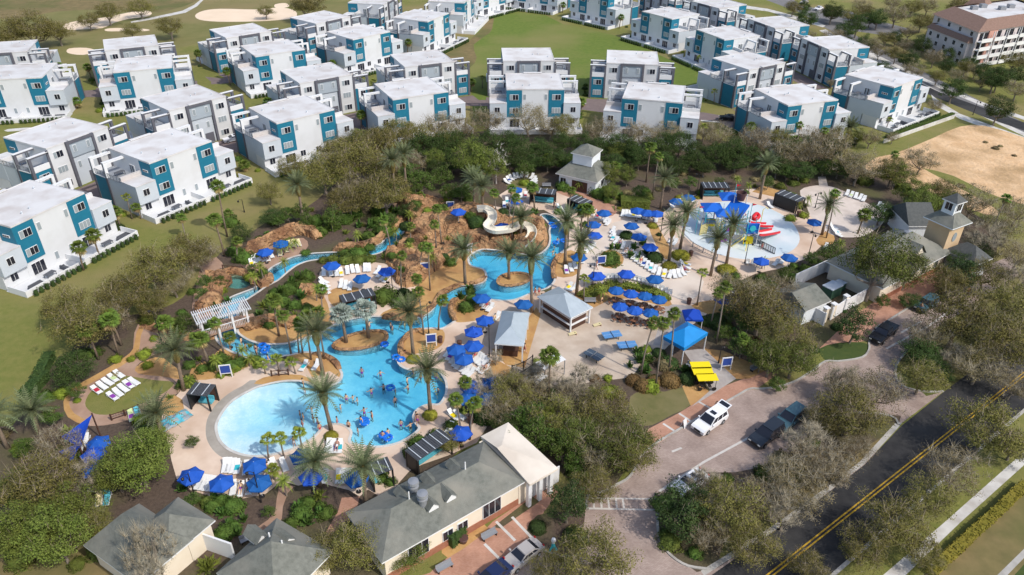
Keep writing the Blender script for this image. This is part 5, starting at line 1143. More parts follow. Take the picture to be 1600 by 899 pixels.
# ---------------------------------------------------------------- rockwork
def rockhill(name,label,outl,peaks,base,rise,seed,step=.45):
    q=gp(outl,2); O=sum(q,Vector())/len(q); O.z=0
    xs=[p.x for p in q]; ys=[p.y for p in q]; ids={}; mb=MB(); x0,y0=min(xs)-1,min(ys)-1; nx=int((max(xs)-x0+1)/step); ny=int((max(ys)-y0+1)/step)
    seg=list(zip(q,q[1:]+q[:1]))
    def dist(x,y):
        b=1e9
        for p,r in seg:
            dx,dy=r.x-p.x,r.y-p.y; t=max(0,min(1,((x-p.x)*dx+(y-p.y)*dy)/(dx*dx+dy*dy+1e-9))); b=min(b,(x-p.x-dx*t)**2+(y-p.y-dy*t)**2)
        return b**.5*(1 if inside((x,y),q) else -1)
    pk=[(G(u,v),h,w) for u,v,h,w in peaks]
    for j in range(ny):
        for i in range(nx):
            x,y=x0+i*step,y0+j*step; d=dist(x,y)
            if d<-step*1.2: continue
            n1=noise.fractal(Vector((x*.16,y*.16,seed)),1,2,4); n2=noise.fractal(Vector((x*.7,y*.7,seed+4)),1,2,3)
            h=base+1.1*n1+sum(hh*math.exp(-((x-g.x)**2+(y-g.y)**2)/(w*w)) for g,hh,w in pk)
            h-=1.0*max(0,.22-abs(noise.noise(Vector((x*.22,y*.22,seed+9)))))/.22; h=max(.15,h); t=math.floor(h/.9)*.9; fr=(h-t)/.9; h=t+.9*min(1,max(0,(fr-.35)*2.6))+.1
            z=min(h,max(d,0)*rise+(.1 if d>0 else -.4))+.22*n2*min(1,max(d,0)*2)
            ids[(i,j)]=len(mb.v); mb.v.append((x-O.x+.2*n2,y-O.y+.2*n1,max(z,-.4)))
    for (i,j) in ids:
        k=[ids.get(p) for p in ((i,j),(i+1,j),(i+1,j+1),(i,j+1))]
        if None not in k: mb.f.append(tuple(k)); mb.m.append(0)
    t=link(name,mb.mesh(name,'rock',False),None,O); return tag(t,label,'rockwork')
rockhill('rock_hill','terraced rust brown artificial rock hill with waterfalls beside the wide lagoon','604,392 618,388 630,372 640,352 632,338 622,318 632,303 660,302 690,312 715,326 745,326 775,336 800,346 838,343 850,350 856,366 854,384 842,394 815,397 780,390.5 752,389 738,395 728,404 705,404 688,420 668,432 655,446 635,450 618,442 610,420 600,405',
 [(640,330,1.6,3.5),(725,348,2.0,4.5),(690,352,.7,4),(672,382,-1.6,3),(770,376,1.0,4),(840,368,1.5,3.5),(650,412,.7,4),(615,405,-.8,3),(800,368,-.9,4),(700,330,-.9,4),(700,395,-.8,3)],1.35,3.2,3,.36)
def rockwall(label,s,w,h,seed,z0=0):
    q=gp_open(s,3); O=q[0].copy(); mb=MB(); r=rnd(seed); n=9; rows=[]
    for i,p in enumerate(q):
        a_,b_=q[max(i-1,0)],q[min(i+1,len(q)-1)]; d=(b_-a_).normalized(); nn=Vector((-d.y,d.x,0)); e=min(1,min(i,len(q)-1-i)/2+.25); row=[]
        for k in range(n):
            th=math.pi*k/(n-1); nz=1+.5*noise.fractal(p*.35+Vector((k*.5,seed,0)),1,2,3)+.28*noise.noise(p*1.3+Vector((k*.9,seed,3)))
            row.append(p-O+nn*(math.cos(th)*w/2*nz*(.6+.4*e))+Vector((0,0,z0+math.sin(th)**.7*h*nz*e-(.15 if k in(0,n-1) else 0))))
        rows.append(row)
    for i in range(len(rows)-1):
        for k in range(n-1): mb.poly([rows[i][k],rows[i][k+1],rows[i+1][k+1],rows[i+1][k]])
    t=link('rock_wall',mb.mesh('rock_wall','rock',False),None,O); return tag(t,label,'rockwork','low rust rock walls')
def gp_open(s,n): 
    out=smooth([G(*p) for p in px(s)],n,False); res=[out[0]]
    for p in out[1:]:
        while (p-res[-1]).length>.9: res.append(res[-1]+(p-res[-1]).normalized()*.7)
        if (p-res[-1]).length>.3: res.append(p)
    return res
for lb,s,w_,h_ in (('rust rock wall between the tan path and the lazy river, above the pergola bridge','336,428 342,445 338,460 326,478 312,492',3.2,1.7),('rust rock bank on the river side right of the pergola bridge','380,514 400,506 425,503 450,505 460,512',2.2,1.2),
 ('rust rock rim around the hot tub','344,446 346,434 360,426 380,428 394,436 396,446',1.2,.8),('rust rock wall behind the two umbrellas on the upper river walk','382,408 398,392 430,374 462,364 486,366 500,374',2.2,1.5),
 ('rust rock bank on the far side of the river near the cave','520,391 560,388 590,377 606,364 622,350 632,342',1.6,1.1),('low rust rock edge of the sandy bank by the lagoon','655,496 678,478 688,460 716,446 745,442 759,432',.9,.45),
 ('low rust rock edge left of the terrace by the main pool','597,495 615,497 634,498 652,497',1.1,.6),('rust rock edge of the planted point opposite the pavilion','712,502 707,494 704,484 708,474 716,466',1.0,.6),
 ('rust rock edge of the sandy point with the tall date palm','627,560 626,540 633,528 643,520 660,514',.9,.4),('rust rock ledge between the lagoon and the river bend','866,436 864,424 866,410 876,396',.9,.5),
 ('rust rock steps beside the river below the hot tub','400,440 412,448 420,440 418,428',1.6,.9),('rust rock mound left of the terrace loungers','470,462 480,455 490,458',2.0,1.2),('low rust rock edge on the palm point beside the wading beach','488,553 508,556 522,566 531,578',.9,.4)):
    rockwall(lb,s,w_,h_,int(h_*100+w_*31))
for k_,u,v,rp,z in (('round',633,352,11,1.6),('bush',650,318,10,1.8),('bush',690,325,13,1.4),('bush',700,338,10,1.6),('lime',668,330,9,1.2),('round',745,345,15,1.6),('bush',752,352,11,1.4),('bush',735,336,10,2.0),('bush',640,375,7,1.2),('fern',665,372,8,.8),('fern',700,372,8,1.2),('bush',720,372,7,1.6),('fern',790,372,8,1.2),('bush',650,432,8,.8),('bush',625,420,9,.9),('fern',805,362,9,1.0),('bush',705,408,10,.3),('round',694,400,8,.3),('lime',848,352,6,1.2),('fern',680,345,9,1.2),('bush',612,398,8,.8)): shrub(k_,u,v,rp,1.0,z0=z)
# slide flume
pth=[(746,327.6,2.9),(759,328,2.8),(768,335,2.7),(769,345,2.6),(762,355,2.4),(772,361,2.3),(783,361,2.2),(797.6,359,2.1),(809,353.6,1.9),(820.7,353.6,1.7),(829.4,359,1.5),(831,369,1.2),(824,379,.8),(816,386,.3)]
q=smooth([G(u,v,z+.6)for u,v,z in pth],4,False); O=q[0].copy(); O.z=0; mb=MB(); rows=[]
for i,p in enumerate(q):
    d=(q[min(i+1,len(q)-1)]-q[max(i-1,0)]); d=Vector((d.x,d.y,0)).normalized(); nn=Vector((-d.y,d.x,0))
    rows.append([p-O+nn*x+Vector((0,0,z)) for x,z in ((-.75,.5),(-.62,.1),(-.3,-.1),(.3,-.1),(.62,.1),(.75,.5),(.85,.5),(.7,-.2),(-.7,-.2),(-.85,.5))])
for i in range(len(rows)-1):
    for k in range(10): mb.poly([rows[i][k],rows[i][(k+1)%10],rows[i+1][(k+1)%10],rows[i+1][k]])
sl=thing('water_slide','pale winding water slide flume running over the rocks','slide',O); part('flume',mb,'slide',sl)
for i in range(4,len(q),8): p=q[i]-O; part('support',MB().tube([(p.x,p.y,-.2),(p.x,p.y,p.z-.2)],.12,6),'rock_dark',sl)
wf=MB(); g=G(777,398); wm=MB()
for k in range(6): wm.tube([(k*.25,0,1.6+.1*(k%2)),(k*.25-.1,-.5,1.2),(k*.25-.15,-.7,.0)],[.05,.10,.16],5)
o=link('waterfall',wm.mesh('waterfall','trim_white'),None,G(727,393)); tag(o,'small white waterfall spilling off the rock hill behind the tall date palm','waterfall')
# shade sails
def sail(label,a3,posts):
    O=Vector(a3[0]); O.z=0; t=thing('shade_sail',label,'shade sail',O); pts=[Vector(p)-O for p in a3]; cen_=sum(pts,Vector())/3
    mb=MB(); n=6; grid={}
    for i in range(n+1):
        for j in range(n+1-i):
            u,v=i/n,j/n; p=pts[0]*(1-u-v)+pts[1]*u+pts[2]*v; f=27*u*v*(1-u-v); e=.12*(u*v+v*(1-u-v)+u*(1-u-v))
            p=p+(cen_-p)*e*1.6+Vector((0,0,-.5*f*.4)); grid[(i,j)]=len(mb.v); mb.v.append(tuple(p))
    for i in range(n):
        for j in range(n-i):
            mb.f.append((grid[(i,j)],grid[(i+1,j)],grid[(i,j+1)])); mb.m.append(0)
            if i+j<n-1: mb.f.append((grid[(i+1,j)],grid[(i+1,j+1)],grid[(i,j+1)])); mb.m.append(0)
    part('sail',mb,'sail_blue',t)
    for p in pts: part('post',MB().tube([(p.x,p.y,0),(p.x,p.y,p.z+.2)],.09,8),'dark_wood',t)
sail('upper deep blue triangular shade sail over the mulch at the left edge',[G(144,648,3.8),G(95,683,2.6),G(126,702,2.8)],1)
sail('lower deep blue triangular shade sail half hidden by the oak at the left edge',[G(128,690,3.2),G(92,706,2.5),G(112,722,2.5)],1)
# ---------------------------------------------------------------- pool furniture
def lounger_proto(m,back=38):
    p=Proto(); b=R(back)
    p.add('sling',MB().box(-.30,.30,-1.0,.32,.30,.34),m)
    bk=MB(); c,s_=math.cos(b),math.sin(b); bk.box(-.30,.30,0,.75,-.02,.02); bk.v=[(x,.32+y*c-z*s_,.34+y*s_+z*c) for x,y,z in bk.v]; p.add('backrest',bk,m)
    f=MB()
    for x in (-.33,.33):
        f.box(x-.025,x+.025,-1.02,.95,.25,.30)
        for y in (-.85,.75): f.box(x-.025,x+.025,y-.025,y+.025,0,.25)
    f.box(-.33,.33,-1.04,-1.0,.25,.30); f.box(-.33,.33,.95,.99,.25,.30); p.add('frame',f,'trim_white'); return p
LP={'white':lounger_proto('sling_white'),'flat':lounger_proto('sling_white',12),'lime':lounger_proto('sling_lime',40),'aqua':lounger_proto('sling_aqua',40),'straw':lounger_proto('sling_straw',30)}
def chair_proto():
    p=Proto(); p.add('seat',MB().box(-.28,.28,-.28,.28,.36,.42),'sling_white'); b=MB().box(-.28,.28,.26,.31,.40,1.0); p.add('backrest',b,'sling_white')
    f=MB()
    for x in (-.28,.28):
        for y in (-.26,.28): f.box(x-.025,x+.025,y-.025,y+.025,0,.36)
        f.box(x-.03,x+.03,-.3,.3,.6,.64)
    p.add('frame',f,'metal_grey'); return p
CHP=chair_proto()
NW=['first','second','third','fourth','fifth','sixth','seventh','eighth','ninth','tenth','eleventh','twelfth','thirteenth','fourteenth','fifteenth','sixteenth','seventeenth','eighteenth','nineteenth','twentieth','twenty first','twenty second','twenty third','twenty fourth']
jit=rnd(11)
def lrow(phrase,kind,pts,hd,center=None,chair=False):
    """pts px list; hd = pixel direction of the head end, or center = heads point to / away from a pixel"""
    q=px(pts); q=sorted(q)
    for i,(u,v) in enumerate(q):
        g=G(u,v,.2); g.z=0
        if center: (cu,cv,sgn)=center; h=(cu-u)*sgn,(cv-v)*sgn
        else: h=hd
        n=math.hypot(*h) or 1; g2=G(u+h[0]/n*6,v+h[1]/n*6); a=math.atan2((g2-g).y,(g2-g).x)-R(90)+R(jit.uniform(-5,5))
        what={'white':'white sling lounger','flat':'white flat laid lounger','lime':'lime green lounger','aqua':'aqua blue lounger','straw':'straw yellow lounger'}[kind] if not chair else 'white pool chair'
        lab=f"{what} {phrase.rstrip(',')}" + (f", {NW[i]} from left" if len(q)>1 else '')
        (CHP if chair else LP[kind]).spawn('pool_chair' if chair else 'sun_lounger','chair' if chair else 'lounger',g,a,'white pool chairs' if chair else 'sun loungers around the pools',None,None,lab)
LR=[('in the rear row on the oval lawn','flat','151,610 160,603.5 168.7,597.5 177,591.5 186,585.5',(-18,-8)),('in the front row on the oval lawn','flat','176,620 184.5,614 193,607.5 201,601.5 209.5,597',(-18,-8)),
('at the railing by the oval lawn','lime','205.5,651',(-4,-12)),('at the railing by the oval lawn','aqua','215.5,647',(-4,-12)),('under the blue shade sails','lime','110,699',(-10,-3)),('on the mulch by the bright feathery tree','lime','150,766',(-12,1)),
('above the gabled roof at the lower left','straw','155,781',(3,-10)),('above the gabled roof at the lower left','aqua','167.5,780',(3,-10)),('on the mulch beside the shade sails','white','130,682 133,690 128,697',(6,-6)),
('below the wading beach, upper row,','white','352,729 358,729 365,730 371,731',(3,-8)),('below the wading beach, lower row,','white','312,755 318,756 325,757 331,758',(6,-8)),('under the umbrella below the wading beach','white','377,766 389,763 365,764',(3,-8)),('beside the middle umbrellas below the wading beach','white','408,734 417,736 385,733',(3,-8)),
('at the pool edge below the three slim palms','white','429,728 444,728',(-4,-8)),('on the deck by the near palm planter','white','513,698 519,699 525,699 531,699',(3,-8)),('behind the right bottom date palm','white','529,746 537,746 545,746',(2,-8)),('between the two bottom date palms','white','508,746',(2,-8)),
('along the north side of the terrace','white','506,427 516.7,427 526,427 533,427 543,424 551,422 559,422 570.6,420 576.6,420',(-1,-8)),('on the right side of the terrace','white','590,424 594,429 599,434 604,437',(9,-5)),('on the left side of the terrace','white','506,440 507,446 507,451 508,456',(-9,-1)),
('by the lower umbrella on the river walk','white','393,412 398,407 403,404.5 410,405 418,404 424,399',(-6,-8)),('by the upper umbrella on the river walk','straw','437,396 448,390 452.6,383 459,382 467,381',(-3,-8)),
('in the half circle on the little lawn','white','792,285 795,281.5 799,279 804,277 809,275.5 815,274.5 823,274.5 831,277 834,281 835,284.5 834,288',None,(815,292,-1)),('beside the cabana near the white cupola house','white','807,305.5 814,306 821,306',(0,-8)),
('on the right bank below the black cabana','white','922,331 928,334 934,338 944,342 947,345 950,349',(7,-6)),('in the back row before the green hedge','white','973,335 979,335 984,336 990,336.5 995,337 1000,338 1007,339 1013.5,340 1025,344',(2,-8)),
('in the long curve, upper stretch,','white','957,361 957,367 958,372 962.7,377.4 968,381.4 973,385.4 978.5,393 984.5,397.5 990.5,401.5 995.7,405.3',(8,-7)),('in the long curve, middle stretch,','white','1001,408.5 1006,412 1011.5,415.7 1016.7,419.3 1022.7,422.5 1029.5,426 1037.7,429 1046.7,430.5',(5,-8)),
('in the long curve, right end,','white','1054,430 1061,429 1067,426 1070,421.5 1071,417 1070,412.5',None,(1045,412,1)),('on the deck right of the river mouth','white','885,423 892,420 898,416 903,412 909,407',(-4,-9)),('behind the snack kiosk','white','889,449 896,451',(8,-4)),
('right of the river by the two stout palms','white','874,325 880,330 886,336',(-8,-3)),('along the river bank below the kiosk umbrellas','white','922,380 926,386 918,392',(8,-5)),
('under the pavilion side umbrellas, upper,','white','764,506 771,500 776,496',(8,-6)),('left of the pavilion umbrellas, lower,','white','700,552 704,557 709,562 713,567 717,571',(8,-7)),('right of the pavilion umbrellas, lower,','white','742,557 746,560 750,563 754,566 758,570',(8,-5)),('below the pavilion umbrellas','white','725,575 730,579.5 735,584 752,574 757,578',(8,-5)),
('by the trash bin near the long cabana','white','743.5,648 747,643 750,638',(8,-5)),('by the small palms near the long cabana','white','708,650 718,650',(-8,-3)),('beside the umbrella above the long cabana','white','702,671',(6,-6)),
('at the far edge of the raked sand','white','1323.5,303 1330,305.5 1337,307.5 1343.6,309.5 1349.5,312',(6,-7)),('at the right edge of the raked sand','white','1373,322 1378,325 1381,329',(6,-6)),('at the near edge of the raked sand','white','1302,355 1304,359 1306,363 1309,367',(-9,-2)),
('in front of the right cabana by the splash pad','white','1203,322',(-8,-4)),('between the splash pad and date palm','white','1049,376 1054,380',(8,-5)),('at the small palms beside the main pool','white','475,573 494,572',(6,-5)),('by the planted point opposite the pavilion','white','756,474 761,478 766,482',(8,-5)),('at the lagoon side of the pergola terrace','white','533,445 540,447 547,449',(3,-8)),('on the near side of the splash pad','white','1212,412 1222,409 1290,387',(6,-6)),
('under the two rear umbrellas','white','1050,322 1063,318 1082,313',(-6,-8)),('beyond the slide by the far umbrellas','white','792,315 798,320 788,322',(0,-8))]
for r_ in LR: lrow(r_[0],r_[1],r_[2],r_[3],r_[4] if len(r_)>4 else None)
lrow('in the chair arc behind the picnic garden','white','921,441 927,439.5 933,438 939,436.8 945,435.8 951,435.2 957,434.8 963,434.6 969,434.6 975,435 981,435.6 987,436.5 993,437.7 999,439.2 1005,441 1011,443 1017,445.4 1023,448 1029,451 1035,454 1041,457 1047,460',(0,-8),None,True)
lrow('by the river mouth chair arc','white','1130,455 1137,457 1144,458',(0,-8),None,True); lrow('at the patio of the splash pad','white','1168,412 1176,413',(0,-8),None,True)
# umbrellas
def umb(n,z,zc,Rr,m='blue_fabric'):
    p=Proto(); mb=MB(); rim=[(Rr*math.cos(2*math.pi*k/n),Rr*math.sin(2*math.pi*k/n),z) for k in range(n)]
    for k in range(n):
        a,b=Vector(rim[k]),Vector(rim[(k+1)%n]); ap=Vector((0,0,zc)); md=(a+b)/2*.97+Vector((0,0,-.02)); m1=(a+ap)/2+Vector((0,0,.04)); m2=(b+ap)/2+Vector((0,0,.04))
        mb.poly([a,md,m1]); mb.poly([md,b,m2]); mb.poly([md,m2,m1]); mb.poly([m1,m2,ap])
        dn=Vector((0,0,-.16)); mb.poly([a+dn,md+dn,md,a]); mb.poly([md+dn,b+dn,b,md])
    p.add('canopy',mb,m); q=MB(); q.tube([(0,0,0),(0,0,zc)],.035,6); p.add('pole',q,'trim_white'); q=MB(); q.lathe((0,0,0),[(.3,0),(.3,.08),(.1,.14)],10); p.add('base',q,'dark_metal')
    q=MB()
    for k in range(n): q.tube([(0,0,zc-.25),(rim[k][0]*.97,rim[k][1]*.97,z-.02)],.012,3,0,False)
    p.add('ribs',q,'metal_grey'); return p
UB=umb(6,2.15,2.75,1.45); UP=umb(8,2.35,2.9,1.25)
for u,v in px('''145,707 143,730 297,741 345,752 397,725 404,752 471,710 486,742 557,745 757.6,498.5 740,516 739.6,538 712.5,544 724.6,558.6 736,602 768,594.7 730,620.7 760.8,620 720,674 752.5,463.7 818,473 438,379 413.4,392 518,413 565,433 604,422
 716,330 806,295 806,312 944,331 927.5,349 929,366 987,351 998.8,368 1016,384 996,327.5 1011,331 1026,332 1057,313 1076,307 905,400 933,429 979,426 1023.5,434 1130,465 1190,406 1234,400.5 1273,345.5 152,690 785,352'''):
    g=G(u,v,2.4); g.z=0
    if abs(u-716)<1: g=G(u,v,4.6); g.z=2.3
    UB.spawn('patio_umbrella','umbrella',g,jit.uniform(0,6.28),'blue patio umbrellas',None,'blue hexagonal patio umbrella')
# picnic tables with round umbrellas
PT=Proto(); q=MB(); q.prism([(.75*math.cos(R(60*k)),.75*math.sin(R(60*k))) for k in range(6)],.70,.76); PT.add('tabletop',q,'wood')
for k in range(6):
    c,s_=math.cos(R(60*k+30)),math.sin(R(60*k+30)); q=MB(); q.obox(Vector((c*1.05,s_*1.05,.40)),.28,.62,.05,R(60*k+30)); PT.add('seat',q,'wood')
q=MB()
for k in range(3):
    c,s_=math.cos(R(60*k+30)),math.sin(R(60*k+30)); q.tube([(-c*1.1,-s_*1.1,0),(-c*.3,-s_*.3,.68)],.04,4); q.tube([(c*1.1,s_*1.1,0),(c*.3,s_*.3,.68)],.04,4); q.tube([(-c*1.05,-s_*1.05,.38),(c*1.05,s_*1.05,.38)],.035,4)
PT.add('legs',q,'wood')
for i,(u,v) in enumerate(px('963,452 986,457 1008,460.5 1030,466 969,477 992,483 1017,487')):
    g=G(u,v,2.55); g.z=0; row='back row' if i<4 else 'front row'; nn=NW[i if i<4 else i-4]
    PT.spawn('picnic_table','table',g,.3*i,'hexagonal picnic tables',None,None,f'wooden hexagonal picnic table in the {row} of the garden, {nn} from left')
    UP.spawn('picnic_umbrella','umbrella',g,.2*i,'round picnic umbrellas',None,None,f'blue round umbrella over the {row} of picnic tables, {nn} from left')
# lamps
def lamp(base,top,dbl=False,arm=True):
    g=G(*base); h=max(2.5,min(hgt(g,top[1]),9)); t=thing('lamp_post',None,'lamp',g,jit.uniform(0,6),'dark lamp posts',None,('twin headed' if dbl else 'slim')+' dark lamp post')
    part('pole',MB().tube([(0,0,0),(0,0,.5),(0,0,.55),(0,0,h)],[.12,.11,.07,.055],7),'dark_metal',t)
    for s in ((-1,1) if dbl else (1,)):
        a=part('arm',MB().tube([(0,0,h-.1),(s*.45,0,h+.12),(s*.75,0,h+.02)],.03,5),'dark_metal',t)
        l=MB(); l.lathe((s*.75,0,h-.42),[(.05,0),(.16,.08),(.20,.30),(.06,.42)],8); part('lantern',l,'dark_metal',a)
for b,tp,d in (((375,567),(367,536),0),((670,522),(668,475),0),((764.5,556.5),(762,512),0),((734,683),(722,640),0),((304.7,775),(296,740),0),((408,785),(396,738),0),((925.7,453),(927,412),0),((1031,376),(1035,337),0),((1163.6,411),(1166,378),1),
 ((1262,404),(1267,364),1),((1088,309),(1092,273),1),((1273.5,325),(1276,302),1),((614.4,464),(610,426),0),((678.6,424.7),(677,390),0),((1122.5,567.5),(1124,547),0),((252,532),(241,487),0),((382,332),(380,312),0),((1520,180),(1528,158),0)): lamp(b,tp,d)
# signs, bins, benches, small things
def sign(u,v,lab):
    t=thing('map_sign',lab,'sign',G(u,v),R(10)); part('panel',MB().box(-.62,.62,-.04,.04,.8,2.0),'swim_blue',t)
    f=MB(); 
    for x in (-.7,.7): f.box(x-.06,x+.06,-.06,.06,0,2.15)
    f.box(-.64,.64,-.06,.06,2.02,2.14); f.box(-.64,.64,-.06,.06,.68,.79); part('frame',f,'trim_white',t)
for u,v,l in ((355,590,'blue notice board in a white frame in front of the plants by the wading beach'),(674.5,541,'blue notice board in a white frame on the sandy point with the tall date palm'),(665,428,'blue notice board in a white frame at the foot of the rock hill'),(1133.5,578,'blue notice board in a white frame beside the entrance walk'),(939,417,'notice board in a white frame left of the round shrub by the kiosk umbrellas'),(704,331,'tall blue board in a white frame beside the umbrella on the rock hill')): sign(u,v,l)
for i,(u,v) in enumerate(((502.5,466),(1247,338),(1076,475),(735,661),(1079,400),(718,542),(688,535),(706,838))):
    t=thing('trash_bin',None,'trash bin',G(u,v),.4,'dark red trash bins',None,'dark red trash bin'); m_=MB(); m_.lathe((0,0,0),[(.32,0),(.36,.85)],8); part('drum',m_,'bucket',t); m_=MB(); m_.lathe((0,0,.85),[(.4,0),(.4,.12),(.2,.25)],8); part('lid',m_,'dark_wood',t)
BN=Proto(); BN.add('seat',MB().box(-.9,.9,-.25,.25,.4,.46),'metal_grey'); BN.add('backrest',MB().box(-.9,.9,.24,.3,.46,.9),'metal_grey')
for x in (-.75,.75): BN.add('leg',MB().box(x-.05,x+.05,-.22,.28,0,.4),'dark_metal')
for u,v,z in ((922,474,0),(906,503,.6),(765,840,.6),(695,890,.6),(854,293,0),(1180,578,.6),(1080,577,-.8),(390,845,.6)): BN.spawn('bench','bench',G(u,v),z,'grey benches',None,'grey slatted bench')
for (u,v,m_,a,lab) in ((955.5,529,'pp_blue',.25,'blue ping pong table, farthest of the three on the plaza'),(979,545,'pp_blue',.15,'light blue ping pong table beside the slim palms on the plaza'),(927.5,561,'pp_dark',-.75,'dark slate ping pong table, nearest of the three on the plaza')):
    t=thing('ping_pong_table',lab,'table',G(u,v),a); part('tabletop',MB().box(-1.37,1.37,-.76,.76,.72,.76),m_,t); lm=MB(); lm.box(-1.37,1.37,-.01,.01,.761,.764); part('centre_line',lm,'trim_white',t); part('net',MB().box(-.01,.01,-.85,.85,.765,.9),'metal_grey',t)
    for x in (-.9,.9):
        for y in (-.5,.5): part('leg',MB().box(x-.04,x+.04,y-.04,y+.04,0,.72),'dark_metal',t)
for (u,v,lab) in ((894.5,523,'left of two tan cornhole boards on the plaza'),(933,509,'right of two tan cornhole boards on the plaza')):
    t=thing('cornhole_board',lab,'game board',G(u,v),.25); q=MB().box(-.6,.6,-.3,.3,0,.06); q.v=[(x,y,z+.08+(x+.6)*.2) for x,y,z in q.v]; b_=part('board',q,'sling_straw',t); q=MB(); q.lathe((.35,0,.335),[(.08,0),(.08,.01)],12); part('hole',q,'dark_metal',b_); part('leg',MB().box(.5,.56,-.28,.28,0,.28),'wood',t)
t=thing('sandwich_board','white folding sandwich board on the brick walk left of the white car','sign',G(1068,666),.9); q=MB()
for s in (-1,1): q2=MB().box(-.4,.4,-.02,.02,0,1.1); q2.v=[(x,y+s*(.3-.27*z/1.1),z) for x,y,z in q2.v]; part('panel',q2,'trim_white',t)
t=thing('lawn_figure','small white and teal lawn ornament in the mulch bed by the brick driveway','statue',G(864,862),.3); q=MB()
for k in range(4):
    c,s_=math.cos(k*math.pi/2),math.sin(k*math.pi/2); q.poly([(c*.55,s_*.55,0),(c*.3,s_*.3,0),(c*.12,s_*.12,.9),(c*.14,s_*.14,1.1)]); q.poly([(c*.55,s_*.55,0),(c*.14,s_*.14,1.1),(s_*-.1+c*.1,c*.1+s_*.1,.6)])
q.lathe((0,0,.55),[(.05,0),(.2,.3),(.16,.8)],10); part('fins',q,'aqua',t); q=MB(); q.lathe((0,0,1.35),[(.16,0),(.2,.2),(.26,.35),(.2,.6),(.05,.7)],12); part('top',q,'trim_white',t)
t=thing('flower_pot','round dark red planter by the front hedge of the long pool house','planter',G(724,847)); q=MB(); q.lathe((0,0,0),[(.35,0),(.55,.6),(.5,.65)],12); part('pot',q,'bucket',t)
t=thing('tarp_cover','crumpled clear and aqua tarp heaped beside the wading beach','tarp',G(272,658),.9); q=MB(); r=rnd(8); n=10
for i in range(n):
    for j in range(n):
        def hh(i,j): x,y=(i/n-.5)*4.2,(j/n-.5)*2.2; return (x,y,max(0.02,.55*math.cos(x*.7)*math.cos(y*1.3)+.35*noise.noise(Vector((x*1.3,y*1.6,2)))))
        q.poly([hh(i,j),hh(i+1,j),hh(i+1,j+1),hh(i,j+1)],int(noise.noise(Vector((i*.45,j*.6,7)))>0))
part('sheet',q,['glass_pale','sling_aqua'],t)
# yellow pedal carts
for i,(u,v,lab) in enumerate(((1092,587,'farthest of three yellow roofed pedal carts by the entrance walk'),(1095,596,'middle of three yellow roofed pedal carts by the entrance walk'),(1102,606,'nearest of three yellow roofed pedal carts by the entrance walk'))):
    t=thing('pedal_cart',lab,'pedal cart',G(u,v),.05,'yellow pedal carts'); part('canopy',MB().box(-1.35,1.35,-.75,.75,1.75,1.82),'yellow',t)
    f=MB()
    for x in (-1.1,1.1):
        for y in (-.6,.6): f.box(x-.025,x+.025,y-.025,y+.025,.35,1.75)
    f.box(-1.2,1.2,-.62,-.56,.38,.44); f.box(-1.2,1.2,.56,.62,.38,.44); f.box(-1.2,-1.14,-.6,.6,.38,.44); part('frame',f,'dark_metal',t)
    part('seat',MB().box(.2,.6,-.6,.6,.55,.65),'dark_metal',t); part('seat',MB().box(-.8,-.4,-.6,.6,.55,.65),'dark_metal',t)
    for x in (-.95,.95):
        for y in (-.68,.68):
            wm=MB(); wm.lathe((0,0,-.03),[(.30,0),(.32,.03),(.30,.06)],14); o=part('wheel',wm,'tyre',t,(x,y,.32)); o.rotation_euler=(R(90),0,0)
# ---------------------------------------------------------------- splash playground
O=G(1152,372); pg=thing('splash_playground','colourful water playground with blue roofs, tipping bucket, red slides and yellow stairs','playground',O)
def gl_(u,v,z): return G(u,v,z)-O
DECK=[(1108,345,2.2),(1140,338,3.2),(1160,350,3.2),(1173,362,2.4),(1130,365,2.0)]
for u,v,z in DECK:
    p=gl_(u,v,z); d=part('platform',MB().box(-1.1,1.1,-1.1,1.1,z-.12,z),'metal_grey',pg,(p.x,p.y,0))
    for x in (-1,1):
        for y in (-1,1): part('post',MB().tube([(x,y,0),(x,y,z+2.1)],.07,7),'aqua' if (x+y) else 'trim_white',pg,(p.x,p.y,0))
    rl=MB()
    for y in (-1,1): rl.box(-1,1,y-.02,y+.02,z+.85,z+.9); rl.box(-1,1,y-.02,y+.02,z+.4,z+.44)
    part('railing',rl,'aqua',d)
def proof(u,v,z,w): p=gl_(u,v,z); q=MB(); hip(q,w,w,0,.9,.25,w/2+.2,0,.15,0); part('roof',q,'pure_blue',pg,(p.x-w/2,p.y-w/2,z))
proof(1113,324,4.4,3.1); proof(1139,307,5.6,2.8); proof(1131,333,4.2,2.6)
p=gl_(1158,307,6.6); q=MB(); q.lathe((0,0,0),[(.65,0),(.85,.9),(.95,1.5),(.85,1.5),(.6,.5)],16); part('bucket',q,'bucket',pg,(p.x,p.y,5.9)); q=MB()
for s in (-1,1): q.tube([(s*1.1,0,0),(s*1.1,0,7.0)],.09,7)
q.tube([(-1.1,0,6.6),(1.1,0,6.6)],.07,6); part('bucket_frame',q,'trim_white',pg,(p.x,p.y,0))
rf_=MB(); a_,b_=gl_(1158,316,5.6),gl_(1143,336,4.2); d=(b_-a_); sd=Vector((-d.y,d.x,0)).normalized()*1.75
rf_.poly([a_-sd,a_+sd,b_+sd,b_-sd]); rf_.poly([a_-sd-Vector((0,0,.2)),b_-sd-Vector((0,0,.2)),b_+sd-Vector((0,0,.2)),a_+sd-Vector((0,0,.2))]); rf_.poly([a_-sd,b_-sd,b_-sd-Vector((0,0,.2)),a_-sd-Vector((0,0,.2))]); rf_.poly([b_-sd,b_+sd,b_+sd-Vector((0,0,.2)),b_-sd-Vector((0,0,.2))]); part('splash_roof',rf_,'pure_blue',pg)
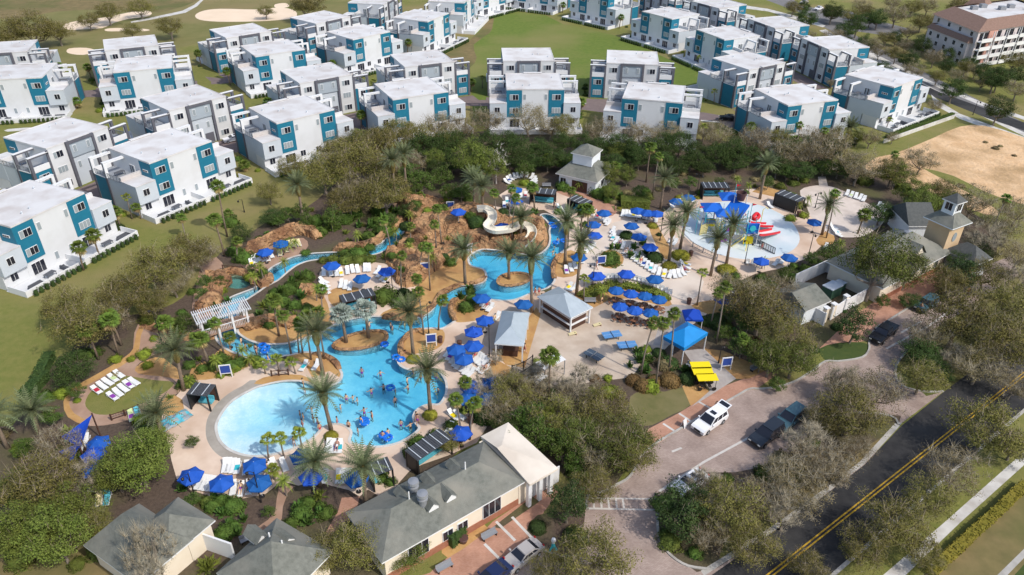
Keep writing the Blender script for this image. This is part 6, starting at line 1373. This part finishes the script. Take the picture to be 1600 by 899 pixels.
def chute(a,b,m,w=.55):
    a,b=gl_(*a),gl_(*b); d=b-a; sd=Vector((-d.y,d.x,0)).normalized(); q=MB(); n=6
    for k in range(n):
        p,r_=a+d*k/n,a+d*(k+1)/n
        p.z=a.z+(b.z-a.z)*(k/n)**.8; r_.z=a.z+(b.z-a.z)*((k+1)/n)**.8
        q.poly([p-sd*w,r_-sd*w,r_+sd*w,p+sd*w],1)
        for s in (-1,1): u1,u2=sd*s*w,sd*s*(w+.18); up_=Vector((0,0,.4)); q.poly([p+u1,r_+u1,r_+u1+up_,p+u1+up_],0); q.poly([p+u1+up_,r_+u1+up_,r_+u2+up_,p+u2+up_],0); q.poly([p+u2,r_+u2,r_+u2+up_,p+u2+up_],0)
    part('slide',q,[m,'trim_white'],pg)
chute((1176,350,2.6),(1202,353,.4),'red',.7); chute((1180,366,2.6),(1212,362,.4),'red',.75); 
tb_=[gl_(1176,340,3.4),gl_(1182,334,3.3),gl_(1186,338,3.0),gl_(1180,343,2.7),gl_(1174,340,2.4)]; part('tube_slide',MB().tube(smooth(tb_,4,False),.33,10),'red',pg,smooth=True)
p=gl_(1174,352,3.6); q=MB().box(-1.1,1.1,-.1,.1,2.4,4.4); part('blue_panel',q,'pure_blue',pg,(p.x,p.y-.9,0)); q=MB(); q.lathe((0,0,0),[(.55,0),(.55,.12)],14); o=part('porthole',q,'aqua',pg,(p.x,p.y-1.05,3.5)); o.rotation_euler=(R(90),0,0)
for u,v,z,w_ in ((1110,354,.8,1.6),(1168,381,.2,1.7),(1165,392,.1,.1)):
    p=gl_(u,v,z); part('panel',MB().box(-w_/2,w_/2,-.06,.06,z,z+1.5),'yellow',pg,(p.x,p.y,0))
def stairs(u0,v0,z0,u1,v1,z1,m,w=.8,n=10):
    a,b=gl_(u0,v0,z0),gl_(u1,v1,z1); d=b-a; an=math.atan2(d.y,d.x); q=MB()
    for k in range(n):
        c=a+d*(k+.5)/n; q.obox(Vector((c.x,c.y,c.z-.1)),math.hypot(d.x,d.y)/n*1.05,w*2,.12,an)
    sd=Vector((-d.y,d.x,0)).normalized()*w
    for s in (-1,1): q.tube([a+sd*s+Vector((0,0,.8)),b+sd*s+Vector((0,0,.8))],.05,5); q.tube([a+sd*s,b+sd*s],.09,5)
    part('stairs',q,m,pg)
mat('pale_yellow',(.78,.66,.25),None,rough=.6)
stairs(1098,366,0,1102,350,2.2,'pale_yellow'); stairs(1145,383,0,1162,372,2.0,'pale_yellow'); stairs(1190,378,0,1172,366,2.2,'metal_grey')
q=MB(); a_,b_=gl_(1188,376,1.2),gl_(1212,388,1.2); 
for z in (.1,1.2): q.tube([(a_.x,a_.y,z),(b_.x,b_.y,z)],.06,5)
for k in range(8): c=a_+(b_-a_)*k/7; q.tube([(c.x,c.y,0),(c.x,c.y,1.25)],.05,5)
part('net_wall',q,'dark_metal',pg); q=MB(); q.poly([(a_.x,a_.y,.1),(b_.x,b_.y,.1),(b_.x,b_.y,1.2),(a_.x,a_.y,1.2)]); part('net',q,'screen_glass',pg)
for u,v,z in ((1093,322,5.6),(1151,288,8.0),(1176,318,5.8)):
    p=gl_(u,v,z); f_=part('flag_pole',MB().tube([(p.x,p.y,0),(p.x,p.y,z)],.05,6),'aqua',pg); q=MB(); q.poly([(p.x,p.y,z),(p.x+.9,p.y,z-.2),(p.x,p.y,z-.5)]); part('flag',q,'red',f_)
for u,v in ((1090,350),(1086,338),(1120,352),(1150,360),(1120,372),(1188,350),(1128,355)):
    p=gl_(u,v,0); part('water_jet_post',MB().tube([(p.x,p.y,0),(p.x,p.y,3.0),(p.x+.5,p.y,3.4),(p.x+.9,p.y,3.1)],.06,6),'trim_white' if u%4 else 'yellow',pg)
# ---------------------------------------------------------------- vehicles: x forward
def car(kind,paint,label,front,rear,hatch=False,desc=None):
    gf,gr=G(*front),G(*rear); d=gf-gr; a=math.atan2(d.y,d.x); mid=(gf+gr)/2
    t=thing('parked_car' if kind!='pickup' else 'pickup_truck',label,'car' if kind!='pickup' else 'truck',Vector((mid.x,mid.y,0)),a)
    P_={'suv':([(-2.45,.45),(-2.5,.95),(-2.4,1.1),(1.0,1.12),(2.2,1.0),(2.48,.85),(2.5,.45),(2.3,.32),(-2.3,.32)],[(-2.42,1.1),(-2.2,1.78),(-1.9,1.84),(.1,1.82),(1.15,1.12)],1.0),
        'sedan':([(-2.3,.45),(-2.35,.85),(-1.6,1.0),(1.0,.98),(2.2,.82),(2.35,.6),(2.3,.32),(-2.2,.32)],[(-1.75,.98),(-1.0,1.42),(.1,1.44),(1.05,.98)],.92),
        'jeep':([(-2.1,.5),(-2.1,1.15),(.75,1.15),(2.0,1.08),(2.1,.95),(2.1,.5),(1.9,.42),(-2.0,.42)],[(-2.08,1.15),(-2.0,1.85),(.45,1.82),(.8,1.15)],.92),
        'pickup':([(-2.9,.55),(-2.92,1.15),(1.3,1.18),(2.6,1.1),(2.9,.95),(2.92,.5),(2.7,.42),(-2.8,.42)],[(-.75,1.17),(-.6,1.85),(.7,1.86),(1.45,1.18)],1.0)}[kind]
    lo,hi,hw=P_
    def ext(pts,w0,w1,zt,zb,m=0,mb=None):
        mb=mb or MB(); n=len(pts); f=lambda z:w0+(w1-w0)*max(0,min(1,(z-zb)/(zt-zb)))
        i=len(mb.v); mb.v+=[(x,-f(z),z) for x,z in pts]+[(x,f(z),z) for x,z in pts]
        mb.f+=[tuple(range(i,i+n)),tuple(range(i+2*n-1,i+n-1,-1))]; mb.m+=[m,m]
        for k in range(n): mb.f.append((i+k,i+n+k,i+n+(k+1)%n,i+(k+1)%n)); mb.m.append(m)
        return mb
    zb=max(z for x,z in lo); body=ext(lo,hw-.06,hw-.02,.8,.3)
    part('body',body,paint,t); cab=ext(hi,hw-.05,hw-.22,max(z for x,z in hi),zb-.02); cb=part('cabin',cab,paint,t); ZT=max(z for x,z in hi); fy=lambda z:(hw-.05)+(-.17)*max(0,min(1,(z-zb+.02)/(ZT-zb+.02)))+.006
    wb,wt=zb+.07,ZT-.11; xa0,xa1=hi[0][0],hi[1][0]; xf1,xf0=hi[-2][0],hi[-1][0]; nwn=2 if kind=='pickup' else 3
    lerp=lambda a,b,z:a+(b-a)*(z-zb)/(ZT-zb)
    for s in (-1,1):
        for k in range(nwn):
            def X(z,f): a,b=lerp(xa0,xa1,z)+.12,lerp(xf0,xf1,z)-.10; return a+(b-a)*f
            f0,f1=k/nwn+.02,(k+1)/nwn-.02; q=MB(); q.poly([(X(wb,f0),s*fy(wb),wb),(X(wb,f1),s*fy(wb),wb),(X(wt,f1),s*fy(wt),wt),(X(wt,f0),s*fy(wt),wt)]); part('side_window',q,'glass_dark',cb)
    for (x0_,x1_,e,nm) in ((xf0,xf1,.012,'windscreen'),(xa0,xa1,-.012,'rear_window')):
        q=MB(); q.poly([(lerp(x0_,x1_,z)+e,y*(fy(z)-.08),z+.01) for z,y in ((wb,-1),(wb,1),(wt+.05,1),(wt+.05,-1))]); part(nm,q,'glass_dark',cb)
    zt=max(z for x,z in hi); tops=[x for x,z in hi if z>zt-.12]; rx0,rx1=min(tops)-.12,max(tops)+.1
    rm=MB().box(rx0,rx1,-(hw-.24),hw-.24,zt-.03,zt+.03)
    if kind!='jeep' and paint=='paint_white': rm.box(rx1-.95,rx1-.35,-.4,.4,zt+.031,zt+.036,1)
    part('roof',rm,[paint,'glass_dark'],t)
    if kind=='pickup':
        bm=MB().box(-2.85,-.8,-.85,.85,1.181,1.19); part('bed',bm,'paint_black',t)
    wx=1.5 if kind!='pickup' else 1.85; wr=.37 if kind!='sedan' else .33
    for x in (-wx,wx):
        for s in (-1,1):
            wm=MB(); wm.lathe((0,0,-.12),[(wr-.04,0),(wr,.04),(wr,.20),(wr-.04,.24)],16); o=part('wheel',wm,'tyre',t,(x,s*(hw-.10),wr)); o.rotation_euler=(R(90),0,0)
            rm=MB(); rm.lathe((0,0,-.13),[(wr*.6,0),(wr*.55,.26)],10); part('rim',rm,'metal_grey',o)
    fx=max(x for x,z in lo); bx=min(x for x,z in lo)
    for s in (-1,1):
        part('headlight',MB().box(fx-.12,fx+.015,s*(hw-.35)-.18,s*(hw-.35)+.18,.68,.84),'lamp_lens',t); part('tail_light',MB().box(bx-.015,bx+.1,s*(hw-.25)-.12,s*(hw-.25)+.12,.72,1.0),'tail_red',t); part('mirror',MB().box(.72,.9,*sorted((s*(hw-.02),s*(hw+.2))),1.08,1.26),paint,t)
    part('grille',MB().box(fx-.05,fx+.012,-.5,.5,.5,.8),'dark_metal',t)
    if hatch:
        q=MB().box(-1.0,0,-.78,.78,-.04,.04); q.box(-.85,-.25,-.65,.65,.041,.05,1); A=Matrix.Translation((-2.15,0,1.86))@Matrix.Rotation(R(12),4,'Y'); m2=MB().add(q,A); part('tailgate',m2,[paint,'glass_dark'],t)
    return t
car('suv','paint_white','white sport utility car with its tailgate raised, parked by the brick walk',(1089,678),(1126,652),True)
car('suv','paint_dark','dark blue car in front of the pair under the twiggy median trees',(1180,697),(1212,674)); car('suv','paint_teal','dark teal car behind the dark blue one under the twiggy median trees',(1217,672),(1246,650))
car('pickup','paint_black','black pickup truck parked at the brick walk above the bulb of green lawn',(1363,540),(1394,513))
car('jeep','paint_teal','dark teal boxy off road car parked between the black pickup and a black car',(1432,490),(1457,474)); car('suv','paint_black','black car farthest up the brick driveway kerb',(1466,470),(1494,453))
car('sedan','paint_silver','silver car at the bottom edge beside the brick forecourt',(800,886),(832,862)); car('sedan','paint_navy','navy car cut by the bottom edge behind the silver car',(752,922),(784,896))
car('sedan','paint_white','white car mostly hidden behind the dark holly on the median',(1062,770),(1092,750))
car('sedan','paint_black','black car on the lane between two duplex houses',(1125,187),(1150,189)); car('sedan','paint_dark','dark car in the upper right parking lot',(1296,26),(1309,24)); car('sedan','paint_white','white car in the upper right parking lot',(1272,18),(1285,14)); car('sedan','paint_silver','silver car in the upper right parking lot, farthest left',(1250,8),(1262,4))
car('sedan','paint_white','white car on the lane below the left hand duplexes',(358,222),(372,219))
car('sedan','paint_white','white car at the house lane above the left lawn',(345,207),(330,211))
# ---------------------------------------------------------------- people: one skinned surface per pose
def figure(joints,edges,name):
    me=bpy.data.meshes.new(name); me.from_pydata([j[:3] for j in joints],edges,[]); o=bpy.data.objects.new(name,me); COL.objects.link(o)
    md=o.modifiers.new('s','SKIN'); sv=me.skin_vertices[0].data
    for i,j in enumerate(joints): sv[i].radius=(j[3],j[3] if len(j)<5 else j[4]); sv[i].use_root=(i==0)
    o.modifiers.new('b','SUBSURF').levels=1
    dg=bpy.context.evaluated_depsgraph_get(); m2=bpy.data.meshes.new_from_object(o.evaluated_get(dg)); bpy.data.objects.remove(o); m2.materials.clear(); m2.materials.append(MT['skin'])
    m2.polygons.foreach_set('use_smooth',[True]*len(m2.polygons)); return m2
ED=[(0,1),(1,2),(2,3),(3,4),(2,5),(5,6),(6,7),(2,8),(8,9),(9,10),(0,11),(11,12),(12,13),(13,14),(0,15),(15,16),(16,17),(17,18)]
def pose(hl,hr,kl,kr,fl_,fr_,el,er,tilt=0):
    J=[(0,0,.95,.15,.12),(0,0,1.2,.14,.11),(0,0,1.42,.15,.10),(0,0,1.53,.055),(0,-.01,1.66,.10,.12),(-.2,0,1.40,.06),(*el,.045),(*hl,.04),(.2,0,1.40,.06),(*er,.045),(*hr,.04),(-.1,0,.88,.10),(*kl,.065),(*fl_,.045),(fl_[0],fl_[1]-.17,fl_[2]-.05,.04),(.1,0,.88,.10),(*kr,.065),(*fr_,.045),(fr_[0],fr_[1]-.17,fr_[2]-.05,.04)]
    return J
STAND=pose((-.28,-.05,.82),(.28,-.08,.82),(-.12,-.02,.5),(.12,.0,.5),(-.13,.02,.08),(.13,.04,.08),(-.26,.02,1.12),(.26,.02,1.12))
WALK=pose((-.24,-.25,.95),(.24,.22,.9),(-.11,-.2,.5),(.11,.08,.5),(-.11,-.22,.08),(.11,.38,.14),(-.26,-.02,1.14),(.26,.08,1.13))
REACH=pose((-.55,-.35,1.25),(.6,-.3,1.2),(-.12,-.02,.5),(.12,.0,.5),(-.13,.02,.08),(.13,.04,.08),(-.42,-.08,1.25),(.43,-.08,1.25))
LIE=[(x,(z-.95)*.98,.42+(-y)*.8+ (max(0,z-1.0)*.55)) + tuple(r) for x,y,z,*r in pose((-.28,-.05,.82),(.28,-.08,.82),(-.13,-.12,.5),(.13,.0,.5),(-.13,.02,.08),(.13,.04,.08),(-.3,.02,1.12),(.3,.02,1.12))]
SIT=pose((-.2,-.42,.95),(.2,-.42,.95),(-.13,-.45,.95),(.13,-.45,.95),(-.13,-.48,.52),(.13,-.48,.52),(-.26,-.08,1.14),(.26,-.08,1.14))
def person_proto(J,name,lying=False):
    p=Proto(); b=p.add('person',figure(J,ED,name),None)
    h=Vector(J[4][:3]); hm=MB(); hm.lathe((h.x,h.y+.015,h.z-.02),[(.115,0),(.118,.06),(.09,.12),(.03,.145)],10); p.add('hair',hm,'hair',None)
    a,c=Vector(J[0][:3]),Vector(J[1][:3]); sm=MB(); d=(c-a).normalized(); sm.tube([a-d*.16,a,a+d*.12],[.155,.175,.155],10); p.add('swimwear',sm,'swim_blue',None)
    f=h+Vector((0,-.105,0)) if not lying else h+Vector((0,0,.1)); fm=MB()
    for s in (-1,1): fm.obox(f+Vector((s*.035,0,.0)),.02,.02,.015)
    fm.obox(f+Vector((0,-.01,-.03)),.025,.03,.035); p.add('face',fm,'skin',None); return p
PP_={'stand':person_proto(STAND,'person'),'walk':person_proto(WALK,'person'),'reach':person_proto(REACH,'person'),'lie':person_proto(LIE,'person',True),'sit':person_proto(SIT,'person')}
pr_=rnd(3)
def person(kind,u,v,z,desc,rz=None,sc=None):
    g=G(u,v,max(z,0)); g.z=z; sw=pr_.choice(['swim_red','swim_blue','swim_black','swim_white','swim_purple'])
    PP_[kind].spawn('person','person',g,pr_.uniform(0,6.28) if rz is None else rz,'people at the resort',sc or pr_.choice((.95,1,1.04,.8)),f"person {desc}",swap={'swim_blue':sw})
def swimmers(s,kinds=('stand','reach')):
    for u,v in px(s):
        g=G(u,v,WZ); dpth=depth(g); person(pr_.choice(kinds),u,v,-dpth,'standing in the pool water')
swimmers('''565,580 594,582 599,604 617,606 636,593 637,603 541,622 551,621 558,624 617,624 532,637 487,642 569,644 581,649 564,658 527,660 559,674 469,649 474,653 500,672 497,664 473,666 626,661 641,664 474,602 476,612 682,586 684,606 657,586 598,681 606,676 545,667 460,696 489,655 580,611
 610,508 613,511 568,517 577,506 632,504 633,551 360,545 377,534 384,544 400,548 401,553 871,375 866,384 864,393 866,402 868,398 420,566 645,579 350,530''')
TB=Proto(); q=MB(); n=18
for k in range(n):
    a0,a1=2*math.pi*k/n,2*math.pi*(k+1)/n
    for j in range(8):
        b0,b1=2*math.pi*j/8,2*math.pi*(j+1)/8; f=lambda a,b:(math.cos(a)*(.42+.17*math.cos(b)),math.sin(a)*(.42+.17*math.cos(b)),.12+.17*math.sin(b)); q.poly([f(a0,b0),f(a1,b0),f(a1,b1),f(a0,b1)])
TB.add('ring',q,'rubber_blue',smooth=True)
for k in range(4): 
    q=MB(); q.obox(Vector((math.cos(k*1.57)*.6,math.sin(k*1.57)*.6,.12)),.1,.1,.06); TB.add('handle',q,'trim_white')
for u,v in px('610,607 570,661 599,681 606,685 601,539 619,559 627,563 414,549 416,544 410,541 865,355 862,351 868,380 880,377 420,563 569,658'):
    g=G(u,v,WZ); TB.spawn('swim_ring','swim ring',Vector((g.x,g.y,WZ-.02)),pr_.uniform(0,6),'blue swim rings',1.1,'blue inflatable swim ring')
for k,u,v,d in (('walk',836,463,'in swimwear walking beside the snack kiosk'),('stand',842,462,'standing by the snack kiosk corner'),('stand',846,474,'standing at the kiosk counter'),('stand',858,486,'standing at the kiosk counter'),('stand',852,480,'standing at the kiosk counter'),('walk',820,552,'walking on the plaza by the pavilion'),('stand',940,475,'standing by the picnic garden'),
  ('sit',1000,492,'sitting at a picnic table'),('sit',1004,497,'sitting at a picnic table'),('stand',1003,490,'standing between the picnic tables'),('walk',651,659,'walking on the pool edge'),('walk',653,664,'walking on the pool edge'),('stand',452,576,'standing by the small palms'),('walk',932,421,'walking past the lamp post'),('stand',961,334,'in red standing on the brick path'),('stand',921,357,'in red standing by the two kiosk side umbrellas'),
  ('stand',1172,372,'standing on the splash pad'),('walk',1190,390,'walking on the splash pad'),('stand',1130,372,'standing on the splash pad'),('stand',1240,330,'standing by the right cabana'),('walk',1532,0,'walking')[:4],('stand',1118,640,'standing at the white car'),('walk',844,622,'walking behind the twiggy trees'),('stand',745,525,'standing by the pavilion umbrellas'),('stand',722,636,'standing by the small palms near the long cabana'),('walk',720,700,'walking near the long cabana'),
  ('walk',1436,488,'walking by the parked cars'),('stand',1510,462,'standing by the parked cars'),('stand',866,325,'standing near the black cabana'),('stand',911,288,'standing at the door of the cupola house')):
    if v>10: person(k,u,v,0,d)
for u,v,hd in ((377,766,(3,-8)),(417,736,(3,-8)),(527,699,(3,-8)),(418,404,(-6,-8)),(410,405,(-6,-8)),(978.5,393,(8,-7)),(984.5,397.5,(8,-7)),(968,381.4,(8,-7)),(1001,408.5,(5,-8)),(1070,421.5,(-8,-3)),(1013.5,340,(2,-8)),(1007,339,(2,-8)),(771,500,(8,-6)),(742,557,(8,-5)),(757,578,(8,-5)),(761,478,(8,-5)),(928,334,(7,-6)),(389,763,(3,-8))):
    g=G(u,v,.2); g.z=0; n=math.hypot(*hd); g2=G(u+hd[0]/n*6,v+hd[1]/n*6); person('lie',u,v+1.5,.02,'lying on a white lounger',math.atan2((g2-g).y,(g2-g).x)-R(90),1.0)
TW=[MB().box(-.28,.28,-.5,.35,.345,.365).mesh('towel',c) for c in ('swim_red','aqua','swim_purple','yellow','swim_blue','sling_lime')]
lo_=[o for o in bpy.data.objects if o.name.startswith('sun_lounger') and o.parent is None]; rr=rnd(21)
for o in rr.sample(lo_,46):
    t=link('towel',rr.choice(TW),None,o.location,o.rotation_euler.z+rr.uniform(-.1,.1)); tag(t,None,'towel','towels left on loungers'); auto(t,{'swim_red':'red','aqua':'aqua','swim_purple':'purple','yellow':'yellow','swim_blue':'navy','sling_lime':'lime'}[t.data.materials[0].name]+' towel on a lounger')
for k in range(14):
    u,v=((1100+rr.uniform(-12,60),338+rr.uniform(0,45))); p=gl_(u,v,0); h=rr.uniform(1.5,3.6); part('spray_pipe',MB().tube(smooth([Vector((p.x,p.y,0)),Vector((p.x,p.y,h*.8)),Vector((p.x+.5,p.y,h)),Vector((p.x+1.0,p.y,h*.8))],3,False),.05,5),rr.choice(['yellow','aqua','red','trim_white','pure_blue']),pg)
for u,v,z in ((1118,362,1.4),(1128,378,.6),(1142,362,2.2),(1152,374,1.2)): p=gl_(u,v,z); part('net_panel',MB().box(-.8,.8,-.03,.03,z,z+.9),rr.choice(['metal_grey','swim_purple','aqua']),pg,(p.x,p.y,0))
finish_labels()
print('objects',len(bpy.data.objects))
